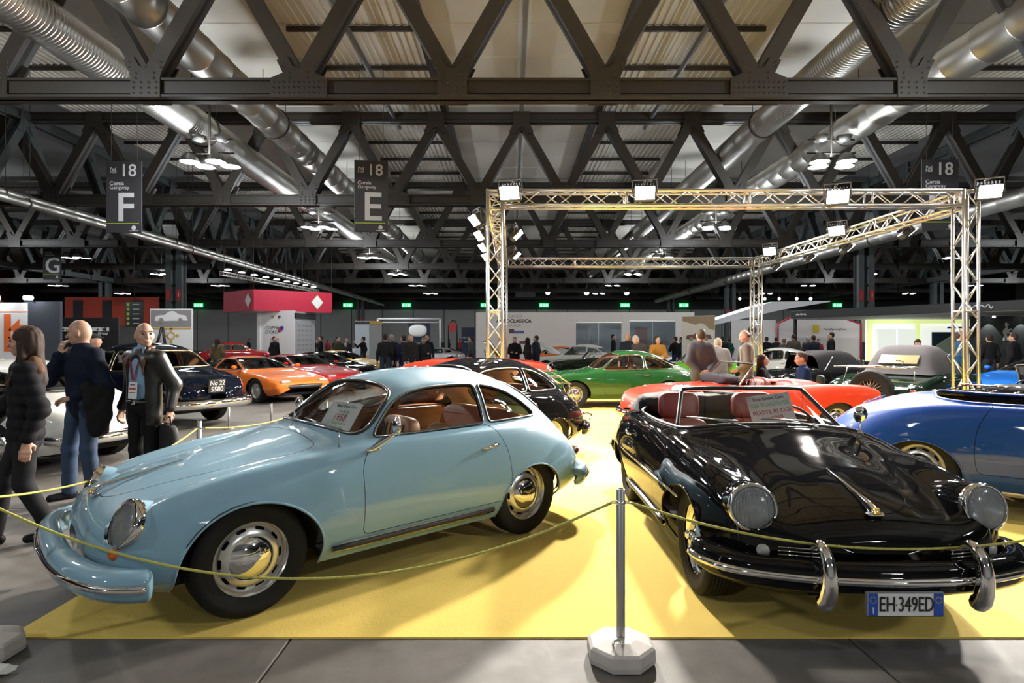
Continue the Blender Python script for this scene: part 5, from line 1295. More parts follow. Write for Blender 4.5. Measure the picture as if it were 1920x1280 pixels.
def hand_prims(w, d, nrm, side, curl=.5, s=1.):
    """palm, four fingers and thumb from wrist w; d towards the fingers, nrm out of the palm"""
    w = np.array(w, float); d = np.array(d, float); d /= np.linalg.norm(d); nrm = np.array(nrm, float); nrm -= (nrm @ d)*d; nrm /= np.linalg.norm(nrm); u = np.cross(d, nrm)*side
    P = []
    for k, (off, L) in enumerate(((.030, .070), (.010, .078), (-.010, .072), (-.029, .056))):
        kn = w+d*.090*s+u*off*s; P.append(('c', w+u*off*.45*s+d*.01, kn, .013*s, .0105*s)); a = curl*.5; q = kn; dd = d
        for j, f in enumerate((.45, .32, .23)):
            dd = d*math.cos(a)+nrm*math.sin(a); e = q+dd*L*f*s*1.15; P.append(('c', q, e, (.0098-.001*j)*s, (.0090-.001*j)*s)); q = e; a += curl*.9
    b = w+d*.025*s+u*.022*s+nrm*.006; m = b+(d*.6+u*.75+nrm*.3)*.042*s; P += [('c', b, m, .014*s, .0115*s), ('c', m, m+(d*.9+u*.15+nrm*.25)*.036*s, .0105*s, .009*s)]
    return P
def person(label, loc, rz, H=1.75, top=(.03, .03, .035), legs=(.03, .035, .05), hair=(.03, .02, .015), shoe=(.02, .018, .016), style='short', pose=None, cell=.028, coat=0., skin=0, cat='person', group=None, puff=False, open_front=None, bulk=0., extra=None, topmat=None, legmat=None):
    ps = pose or {}; s = H/1.75; t = thing('person', label, cat, loc, rz, group); hi = cell < .015
    lean = ps.get('lean', 0.); drop = ps.get('drop', 0.)*s
    def U(p):                         # upper body follows the bend at the hips
        x, y, z = [c*s for c in p]; z0 = .95*s; dz = z-z0
        return np.array((x*math.cos(lean)+dz*math.sin(lean), y, z0+dz*math.cos(lean)-x*math.sin(lean)-drop))
    hy, hp = ps.get('head', (0., 0.)); Rh = rotz(hy) @ roty(hp+lean*ps.get('hl', 1.)); hb = np.array((0, 0, 1.52))
    def Hd(p): return U(hb)+s*(Rh @ (np.array(p)-hb))
    E = lambda c, r: ('e', Hd(c), np.array(r)*s, Rh)
    arms = []
    for side, key in ((1, 'la'), (-1, 'ra')):
        el, wr, hd, pn = ps.get(key, ((-.04, .245, 1.12), (.05, .255, .87), (.15, 0, -1), (0, -1, 0)))[:4]; curl = (ps.get(key) or (0,)*4+(.5,))[4] if ps.get(key) and len(ps[key]) > 4 else .5
        m = lambda p: U((p[0], p[1]*side, p[2])); dv = lambda p: np.array((p[0], p[1]*side, p[2]), float)
        arms.append((m((0, .178, 1.405)), m(el), m(wr), dv(hd), dv(pn), side, curl))
    lg = ps.get('legs', (((.0, .10, .49), (-.02, .105, .085), 0.), ((.0, .10, .49), (-.02, .105, .085), 0.)))
    leg = []
    for side, (kn, an, yaw) in zip((1, -1), lg):
        m = lambda p: np.array((p[0], p[1]*side, p[2]))*s; hp_ = m((0, .088, .90))-np.array((0, 0, drop)); leg.append((hp_, m(kn), m(an), yaw*side))
    F_ = (np.array((math.cos(lean), 0, -math.sin(lean))), .64)
    sk = [E((0, 0, 1.635), (.098, .077, .115)), E((.030, 0, 1.575), (.068, .058, .066)), E((.055, 0, 1.543), (.038, .034, .030)), ('c', U((-.015, 0, 1.42)), Hd((-.012, 0, 1.57)), .058*s, .054*s),
          ('c', Hd((.092, 0, 1.640)), Hd((.120, 0, 1.598)), .008*s, .0145*s), E((.075, 0, 1.662), (.026, .055, .012))]
    for q in (-1, 1): sk += [E((-.004, q*.079, 1.618), (.020, .010, .034)), E((.060, q*.040, 1.600), (.030, .024, .026))]
    if hi: sk += [E((.094, 0, 1.566), (.012, .024, .006)), E((.093, 0, 1.556), (.012, .020, .007))]
    sk += [('c', U((0, 0, .95)), U((0, 0, 1.34)), .11*s, .13*s, F_)]
    for sh, el, wr, hd, pn, side, curl in arms:
        sk += [('c', U((0, 0, 1.38)), sh, .05*s, .045*s), ('c', sh, el, .042*s, .036*s), ('c', el, wr, .036*s, .026*s)]
        hs = hand_prims(wr, hd, pn, side, curl, s)
        sk += hs if hi else [('c', wr, np.array(wr)+hd/np.linalg.norm(hd)*.10*s, .030*s, .036*s), ('c', np.array(wr)+hd/np.linalg.norm(hd)*.09*s, np.array(wr)+hd/np.linalg.norm(hd)*.16*s, .03*s, .022*s)]
    for hp_, kn, an, yaw in leg: sk += [('c', hp_, kn, .075*s, .05*s), ('c', kn, an, .05*s, .035*s)]
    eye = [('e', Hd((.104, q*.033, 1.640)), np.array((.018, .017, .011))*s, Rh) for q in (-1, 1)] if hi else []
    V, F = sdf_mesh(sk, cell*(.62 if hi else .75), .012 if hi else .03, sub=eye); body = link('body', mesh_from(V, F), SKIN[skin], t)
    if hi:
        for q in (-1, 1):
            V, F = pillow((.024*s, .026*s, .018*s), 1., 12, 8); link('eye', mesh_from(V, F), M('eye_dark', (.03, .025, .02), .3), t, loc=Hd((.088, q*.033, 1.640)))
            mb = MB(); mb.tube([Hd((.097, q*.014, 1.663)), Hd((.100, q*.034, 1.669)), Hd((.088, q*.055, 1.662))], .0042*s, 5); mb.build('eyebrow', cloth(hair if style != 'bald' else (.10, .08, .07)), t)
        mb = MB(); mb.tube([Hd((.101, -.022, 1.561)), Hd((.107, 0, 1.562)), Hd((.101, .022, 1.561))], .0030*s, 5); mb.build('mouth', M('lip', (.33, .12, .10), .5), t)
    # hair
    hr = []
    if style == 'short': hr = [E((-.020, 0, 1.672), (.096, .085, .092)), E((-.045, 0, 1.625), (.062, .078, .085))]
    elif style == 'bald': hr = [] if hi else [E((-.035, 0, 1.62), (.072, .079, .05))]
    elif style in ('long', 'longf'):
        hr = [E((-.018, 0, 1.665), (.102, .092, .098)), E((-.040, 0, 1.60), (.080, .099, .12))]
        hr += [('c', Hd((-.06, 0, 1.58)), U((-.085, 0, 1.32)), .075*s, .085*s, ((1, 0, 0), .7))]
        for q in (-1, 1): hr += [('c', Hd((.0, q*.075, 1.60)), U((.02, q*.095, 1.40)), .030*s, .036*s), ('c', U((.02, q*.095, 1.40)), U((.06, q*.10, 1.24)), .036*s, .018*s)]
    elif style == 'cap': hr = [E((-.012, 0, 1.695), (.112, .090, .062)), ('c', Hd((.07, 0, 1.685)), Hd((.14, 0, 1.675)), .05*s, .035*s, (Rh @ np.array((0, 0, 1.)), .3)), E((-.05, 0, 1.60), (.055, .074, .06))]
    if hr:
        mod = (lambda X, Y, Z: .0018*np.sin(190*Y+120*X+14*Z)+.0016*np.sin(130*X-90*Y+6*Z)) if style.startswith('long') and hi else None
        V, F = sdf_mesh(hr, cell*.8, .02, mod); link('hair' if style != 'cap' else 'cap', mesh_from(V, F), M('hair_%02d%02d%02d' % tuple(int(c*99) for c in hair), hair, .7, noise=.35, nscale=60, spec=.25), t)
    # upper garment
    b = bulk; tp = [('c', U((0, 0, 1.00)), U((0, 0, 1.30)), (.158+b)*s, (.188+b)*s, F_), ('c', U((-.01, -.13, 1.395)), U((-.01, .13, 1.395)), (.075+b*.5)*s, (.075+b*.5)*s), ('c', U((-.01, 0, 1.40)), U((-.012, 0, 1.475)), .085*s, (.068+b*.3)*s)]
    if coat > 0: tp += [('c', U((0, 0, 1.02)), np.array((0, 0, (1.0-coat)*s-drop)), (.165+b)*s, (.185+b)*s, F_)]
    else: tp += [('c', U((0, 0, 1.02)), U((0, 0, .93)), (.158+b)*s, (.165+b)*s, F_)]
    for sh, el, wr, hd, pn, side, curl in arms:
        w2 = np.array(el)+(np.array(wr)-np.array(el))*.94
        tp += [('c', sh, el, (.066+b*.6)*s, (.056+b*.6)*s), ('c', el, w2, (.056+b*.6)*s, (.044+b*.5)*s)]
    mod = None
    if puff: mod = lambda X, Y, Z: -.012*np.abs(np.sin(Z*34/s))+.006
    elif open_front: mod = lambda X, Y, Z: .0025*np.sin(23*Z+9*Y)*np.sin(13*Y-7*Z+3*X)
    elif hi: mod = lambda X, Y, Z: .0045*np.sin(23*Z+9*Y+4*np.sin(11*X))*np.sin(13*Y-7*Z+3*X)+.003*np.sin(41*Z-17*X+5*Y)
    sub = ()
    if open_front:
        w_, z1, z0 = open_front; sub = [('c', U((.16, 0, z1)), U((.16, 0, 1.2)), .045*s, w_*s, ((1, 0, 0), .9)), ('c', U((.16, 0, 1.2)), U((.16, 0, 1.0)), w_*s, w_*1.05*s), ('c', U((.16, 0, 1.0)), np.array((.17*s, 0, z0*s)), w_*1.05*s, w_*1.15*s)]
    V, F = sdf_mesh(tp, cell, .045, mod, sub); tm = topmat or cloth(top); jk = link('jacket', mesh_from(V, F), tm, t)
    # trousers and shoes
    tr = [('c', np.array((0, -.05, .945))*s-np.array((0, 0, drop)), np.array((0, .05, .945))*s-np.array((0, 0, drop)), .118*s, .118*s, ((1, 0, 0), .9))]
    shp = []
    for hp_, kn, an, yaw in leg:
        tr += [('c', hp_, kn, .092*s, .068*s), ('c', kn, an, .068*s, .062*s)]
        f = np.array((math.cos(yaw), math.sin(yaw), 0)); a0 = np.array(an); z = a0[2]-.05*s
        shp.append([('c', a0*np.array((1, 1, 0))+f*-.035*s+np.array((0, 0, z)), a0*np.array((1, 1, 0))+f*.15*s+np.array((0, 0, z-.005*s)), .040*s, .036*s), ('c', a0-np.array((0, 0, .02)), a0*np.array((1, 1, 0))+np.array((0, 0, z)), .045*s, .042*s)])
    mod2 = (lambda X, Y, Z: .0035*np.sin(37*Z+11*X)*np.sin(19*Y+5*Z)) if hi else None
    V, F = sdf_mesh(tr, cell, .03, mod2); link('trousers', mesh_from(V, F), legmat or cloth(legs), t)
    for q in shp:
        V, F = sdf_mesh(q, cell*.8, .03); V[:, 2] = np.maximum(V[:, 2], .002); link('shoe', mesh_from(V, F), cloth(shoe, .5), t)
    if extra: extra(t, U, Hd, s, arms)
    return t
def face_to(x, y, px, py): return math.atan2(py-y, px-x)
# woman walking left, long brown hair, black puffer jacket
def scarf_w(t, U, Hd, s, arms):
    V, F = sdf_mesh([('c', U((-.05, .10, 1.47)), U((-.06, .17, 1.40)), .045*s, .048*s), ('c', U((-.06, .17, 1.40)), U((-.05, .215, 1.27)), .045*s, .018*s), ('c', U((.05, .11, 1.42)), U((.12, .13, 1.30)), .025*s, .016*s)], .012, .03, lambda X, Y, Z: .006*np.sin(60*Z+40*Y)*np.sin(50*X))
    link('hair_ends', mesh_from(V, F), M('hair_ends_brown', (.09, .042, .018), .7, noise=.5, nscale=60, spec=.2), t)
    for x0, sd in ((.19, 1),):
        mb = MB(); mb.box(U((-.05, .31, .96)), (.03, .01, .012)); mb.build('sleeve_tag', M('tag_white', (.8, .8, .8), .5), t)
person('woman with long brown hair in black puffer jacket walking left', (-3.71, 4.52, 0), PI+.70, 1.64, (.012, .011, .014), (.020, .020, .022), (.032, .017, .011), (.010, .010, .011), 'long',
    dict(head=(-.40, .02), la=((-.08, .265, 1.10), (.0, .275, .86), (.10, -.02, -1), (.1, -1, 0), .3), ra=((.10, .24, 1.12), (.26, .22, .92), (.5, 0, -.8), (0, -1, 0), .8), legs=(((.02, .08, .49), (-.16, .08, .10), 0.), ((.14, .07, .50), (.20, .07, .085), 0.))), .0105, .09, 0, puff=True, bulk=.010, extra=scarf_w)
def bag(t, U, Hd, s, arms):
    sh, el, wr, hd, pn, side, c = arms[1]; p = np.array(wr)+np.array((.03, 0, -.10))
    V, F = pillow((.12, .05, .16), .6, c=p+np.array((0, 0, -.12))); o = MB().add(V, F, True).build('handbag', BLACKP, t)
# man with his hand at his chin, dark blue jumper, coat over the arm
def coat_arm(t, U, Hd, s, arms):
    sh, el, wr, hd, pn, side, c = arms[0]; m = (np.array(el)+np.array(wr))/2
    V, F = sdf_mesh([('c', m+np.array((.02, .03, .02)), m+np.array((-.02, .08, -.34)), .07, .085, ((0, 1, 0), .7)), ('c', m+np.array((-.05, .05, .0)), m+np.array((-.10, .06, -.38)), .06, .05), ('c', np.array(el), m+np.array((-.06, .09, -.22)), .07, .075)], .012, .05, lambda X, Y, Z: .010*np.sin(31*X+22*Z)*np.sin(24*Y-9*Z))
    tag(link('folded_coat', mesh_from(V, F), M('coat_black', (.006, .006, .007), .8, noise=.2, nscale=30, spec=.2), t))
    V, F = sdf_mesh([('c', U((-.05, -.15, 1.02)), U((-.06, -.19, .83)), .09, .075, ((1, 0, 0), .8))], .014, .03); link('shoulder_bag', mesh_from(V, F), BLACKP, t)
DENIM = M('blue_denim', (.020, .042, .090), .8, noise=.45, nscale=7, bump=.1)
person('balding man in dark blue jumper and jeans with hand at his chin', (-4.16, 5.75, 0), PI+1.22, 1.74, (.008, .012, .028), (.035, .075, .16), (.27, .17, .12), (.012, .012, .013), 'bald',
    dict(head=(-.98, .10), lean=.03, ra=((.17, .235, 1.17), (.135, .125, 1.415), (-.22, -.1, .9), (-1, -.1, 0), .6), la=((-.02, .285, 1.12), (.21, .16, 1.02), (.4, -.8, -.1), (0, -.3, -1), .8), legs=(((.03, .11, .49), (.0, .14, .085), .3), ((.05, .12, .49), (.03, .16, .085), .3))), .0105, 0, 0, bulk=.012, extra=coat_arm, legmat=DENIM)
# man in the open leather jacket with badge and bag
def badge(t, U, Hd, s, arms):
    V, F = sdf_mesh([('c', U((0, 0, 1.06)), U((.0, 0, 1.30)), .162*s, .172*s, ((1, 0, 0), .66)), ('c', U((-.01, -.10, 1.40)), U((-.01, .10, 1.40)), .062*s, .062*s), ('c', U((0, 0, 1.42)), U((.008, 0, 1.50)), .070*s, .060*s)], .012, .04)
    link('shirt', mesh_from(V, F), M('shirt_light_blue', (.20, .32, .46), .8, noise=.08, nscale=30), t)
    for q in (-1, 1):
        mb = MB(); mb.prism([(-.01, 0), (.055, -.02), (.06, .05), (.0, .05)], 0, .006, 'yz', (0, 0, 0)); 
        link('shirt_collar', mb.mesh(), MATS['shirt_light_blue'], t, loc=U((.073, q*.018, 1.455)), rot=(.2*q, -.5, 0 if q > 0 else PI*0), scale=(1, q, 1))
        P = [U((.055, q*.062, 1.47)), U((.105, q*.055, 1.38)), U((.122, q*.03, 1.28)), U((.126, q*.006, 1.19))]; MB().tube(smooth_poly(P, 5, closed=False), .0075, 6, flat=.5).build('lanyard', M('lanyard_red', (.30, .012, .03), .7), t)
        V, F = sdf_mesh([('c', U((.035, q*.085, 1.485)), U((.112, q*.115, 1.37)), .013*s, .022*s, ((1, 0, 0), .6)), ('c', U((.112, q*.115, 1.37)), U((.128, q*.12, 1.22)), .022*s, .008*s, ((1, 0, 0), .6)), ('c', U((-.06, q*.055, 1.51)), U((.035, q*.085, 1.485)), .017*s, .014*s)], .011, .03); link('jacket_collar', mesh_from(V, F), M('collar_tan', (.10, .045, .018), .6, noise=.2), t)
    b = link('badge', MB().box((0, 0, 0), (.004, .105, .155), bev=.0015).mesh(), M('badge_white', (.75, .75, .74), .4), t, loc=U((.142, .015, 1.09)), rot=(0, -.05, 0))
    MB().box((.003, 0, .018), (.002, .080, .018)).build('badge_band', INKR, b); MB().box((.003, 0, .055), (.002, .06, .008)).build('badge_line', INKK, b); MB().box((.003, 0, -.02), (.002, .07, .006)).build('badge_line', INKK, b)
    mb = MB(); mb.tube([U((.118*math.cos(a)+.0, .172*math.sin(a), .975)) for a in np.linspace(0, 2*PI, 24, endpoint=False)], .016, 6, closed=True); mb.build('belt', BLACKP, t); MB().box(U((.126, .0, .975)), (.012, .05, .04), bev=.004).build('buckle', CHROME, t)
    sh, el, wr, hd, pn, side, c = arms[0]; p = np.array(wr)+np.array((.02, .0, -.12))
    V, F = pillow((.42, .10, .34), .5, c=(0, 0, -.19)); V[:, 0] *= 1+.12*(-V[:, 2]); bg = link('black_bag', mesh_from(V, F), M('bag_black', (.010, .010, .011), .7, noise=.2, nscale=20), t, loc=p, rot=(0, 0, 1.1))
    MB().tube([(-.10, 0, -.03), (-.07, 0, .05), (.07, 0, .05), (.10, 0, -.03)], .010, 6).build('bag_handle', BLACKP, bg)
LEATH = M('black_brown_leather', (.010, .008, .007), .40, noise=.25, nscale=12, bump=.25)
person('bald man in open leather jacket and pale blue shirt with red lanyard', (-3.57, 5.75, 0), -PI/2-.30, 1.71, (.02, .014, .012), (.008, .008, .009), (.30, .20, .15), (.012, .011, .010), 'bald',
    dict(head=(1.1, -.02), la=((-.10, .27, 1.13), (-.02, .30, .90), (.15, .05, -1), (-.2, -1, 0), .9), ra=((-.08, .25, 1.13), (.02, .27, .90), (.2, 0, -1), (0, -1, 0), .6)), .0105, .16, 0, bulk=.014, open_front=(.125, 1.52, .55), extra=badge, topmat=LEATH)
# people among the cars; px, Y give the place, each looks towards a yaw
def at_floor(px, Y): x = (px-960)*Y/FPX; return (x, Y, .009 if -2.6 < x < 9.6 and Y < 18.9 else 0)
G1 = 'visitors among the cars'
def P2(px, Y, rz, label, H=1.75, **k): return person(label, at_floor(px, Y), rz, H, group=G1, **k)
BACK = dict(la=((-.06, .26, 1.12), (-.17, .10, .93), (-.1, -1, -.3), (-1, 0, 0)), ra=((-.06, .26, 1.12), (-.17, .10, .95), (-.1, -1, -.3), (-1, 0, 0)))
FOLD = dict(la=((.06, .25, 1.13), (.24, .02, 1.13), (.1, -1, 0), (-1, 0, 0)), ra=((.06, .25, 1.13), (.24, .02, 1.10), (.1, -1, 0), (-1, 0, 0)))
CHIN = dict(la=((.10, .24, 1.14), (.17, .07, 1.40), (0, -.3, 1), (-1, 0, 0)))
BEND = dict(lean=.55, hl=.9, la=((.10, .24, 1.15), (.28, .15, 1.02), (.8, 0, -.5), (0, 0, -1)), ra=((.10, .24, 1.15), (.28, .15, 1.02), (.8, 0, -.5), (0, 0, -1)))
PHONE = dict(la=((.20, .22, 1.25), (.40, .10, 1.42), (.2, 0, 1), (1, 0, 0)))
P2(177, 9.8, .1, 'person in dark flat cap just behind the man with hand at chin', 1.66, style='cap', hair=(.02, .025, .04), top=(.02, .02, .022))
P2(1314, 11.6, PI/2+.05, 'man in grey jacket with hands behind his back beside the green coupe', 1.76, top=(.075, .072, .085), hair=(.06, .045, .03), pose=BACK, coat=.12, bulk=.03, cell=.017)
P2(1345, 12.6, 1.2, 'bending person in grey camouflage coat beside the grey jacket', 1.68, top=(.17, .15, .15), hair=(.25, .2, .16), pose=BEND, coat=.1, bulk=.03, cell=.02)
def scarf(t, U, Hd, s, arms):
    V, F = sdf_mesh([('e', U((.01, 0, 1.475)), (.095, .09, .05)), ('c', U((.10, .03, 1.44)), U((.15, .05, 1.06)), .04, .035)], .02, .03); link('scarf', mesh_from(V, F), BLACKP, t)
    V, F = sdf_mesh([('c', U((.05, 0, 1.0)), U((.05, 0, 1.35)), .125, .13, ((1, 0, 0), .8))], .02, .03); link('shirt', mesh_from(V, F), cloth((.5, .5, .52)), t)
P2(1400, 11.6, PI-.35, 'balding bearded man in grey tweed coat and black scarf', 1.75, top=(.17, .145, .12), legs=(.30, .25, .18), style='bald', hair=(.06, .04, .03), coat=.22, bulk=.02, cell=.017, open_front=(.06, 1.45, .8), extra=scarf, pose=dict(head=(.1, .3), la=((-.02, .25, 1.12), (.14, .20, .98), (.8, -.4, -.3), (0, -1, 0))))
SIT = dict(drop=.42, legs=(((.42, .10, .50), (.40, .10, .085), 0.), ((.42, .10, .50), (.40, .10, .085), 0.)), la=((.12, .24, 1.14), (.34, .12, 1.16), (1, -.3, 0), (0, 0, -1)), ra=((.12, .24, 1.14), (.34, .12, 1.16), (1, -.3, 0), (0, 0, -1)))
P2(1430, 11.8, -.5, 'woman with dark curly hair in black seated behind the red roadster', 1.66, top=(.012, .012, .014), hair=(.045, .018, .014), style='long', pose=SIT, cell=.017)
P2(1513, 11.15, PI-.2, 'man in blue jacket seated opposite the dark-haired woman', 1.74, top=(.012, .03, .10), hair=(.06, .035, .02), pose=dict(SIT, lean=.15), cell=.017)
# bistro table and chairs of the seated pair
tb = thing('bistro_table', 'small round table between the seated man and woman', 'table', (5.25, 11.62, 0)); MB().lathe([(.001, .74), (.33, .74), (.35, .73), (.35, .715), (.001, .71)], 28).build('tabletop', M('table_white', (.7, .7, .7), .4), tb); MB().lathe([(.03, .71), (.03, .03), (.22, .02), (.22, .008), (.001, .008)], 20).build('pedestal', CHROME, tb)
tag(MB().lathe([(.001, 0), (.033, 0), (.035, .14), (.016, .20), (.015, .24), (.001, .24)], 16, 'z', (5.15, 11.5, .742)).build('water_bottle', GLASS('bottle_glass', (.5, .8, .6), 1.2)), 'green tinted plastic bottle on the bistro table', 'bottle')
tag(MB().lathe([(.001, 0), (.03, 0), (.038, .09), (.036, .09), (.028, .01), (.001, .01)], 14, 'z', (5.36, 11.55, .742)).build('drinking_cup', M('cup_white', (.8, .8, .8), .4)), 'white cup on the bistro table', 'cup')
for (x, y), rz, l in (((5.0, 11.8), -.5, 'dark chair under the seated woman'), ((5.555, 11.15), PI-.2, 'dark chair under the seated man')):
    c = thing('chair', l, 'chair', (x, y, 0), rz); V, F = pillow((.44, .44, .06), .4, c=(.02, 0, .42)); MB().add(V, F, True).build('seat', BLACKP, c); V, F = pillow((.05, .42, .36), .4, c=(-.24, 0, .72)); MB().add(V, F, True).build('backrest', BLACKP, c)
    for a in (-1, 1):
        for b in (-1, 1): MB().tube([(.02+a*.18, b*.18, .41), (.02+a*.22, b*.2, .005)], .014, 6).build('leg', CHROME, c)
    for b in (-1, 1): MB().tube([(-.17, b*.17, .42), (-.25, b*.17, .86)], .013, 6).build('back_post', CHROME, c)
P2(1233, 17.8, -PI/2+.1, 'woman with dark hair in mustard coat and scarf', 1.68, top=(.42, .20, .04), hair=(.03, .018, .014), style='long', pose=dict(la=((.05, .24, 1.13), (.22, .08, 1.10), (.2, -1, 0), (-1, 0, 0)), ra=((.05, .24, 1.13), (.22, .08, 1.08), (.2, -1, 0), (-1, 0, 0))), cell=.02, bulk=.02)
P2(1203, 17.2, PI+.6, 'grey-haired man in charcoal jumper looking down over the green coupe', 1.74, top=(.04, .036, .036), hair=(.3, .27, .25), pose=dict(lean=.3, head=(0, .45)), cell=.02, bulk=.02)
P2(1177, 18.6, PI+1.0, 'red-haired man in dark blazer by the green coupe', 1.80, top=(.015, .02, .032), hair=(.38, .2, .1), style='bald', cell=.02)
P2(1266, 26., 2.2, 'man in black jacket and jeans by the lounge wall', 1.74, top=(.014, .014, .016), legs=(.02, .04, .12), pose=CHIN)
P2(1277, 25.5, 2.4, 'partly hidden person in black by the beige banner', 1.72, top=(.02, .02, .02))
P2(1150, 29., -.1, 'bearded man in black against the lounge wall', 1.88, top=(.015, .015, .017))
P2(965, 23.6, -PI/2-.1, 'woman in black coat with fur collar and white shirt', 1.70, top=(.014, .014, .015), hair=(.03, .02, .018), coat=.1, bulk=.03, pose=FOLD)
P2(990, 23.9, .5, 'woman with very long dark hair next to the navy parka', 1.68, top=(.04, .03, .03), hair=(.02, .014, .012), style='long', coat=.2)
P2(1005, 23.3, PI-.4, 'man in navy parka with fur hood', 1.76, top=(.016, .02, .04), hair=(.04, .03, .025), coat=.15, bulk=.04)
P2(722, 20.3, PI/2+.2, 'man in navy hoodie and jeans seen from behind', 1.78, top=(.012, .015, .03), legs=(.03, .05, .09), cell=.02)
P2(735, 21.3, PI/2-.3, 'grey-haired person behind the navy hoodie', 1.78, top=(.02, .025, .04), hair=(.35, .32, .3))
P2(756, 20.8, 2.5, 'man in dark blue jacket behind the blond man', 1.74, top=(.02, .022, .06), legs=(.02, .025, .1))
P2(770, 19.8, -.9, 'blond man in black quilted jacket and beige trousers', 1.76, top=(.015, .016, .022), legs=(.55, .47, .34), hair=(.32, .2, .1), puff=True, bulk=.02, cell=.02, open_front=(.05, 1.4, .8))
P2(794, 21.5, -1.2, 'person in dark coat holding papers', 1.70, top=(.03, .03, .035), hair=(.18, .15, .13), pose=dict(head=(0, .5), la=((.05, .24, 1.13), (.25, .1, 1.12), (1, 0, 0), (0, 0, 1))))
P2(800, 23., -1.5, 'man in dark suit behind the person with papers', 1.80, top=(.02, .022, .03))
P2(681, 28.8, PI-.2, 'man in black holding up a phone by the white kiosk', 1.76, top=(.014, .015, .017), pose=PHONE)
P2(634, 29.6, -.5, 'bearded man in olive camouflage jacket', 1.76, top=(.06, .06, .035), bulk=.02)
P2(650, 31.4, -1.2, 'bald man in dark clothes behind the camouflage jacket', 1.70, top=(.03, .03, .035), style='bald')
P2(648, 30.4, 2., 'grey-haired woman seated low by the camouflage jacket', 1.45, top=(.03, .03, .045), hair=(.5, .46, .42))
P2(601, 29., PI+.4, 'man in black with hand raised to his face beside the white booth', 1.80, top=(.014, .014, .018), pose=CHIN)
P2(515, 27.5, -.4, 'man in black jacket standing before the white booth', 1.76, top=(.014, .014, .016), cell=.02, bulk=.02)
P2(408, 24., PI/2, 'person with dark hair in khaki coat behind the orange car', 1.66, top=(.13, .10, .05), hair=(.02, .016, .014), style='long', bulk=.03)
P2(883, 27., PI-.3, 'man in grey jacket beside the blue roll-up banner', 1.76, top=(.08, .085, .08))
P2(1355, 26.5, PI/2, 'man in black seen from behind left of the rear tower', 1.76, top=(.018, .018, .02))
P2(1367, 34.5, PI/2, 'person in dark green far behind the rear tower', 1.70, top=(.02, .08, .05))
P2(1437, 30., PI/2+.2, 'man in black seen from behind right of the rear tower', 1.76, top=(.015, .016, .018))
P2(1455, 31., PI/2-.3, 'dark figure further right beyond the rear tower', 1.74, top=(.02, .02, .022))
P2(1470, 26., PI/2, 'brown-haired person beside the olive parka', 1.66, top=(.07, .06, .05), hair=(.12, .07, .04))
P2(1488, 23.8, PI/2+.1, 'man in olive parka seen from behind', 1.82, top=(.07, .062, .045), coat=.15, bulk=.03, cell=.02)
P2(1515, 25.5, PI/2, 'grey-haired man in dark jacket seen from behind', 1.76, top=(.025, .03, .035), hair=(.28, .28, .28))
P2(1525, 24.6, PI/2-.1, 'man in navy jacket seen from behind beside the grey-haired man', 1.78, top=(.015, .02, .035))
P2(1558, 22.8, PI-.5, 'tall man in black coat left of the double column', 1.88, top=(.012, .012, .014), coat=.2, bulk=.03, cell=.02)
P2(1535, 32., -PI/2, 'far visitor in red beyond the navy jacket', 1.66, top=(.5, .03, .06))
P2(1704, 19., -PI/2+.4, 'man in black leaning down before the yellow booth', 1.66, top=(.014, .014, .016), pose=dict(lean=.4, head=(0, .3)), cell=.02)
P2(1795, 15.5, -.3, 'man in black and blue striped jumper behind the lattice tower', 1.80, top=(.012, .05, .11), cell=.02, pose=BEND if 0 else dict(lean=.1))
P2(1855, 18.6, PI/2-.2, 'man in black jumper seen from behind at the right', 1.74, top=(.016, .016, .018), cell=.02)
P2(1900, 17.2, PI/2+.5, 'man in dark puffer jacket at the right edge', 1.76, top=(.012, .013, .017), puff=True, bulk=.03, cell=.02)
for i, (px, Y) in enumerate(((345, 50), (466, 46), (830, 60), (842, 62), (862, 52), (872, 58), (1110, 60), (690, 66), (700, 70), (712, 64), (590, 62), (1320, 60), (615, 52), (628, 60))):
    P2(px, Y, RNG.uniform(0, 6), 'small far visitor, %s' % ['left of the red canopy', 'left edge of the white booth', 'by the silver coupe', 'right of the silver coupe', 'in front of the grey wall with sign', 'before the blue banner', 'far behind the white coupe', 'behind the kiosk', 'right of the kiosk', 'behind the navy hoodie group', 'beyond the white booth side', 'behind the beige banner', 'left of the kiosk', 'between booth and kiosk'][i], RNG.uniform(1.65, 1.82), top=tuple(RNG.uniform(.012, .05, 3)) if i % 4 else (.3, .03, .04), cell=.045)
# ------------------------------------------------------------------ booths, banners and signs further back
WB = M('booth_white', (.84, .82, .80), .6, noise=.03, nscale=2); WBW = M('booth_warm_white', (.86, .80, .75), .6, noise=.03, nscale=2); GRYB = M('booth_grey', (.38, .37, .37), .6, noise=.03)
CANR = M('canopy_red', (.52, .012, .045), .55, noise=.04, nscale=2); GOLD = M('print_gold', (.62, .38, .08), .5); PRG = M('print_grey', (.30, .27, .27), .6); PRM = M('print_mauve', (.16, .06, .08), .6); PRBR = M('print_brown', (.30, .22, .15), .6)
def wallseg(mb, a, b, z0, z1, th=.10):
    a = np.array(a, float); b = np.array(b, float); d = b-a; L = np.linalg.norm(d); mb.box((*((a+b)/2), (z0+z1)/2), (L, th, z1-z0), rotz(math.atan2(d[1], d[0])), bev=.01); return mb
def facing(a, b): a = np.array(a); b = np.array(b); d = b-a; return math.atan2(d[1], d[0])
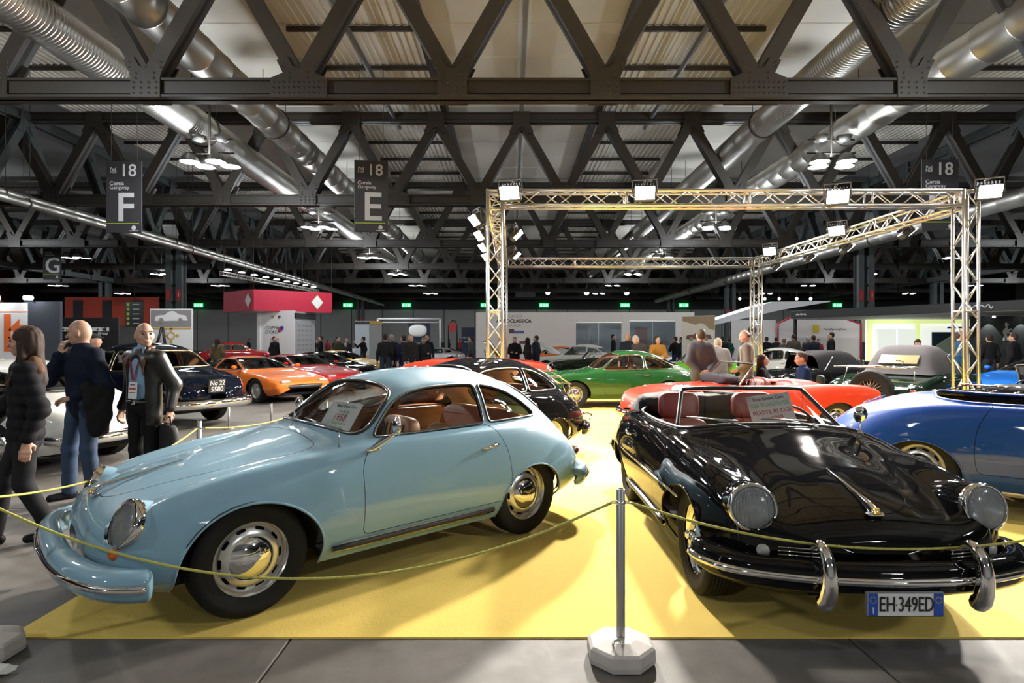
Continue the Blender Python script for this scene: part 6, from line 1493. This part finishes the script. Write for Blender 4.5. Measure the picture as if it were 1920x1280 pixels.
# red canopy over a white booth
t = thing('red_canopy_booth', 'white exhibition booth under a red diamond-marked canopy', 'booth')
cA, cB, cC, cD = (-16.6, 38.), (-12.45, 40.9), (-15.5, 43.3), (-19.65, 40.4)
for a, b in ((cD, cA), (cA, cB), (cB, cC), (cC, cD)): wallseg(MB(), a, b, 3.5, 4.88, .08).build('canopy_panel', CANR, t)
MB().prism([cA, cB, cC, cD], 3.50, 3.56, 'xy').build('soffit', WB, t)
for a, b, f in ((cA, cB, .80), (cD, cA, .86)):
    p = np.array(a)+(np.array(b)-np.array(a))*f; n = rotz(facing(a, b)) @ np.array((0, -1., 0)); o = thing('x', 'x', 'x') if 0 else None
    q = MB(); q.prism([(0, -.52), (.42, 0), (0, .52), (-.42, 0)], -.012, .0, 'xz'); q.build('diamond', GOLD, t, loc=(p[0]+n[0]*.06, p[1]+n[1]*.06, 4.19), rot=(0, 0, facing(a, b)))
    q = MB(); q.prism([(0, -.46), (.37, 0), (0, .46), (-.37, 0)], -.02, .0, 'xz'); q.build('diamond', WB, t, loc=(p[0]+n[0]*.065, p[1]+n[1]*.065, 4.19), rot=(0, 0, facing(a, b)))
A_, B_, C_ = (-16.9, 39.3), (-14.2, 38.75), (-13.75, 41.2)
wallseg(MB(), A_, B_, 0, 3.55).build('front_wall', WB, t); wallseg(MB(), B_, C_, 0, 3.5).build('side_wall', GRYB, t); wallseg(MB(), (A_[0]+.05, A_[1]-.08), (A_[0]+.28, A_[1]-.13), 0, 3.5, .2).build('corner_post', WB, t)
rz = facing(A_, B_); n = rotz(rz) @ np.array((0, -1., 0))
def onwall(a, b, f, z, off=.06): p = np.array(a)+(np.array(b)-np.array(a))*f; n = rotz(facing(a, b)) @ np.array((0, -1., 0)); return (p[0]+n[0]*off, p[1]+n[1]*off, z)
text('COPPA', .30, INKK, t, onwall(A_, B_, .40, 2.42), (PI/2, 0, rz)); text("D'ORO", .30, INKK, t, onwall(A_, B_, .40, 2.14), (PI/2, 0, rz))
for f, z, r, m in ((.63, 2.35, .17, INKR), (.67, 2.42, .13, PB), (.60, 2.25, .12, PRM), (.42, 3.15, .10, GOLD), (.60, 3.15, .10, PRM)): MB().lathe([(.0005, 0), (r, 0)], 18, 'y').build('logo_patch', m, t, loc=onwall(A_, B_, f, z, .062+f*.01), rot=(0, 0, rz))
MB().box((0, 0, 0), (.62, .01, 1.3)).build('pink_poster', M('print_pink', (.62, .45, .45), .6), t, loc=onwall(A_, B_, .48, 1.1), rot=(0, 0, rz))
wallseg(MB(), (B_[0]+.03, B_[1]-.06), (C_[0]+.06, C_[1]), 3.05, 3.4, .13).build('dark_band', BLACKP, t)
for i in range(4):
    for j in range(6): MB().box((0, 0, 0), (.24, .01, .06)).build('sponsor_mark', PRG, t, loc=onwall(B_, C_, .16+.21*i, 2.6-.32*j), rot=(0, 0, facing(B_, C_)))
lt = lattice('lattice_beam', 'white hanging light truss slanting above the red canopy', (-19.7, 40.1, 6.15), (-17.9, 54.5, 6.15), None)
mb = MB()
for k in range(6): a = k/5; mb.tube([(1.8*a, 14.4*a, .1), (1.8*a, 14.4*a, ROOFZ-6.2)], .02, 4)
mb.build('wires', STEEL, lt)
for k in range(9): MB().lathe([(.001, .12), (.22, .08), (.26, 0), (.001, -.02)], 12).build('lamp_head', M('white_lamp', (.8, .8, .8), .5, emit=(1, 1, 1), estr=1.2), lt, loc=(1.8*(k+.5)/9, 14.4*(k+.5)/9, .30))
mb = MB()
for p in (cA, cB, cD): mb.tube([(p[0], p[1], 4.85), (p[0], p[1], TB+.02)], .018, 4)
mb.build('wires', STEEL, t)
# panels at the left edge
t = thing('display_wall', 'white panel with large orange figures at the left edge', 'panel'); MB().box((-17.1, 20., 1.42), (1.5, .1, 2.84), bev=.01).build('panel', WB, t); ORI = M('print_orange', (.85, .17, .04), .6)
text('1', 1.75, ORI, t, (-17.0, 19.94, 1.75), bold=.03); text('t', 1.75, ORI, t, (-16.62, 19.94, 1.80), bold=.03); MB().box((-17.1, 19.945, 2.53), (1.5, .01, .03)).build('red_line', ORI, t)
for k in range(2): MB().box((-17.2+1.1*k, 19.7, 2.98), (.24, .2, .14), bev=.03).build('spot_lamp', M('spot_glow', (1, 1, 1), .5, emit=(.9, .95, 1), estr=25.), t); MB().tube([(-17.2+1.1*k, 19.75, 2.95), (-17.2+1.1*k, 20., 2.84)], .02, 5).build('lamp_arm', STEEL, t)
tag(MB().box((-15.88, 20.05, 1.44), (1.24, .12, 2.88), bev=.01).build('partition_panel', M('panel_blue_grey', (.055, .062, .080), .7, noise=.12, nscale=30)), 'plain blue-grey partition panel behind the long-haired woman', 'panel')
t = thing('black_sign', 'black sign board with white block letters and Group', 'sign', (-17.1, 24., 0)); MB().box((0, 0, 1.25), (2.4, .1, 2.5), bev=.02).build('board', BLACKP, t); MB().box((-.2, -.055, 2.02), (2.0, .01, .16)).build('white_band', WB, t)
for k, w_ in enumerate((.1, .06, .12, .05, .1, .06, .12)): MB().box((-1.05+.28*k, -.062, 2.02), (w_, .01, .07)).build('letter_gap', BLACKP, t)
text('VE', .17, BLACKP, t, (.62, -.065, 2.02), bold=.006); text('AUTO', .14, INKR, t, (.0, -.055, 1.86)); text('Group', .15, BANW, t, (.55, -.055, 1.86), bold=.004)
t = thing('gallery_front', 'red gallery front far back on the left', 'gallery', (-38.5, 57., 0)); MB().box((0, 0, 4.4), (9., .2, 2.8), bev=.02).build('red_panel', M('gallery_red', (.50, .055, .025), .6, noise=.15, nscale=.8), t)
for x in (-3.2, -.4, 2.6): MB().box((x, -.12, 4.5), (.9, .06, 2.0)).build('dark_window', WALLD, t)
for x in (-4.2, 4.2): MB().box((x, 0, 1.5), (.3, .3, 3.)).build('support_post', GSTEEL, t)
V, F = pillow((3., .6, .9), .9, c=(-2.6, -.6, 3.3)); MB().add(V, F, True).build('white_cover', WB, t)
t = thing('directory_sign', 'black hanging directory sign with green symbols', 'sign', (-28.7, 45., 3.62)); MB().box((0, 0, 0), (1.35, .1, 1.9), bev=.02).build('board', BLACKP, t)
for k in range(5): MB().box((-.45, -.055, .72-.36*k), (.2, .01, .22)).build('green_symbol', BANG, t); MB().box((.15, -.055, .72-.36*k), (.5, .01, .06)).build('white_line', BANW, t)
MB().tube([(0, 0, .95), (0, 0, ROOFZ+.19-3.62)], .03, 5).build('hanger', STEEL, t)
def car_print(t, w, z, m1, m2, y=-.06):
    s = w
    P = smooth_poly([(-.46, -.05), (-.44, .05), (-.30, .09), (-.18, .10), (-.06, .19), (.10, .20), (.24, .11), (.42, .08), (.47, -.02), (.44, -.07), (-.40, -.08)], 4)
    q = MB(); q.prism([(a*s, b*s+z) for a, b in P], y-.004, y, 'xz'); q.build('car_print', m1, t)
    for dx in (-.28, .28): MB().lathe([(.0005, 0), (.075*s, 0)], 18, 'y').build('wheel_print', m2, t, loc=(dx*s, y-.006, z-.07*s))
t = thing('car_banner', 'white banner with grey car picture and gold stripe behind the navy saloon', 'banner', (-14.95, 26., 0)); MB().box((0, 0, 1.48), (1.86, .08, 2.96), bev=.01).build('panel', WB, t); MB().box((0, -.045, 2.54), (1.76, .01, .74)).build('grey_field', PRG, t); car_print(t, 1.5, 2.55, WB, PRG, -.056); MB().box((0, -.045, 2.10), (1.76, .01, .07)).build('gold_stripe', GOLD, t)
q = MB()
for k in range(4): a = k*PI/2; q.prism([(.17*math.cos(a), .17*math.sin(a)), (.28*math.cos(a+.3), .28*math.sin(a+.3)), (.36*math.cos(a), .36*math.sin(a)), (.28*math.cos(a-.3), .28*math.sin(a-.3))], -.05, -.045, 'xz', (0, 0, 1.78))
q.lathe([(.12, -.05), (.18, -.05)], 16, 'y', (0, 0, 1.78)); q.build('gold_emblem', GOLD, t)
q = MB(); q.tube([(-.45, -.4, 1.25), (-.25, -.3, 2.15)], .06, 5); q.tube([(-.02, -.4, 1.25), (-.22, -.3, 2.15)], .06, 5); q.build('easel', BLACKP, t)
# white kiosk
t = thing('kiosk', 'white information kiosk with gold topped grey side', 'kiosk', (-8.45, 34., 0)); MB().box((-.15, 0, 1.35), (.82, .08, 2.7), bev=.01).build('front_panel', M('kiosk_pale_blue', (.60, .66, .72), .5), t); wallseg(MB(), (.27, -.02), (.75, .9), 0, 2.7, .08).build('side_panel', GRYB, t); MB().box((-.15, -.05, 2.6), (.84, .03, .16)).build('dark_band', BLACKP, t); wallseg(MB(), (.30, -.07), (.79, .86), 2.5, 2.72, .06).build('gold_band', GOLD, t); MB().box((-.6, .5, .55), (1.6, .4, 1.1), bev=.02).build('counter', WB, t)
# lounge wall
LY = 33.; LX0, LX1, LZ = -2.0, 10.15, 3.15
t = thing('lounge_wall', 'long pale lounge wall with dark lettering and frosted windows', 'partition', (0, LY, 0)); wins = ((3.55, 6.1, .9, 2.62), (6.55, 9.1, 0.2, 2.70))
xs = [LX0]+[v for w_ in wins for v in w_[:2]]+[LX1]
for a, b in zip(xs[::2], xs[1::2]): MB().box(((a+b)/2, 0, LZ/2), (b-a, .14, LZ), bev=.008).build('wall_panel', WBW, t)
for x0, x1, z0, z1 in wins:
    MB().box(((x0+x1)/2, 0, (z1+LZ)/2), (x1-x0, .14, LZ-z1)).build('lintel', WBW, t); MB().box(((x0+x1)/2, 0, z0/2), (x1-x0, .14, z0)).build('parapet', WBW, t)
    fr = MB().box(((x0+x1)/2, 0, z1-.03), (x1-x0, .16, .05)).build('window_head', ALU, t)
    for k in range(2): w2 = (x1-x0)/2; link('window_pane', MB().box((x0+w2*(k+.5), .0, (z0+z1)/2), (w2-.04, .02, z1-z0-.06)).mesh(), GLASS('frosted_pane', (.62, .66, .68), 1.5), t)
MB().box(((LX0+LX1)/2, 3.2, LZ/2), (LX1-LX0, .12, LZ)).build('inner_wall', M('lounge_inner', (.5, .52, .53), .7), t); MB().box((7.9, 3.1, 1.4), (.7, .04, 2.0)).build('pink_door', M('print_rose', (.45, .25, .24), .6), t)
LW = M('lounge_lamp', (1, 1, 1), .5, emit=(.95, .98, 1), estr=5.)
for x in (4.8, 7.6): MB().box((x, 1.6, LZ-.1), (1.6, .5, .06)).build('ceiling_lamp', LW, t)
text('MILANO', .27, M('print_light_grey', (.42, .40, .38), .6), t, (.05, -.08, 2.92)); text('AUTOCLASSICA', .27, INKK, t, (.10, -.08, 2.66), bold=.008); text('LOUNGE', .20, M('print_light_grey', (.42, .40, .38), .6), t, (.10, -.08, 2.42)); MB().box((-.02, -.075, 2.10), (.28, .01, .24)).build('navy_mark', PRM, t); MB().box((.40, -.075, 2.05), (.56, .01, .15)).build('blue_mark', M('print_blue', (.10, .16, .36), .6), t); MB().box((.62, -.075, 1.48), (.42, .01, .16)).build('violet_mark', PRM, t)
# beige car banner
t = thing('car_banner', 'tall beige banner with maroon car beside the grey jacket', 'banner', (7.05, 22.4, 0)); q = MB(); q.prism([(-.62, .02), (.62, .02), (.62, 2.52), (-.62, 2.48)], -.03, .03, 'xz'); q.build('panel', M('banner_white_warm', (.66, .63, .60), .6), t)
q = MB(); q.prism([(-.60, 2.30), (.60, 1.95), (.60, 2.50), (-.60, 2.46)], -.038, -.030, 'xz'); q.build('brown_field', PRBR, t); q = MB(); q.prism(smooth_poly([(-.5, 1.75), (-.25, 2.05), (.05, 2.22), (.3, 2.1), (.58, 1.72), (.3, 1.7)], 4), -.045, -.039, 'xz'); q.build('white_dome', MATS['banner_white_warm'], t); car_print(t, 1.0, 1.70, PRM, PRBR, -.05); MB().box((-.45, -.035, .7), (.04, .01, .5)).build('side_lettering', INKK, t)
MB().box((0, 0, .015), (.9, .4, .03)).build('foot', ALU, t)
# booths on the right
t = thing('house_booth', 'white gabled booth outlined in red', 'booth', (0, 35., 0)); q = MB(); q.prism([(15.7, 0), (20.6, 0), (20.6, 2.55), (18.6, 3.25), (17.0, 3.2), (15.7, 2.6)], 0, .12, 'xz'); q.build('gable_wall', M('booth_pale_rose', (.85, .79, .79), .6), t)
q = MB(); q.tube([(15.7, -.06, 0), (15.7, -.06, 2.6), (17.0, -.06, 3.2)], .05, 6); q.tube([(18.6, -.06, 3.25), (20.6, -.06, 2.55), (20.6, -.06, 0)], .05, 6); q.build('red_outline', CANR, t); MB().box((17.95, -.03, 2.25), (.36, .03, .46)).build('yellow_shield', M('shield_yellow', (.75, .55, .05), .5), t); scribble(1.3, .12, PRG, t, (19.1, -.03, 2.25), r=.02); MB().lathe([(.0005, -.02), (.26, -.02)], 20, 'y', (14.2, 0, 2.2)).build('round_mark', PRM, t); MB().box((14.3, .06, 1.4), (2.6, .1, 2.8)).build('side_wall', WB, t)
q = MB(); q.prism([(20.7, 1.5), (23.2, 1.5), (23.2, 2.9), (20.7, 2.9)], 0, .08, 'xz'); q.build('landscape_print', M('print_sand', (.5, .38, .28), .6), t)
for x, m in ((21.3, INKR), (22.0, PRM), (22.7, PB)): MB().lathe([(.0005, -.02), (.34, -.02)], 14, 'y', (x, 0, 1.95)).build('round_print', m, t)
q = MB(); q.prism([(11.6, 2.4), (16.0, 3.4), (19., 3.9), (19., 3.95), (15.5, 3.9), (11.5, 2.6)], 0, 2.5, 'xz', (0, .3, 0)); q.build('white_tent_roof', M('tent_white', (.8, .8, .82), .7), t)
t = thing('fascia_booth', 'long black fascia with white soffit above the yellow booth', 'booth'); fa, fb_ = (15.1, 32.), (21.0, 21.2)
wallseg(MB(), fa, fb_, 2.76, 3.16, .12).build('black_fascia', BLACKP, t); MB().prism([fa, fb_, (30., 21.5), (30., 33.), (16., 33.)], 2.74, 2.78, 'xy').build('soffit', M('soffit_white', (.6, .6, .6), .6), t)
scribble(.6, .12, BANW, t, onwall(fa, fb_, .05, 2.96, .07), facing(fa, fb_), .02); scribble(1.1, .2, BANW, t, onwall(fa, fb_, .70, 2.96, .07), facing(fa, fb_), .025, 5)
for p in ((15.4, 32.2), (20.9, 21.6), (29.5, 32.)): MB().box((*p, 1.37), (.14, .14, 2.74)).build('post', BLACKP, t)
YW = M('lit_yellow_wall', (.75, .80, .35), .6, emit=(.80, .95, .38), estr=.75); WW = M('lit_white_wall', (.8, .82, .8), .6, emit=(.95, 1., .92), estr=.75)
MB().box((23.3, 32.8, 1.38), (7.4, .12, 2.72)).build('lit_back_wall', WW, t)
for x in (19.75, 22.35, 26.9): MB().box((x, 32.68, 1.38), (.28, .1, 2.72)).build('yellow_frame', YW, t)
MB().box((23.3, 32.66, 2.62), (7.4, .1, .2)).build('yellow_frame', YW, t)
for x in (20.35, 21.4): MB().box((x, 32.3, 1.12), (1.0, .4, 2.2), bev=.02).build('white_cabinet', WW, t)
MB().box((24.9, 32.70, 2.30), (1.7, .02, .10)).build('blue_line', M('print_blue2', (.10, .12, .5), .6), t); q = MB(); q.prism([(23.2, .9), (26.4, .9), (26.4, 2.05), (23.2, 2.05)], 32.70, 32.73, 'xz'); q.build('dark_picture', M('print_night', (.03, .06, .10), .6), t); q = MB(); q.prism(smooth_poly([(23.3, .92), (24.0, 1.7), (24.9, 1.95), (26.3, 1.5), (26.35, .92)], 4), 32.66, 32.69, 'xz'); q.build('pale_dome_print', M('print_mint', (.62, .75, .66), .6), t)
HW = M('dark_green_grey_wall', (.045, .055, .052), .7)
t = thing('horse_wall', 'dark wall with white rearing horse emblem at the right edge', 'panel', (0, 27.5, 0)); MB().box((23.4, 0, 1.35), (4.2, .12, 2.7)).build('panel', HW, t); MB().box((23.4, -.5, 2.78), (4.4, 1.2, .16)).build('lamp_rail', WB, t)
q = MB(); hz = smooth_poly([(-.16, -.42), (-.10, -.18), (-.16, -.05), (-.10, .10), (-.02, .18), (-.06, .32), (.0, .44), (.05, .36), (.12, .33), (.10, .26), (.05, .22), (.10, .10), (.24, .14), (.26, .08), (.12, .0), (.22, -.08), (.20, -.14), (.06, -.08), (.04, -.20), (.12, -.40), (.04, -.42), (-.02, -.22), (-.06, -.42)], 3); q.prism([(a+22.9, b+2.0) for a, b in hz], -.075, -.06, 'xz'); q.build('horse_emblem', BANW, t)
for x in (22.1, 23.6):
    MB().lathe([(.05, 0), (.07, -.08), (.001, -.085)], 12, 'z', (x, -.35, 2.70)).build('spot_lamp', LW, t); sp = bpy.data.lights.new('wall_spot', 'SPOT'); sp.energy = 40; sp.spot_size = 1.3; so = bpy.data.objects.new('wall_spot', sp); COL.objects.link(so); so.parent = t; so.location = (x, -.4, 2.58); so.rotation_euler = (.3, 0, 0)
# small far things
t = thing('roll_up_banner', 'dark blue roll-up banner with HISTORIC lettering', 'banner', (-2.55, 34.6, 0)); MB().box((0, 0, 1.2), (.8, .03, 2.3)).build('sheet', M('print_navy', (.02, .03, .07), .6), t); text('HISTORIC', .15, BANW, t, (0, -.02, 1.75)); scribble(.5, .12, BANW, t, (0, -.02, 1.5), r=.02, n=4); MB().box((0, 0, .03), (.85, .25, .06)).build('foot', ALU, t)
t = thing('fire_point', 'red fire point sign on a black arched stand', 'sign', (-4.1, 41., 0)); MB().tube([(-.3, 0, 0), (-.3, 0, 2.6), (-.2, 0, 2.9), (0, 0, 3.0), (.2, 0, 2.9), (.3, 0, 2.6), (.3, 0, 0)], .05, 6).build('stand', BLACKP, t); MB().box((0, -.03, 2.5), (.5, .03, .62)).build('red_sign', RED, t)
t = thing('stand_frame', 'white lattice frame of a distant stand with lamps', 'lighting truss', (-9.2, 52., 0))
q = MB()
for x in (-2.6, 2.9): q.tube([(x, 0, 0), (x, 0, 3.5)], .09, 6)
q.tube([(-2.6, 0, 3.5), (2.9, 0, 3.5)], .09, 6); q.tube([(-2.6, 0, 3.2), (2.9, 0, 3.2)], .06, 6); q.build('frame', M('frame_white', (.6, .6, .6), .5), t)
V, F = pillow((1.6, .3, 1.1), .8, c=(.9, .2, 2.5)); MB().add(V, F, True).build('pale_blue_emblem', WB, t); MB().box((1.0, .5, 2.3), (1.9, .2, 1.7)).build('navy_panel', M('print_navy', (.02, .03, .07), .6), t)
GL = M('globe_glow', (1, 1, 1), .5, emit=(1, .98, .95), estr=9.)
for i, (px, py, r) in enumerate(((1027, 548, .32), (1100, 548, .36), (1175, 548, .36), (1387, 560, .18), (1434, 560, .18), (1461, 560, .18), (1494, 560, .2), (1520, 560, .2))):
    p = at(px, py, 82.); t = thing('globe_lamp', 'round white far lamp, %s' % ['nearest the front left tower', 'in the middle of the big three', 'third of the big three', 'first small one left of the rear tower', 'just right of the rear tower', 'second right of the rear tower', 'third right of the rear tower', 'last before the fascia'][i], 'lamp', p, group='round lamps far back'); V, F = pillow((2*r, 2*r, 2*r), 1., 14, 10); link('globe', mesh_from(V, F), GL, t); MB().tube([(0, 0, r), (0, 0, ROOFZ+(.03 if p[0] < 22 else .19)-p[2])], .03, 4).build('cable', STEEL, t)
t = thing('far_banner', 'dim far banner with a grey 18 under the roof', 'sign', at(985, 540, 78.)); MB().box((0, 0, 0), (2.6, .1, 2.4)).build('board', BANM, t); text('18', 1.9, PRG, t, (0, -.06, 0), bold=.03); MB().tube([(0, 0, 1.2), (0, 0, ROOFZ-at(985, 540, 78.)[2])], .03, 4).build('wire', STEEL, t)
for i, (px, py) in enumerate(((254, 600), (1035, 605))):
    pass
tag(MB().box((-4.9, 37.5, .004), (4.8, 3.6, .008)).build('red_mat', M('mat_red', (.35, .02, .03), .9)), 'red mat under the silver coupe far back', 'mat')
# jack stands under the navy saloon's tail
for k, (x, y) in enumerate(((-4.95, 10.35), (-4.45, 10.95))):
    t = thing('jack_stand', 'thin steel support under the navy saloon, %s' % ('nearer one' if k == 0 else 'farther one'), 'stand', (x, y, 0)); MB().tube([(0, 0, .01), (0, 0, .38)], .018, 6).build('rod', GALV, t); MB().lathe([(.001, .012), (.09, .012), (.09, .002)], 12).build('foot', GALV, t)
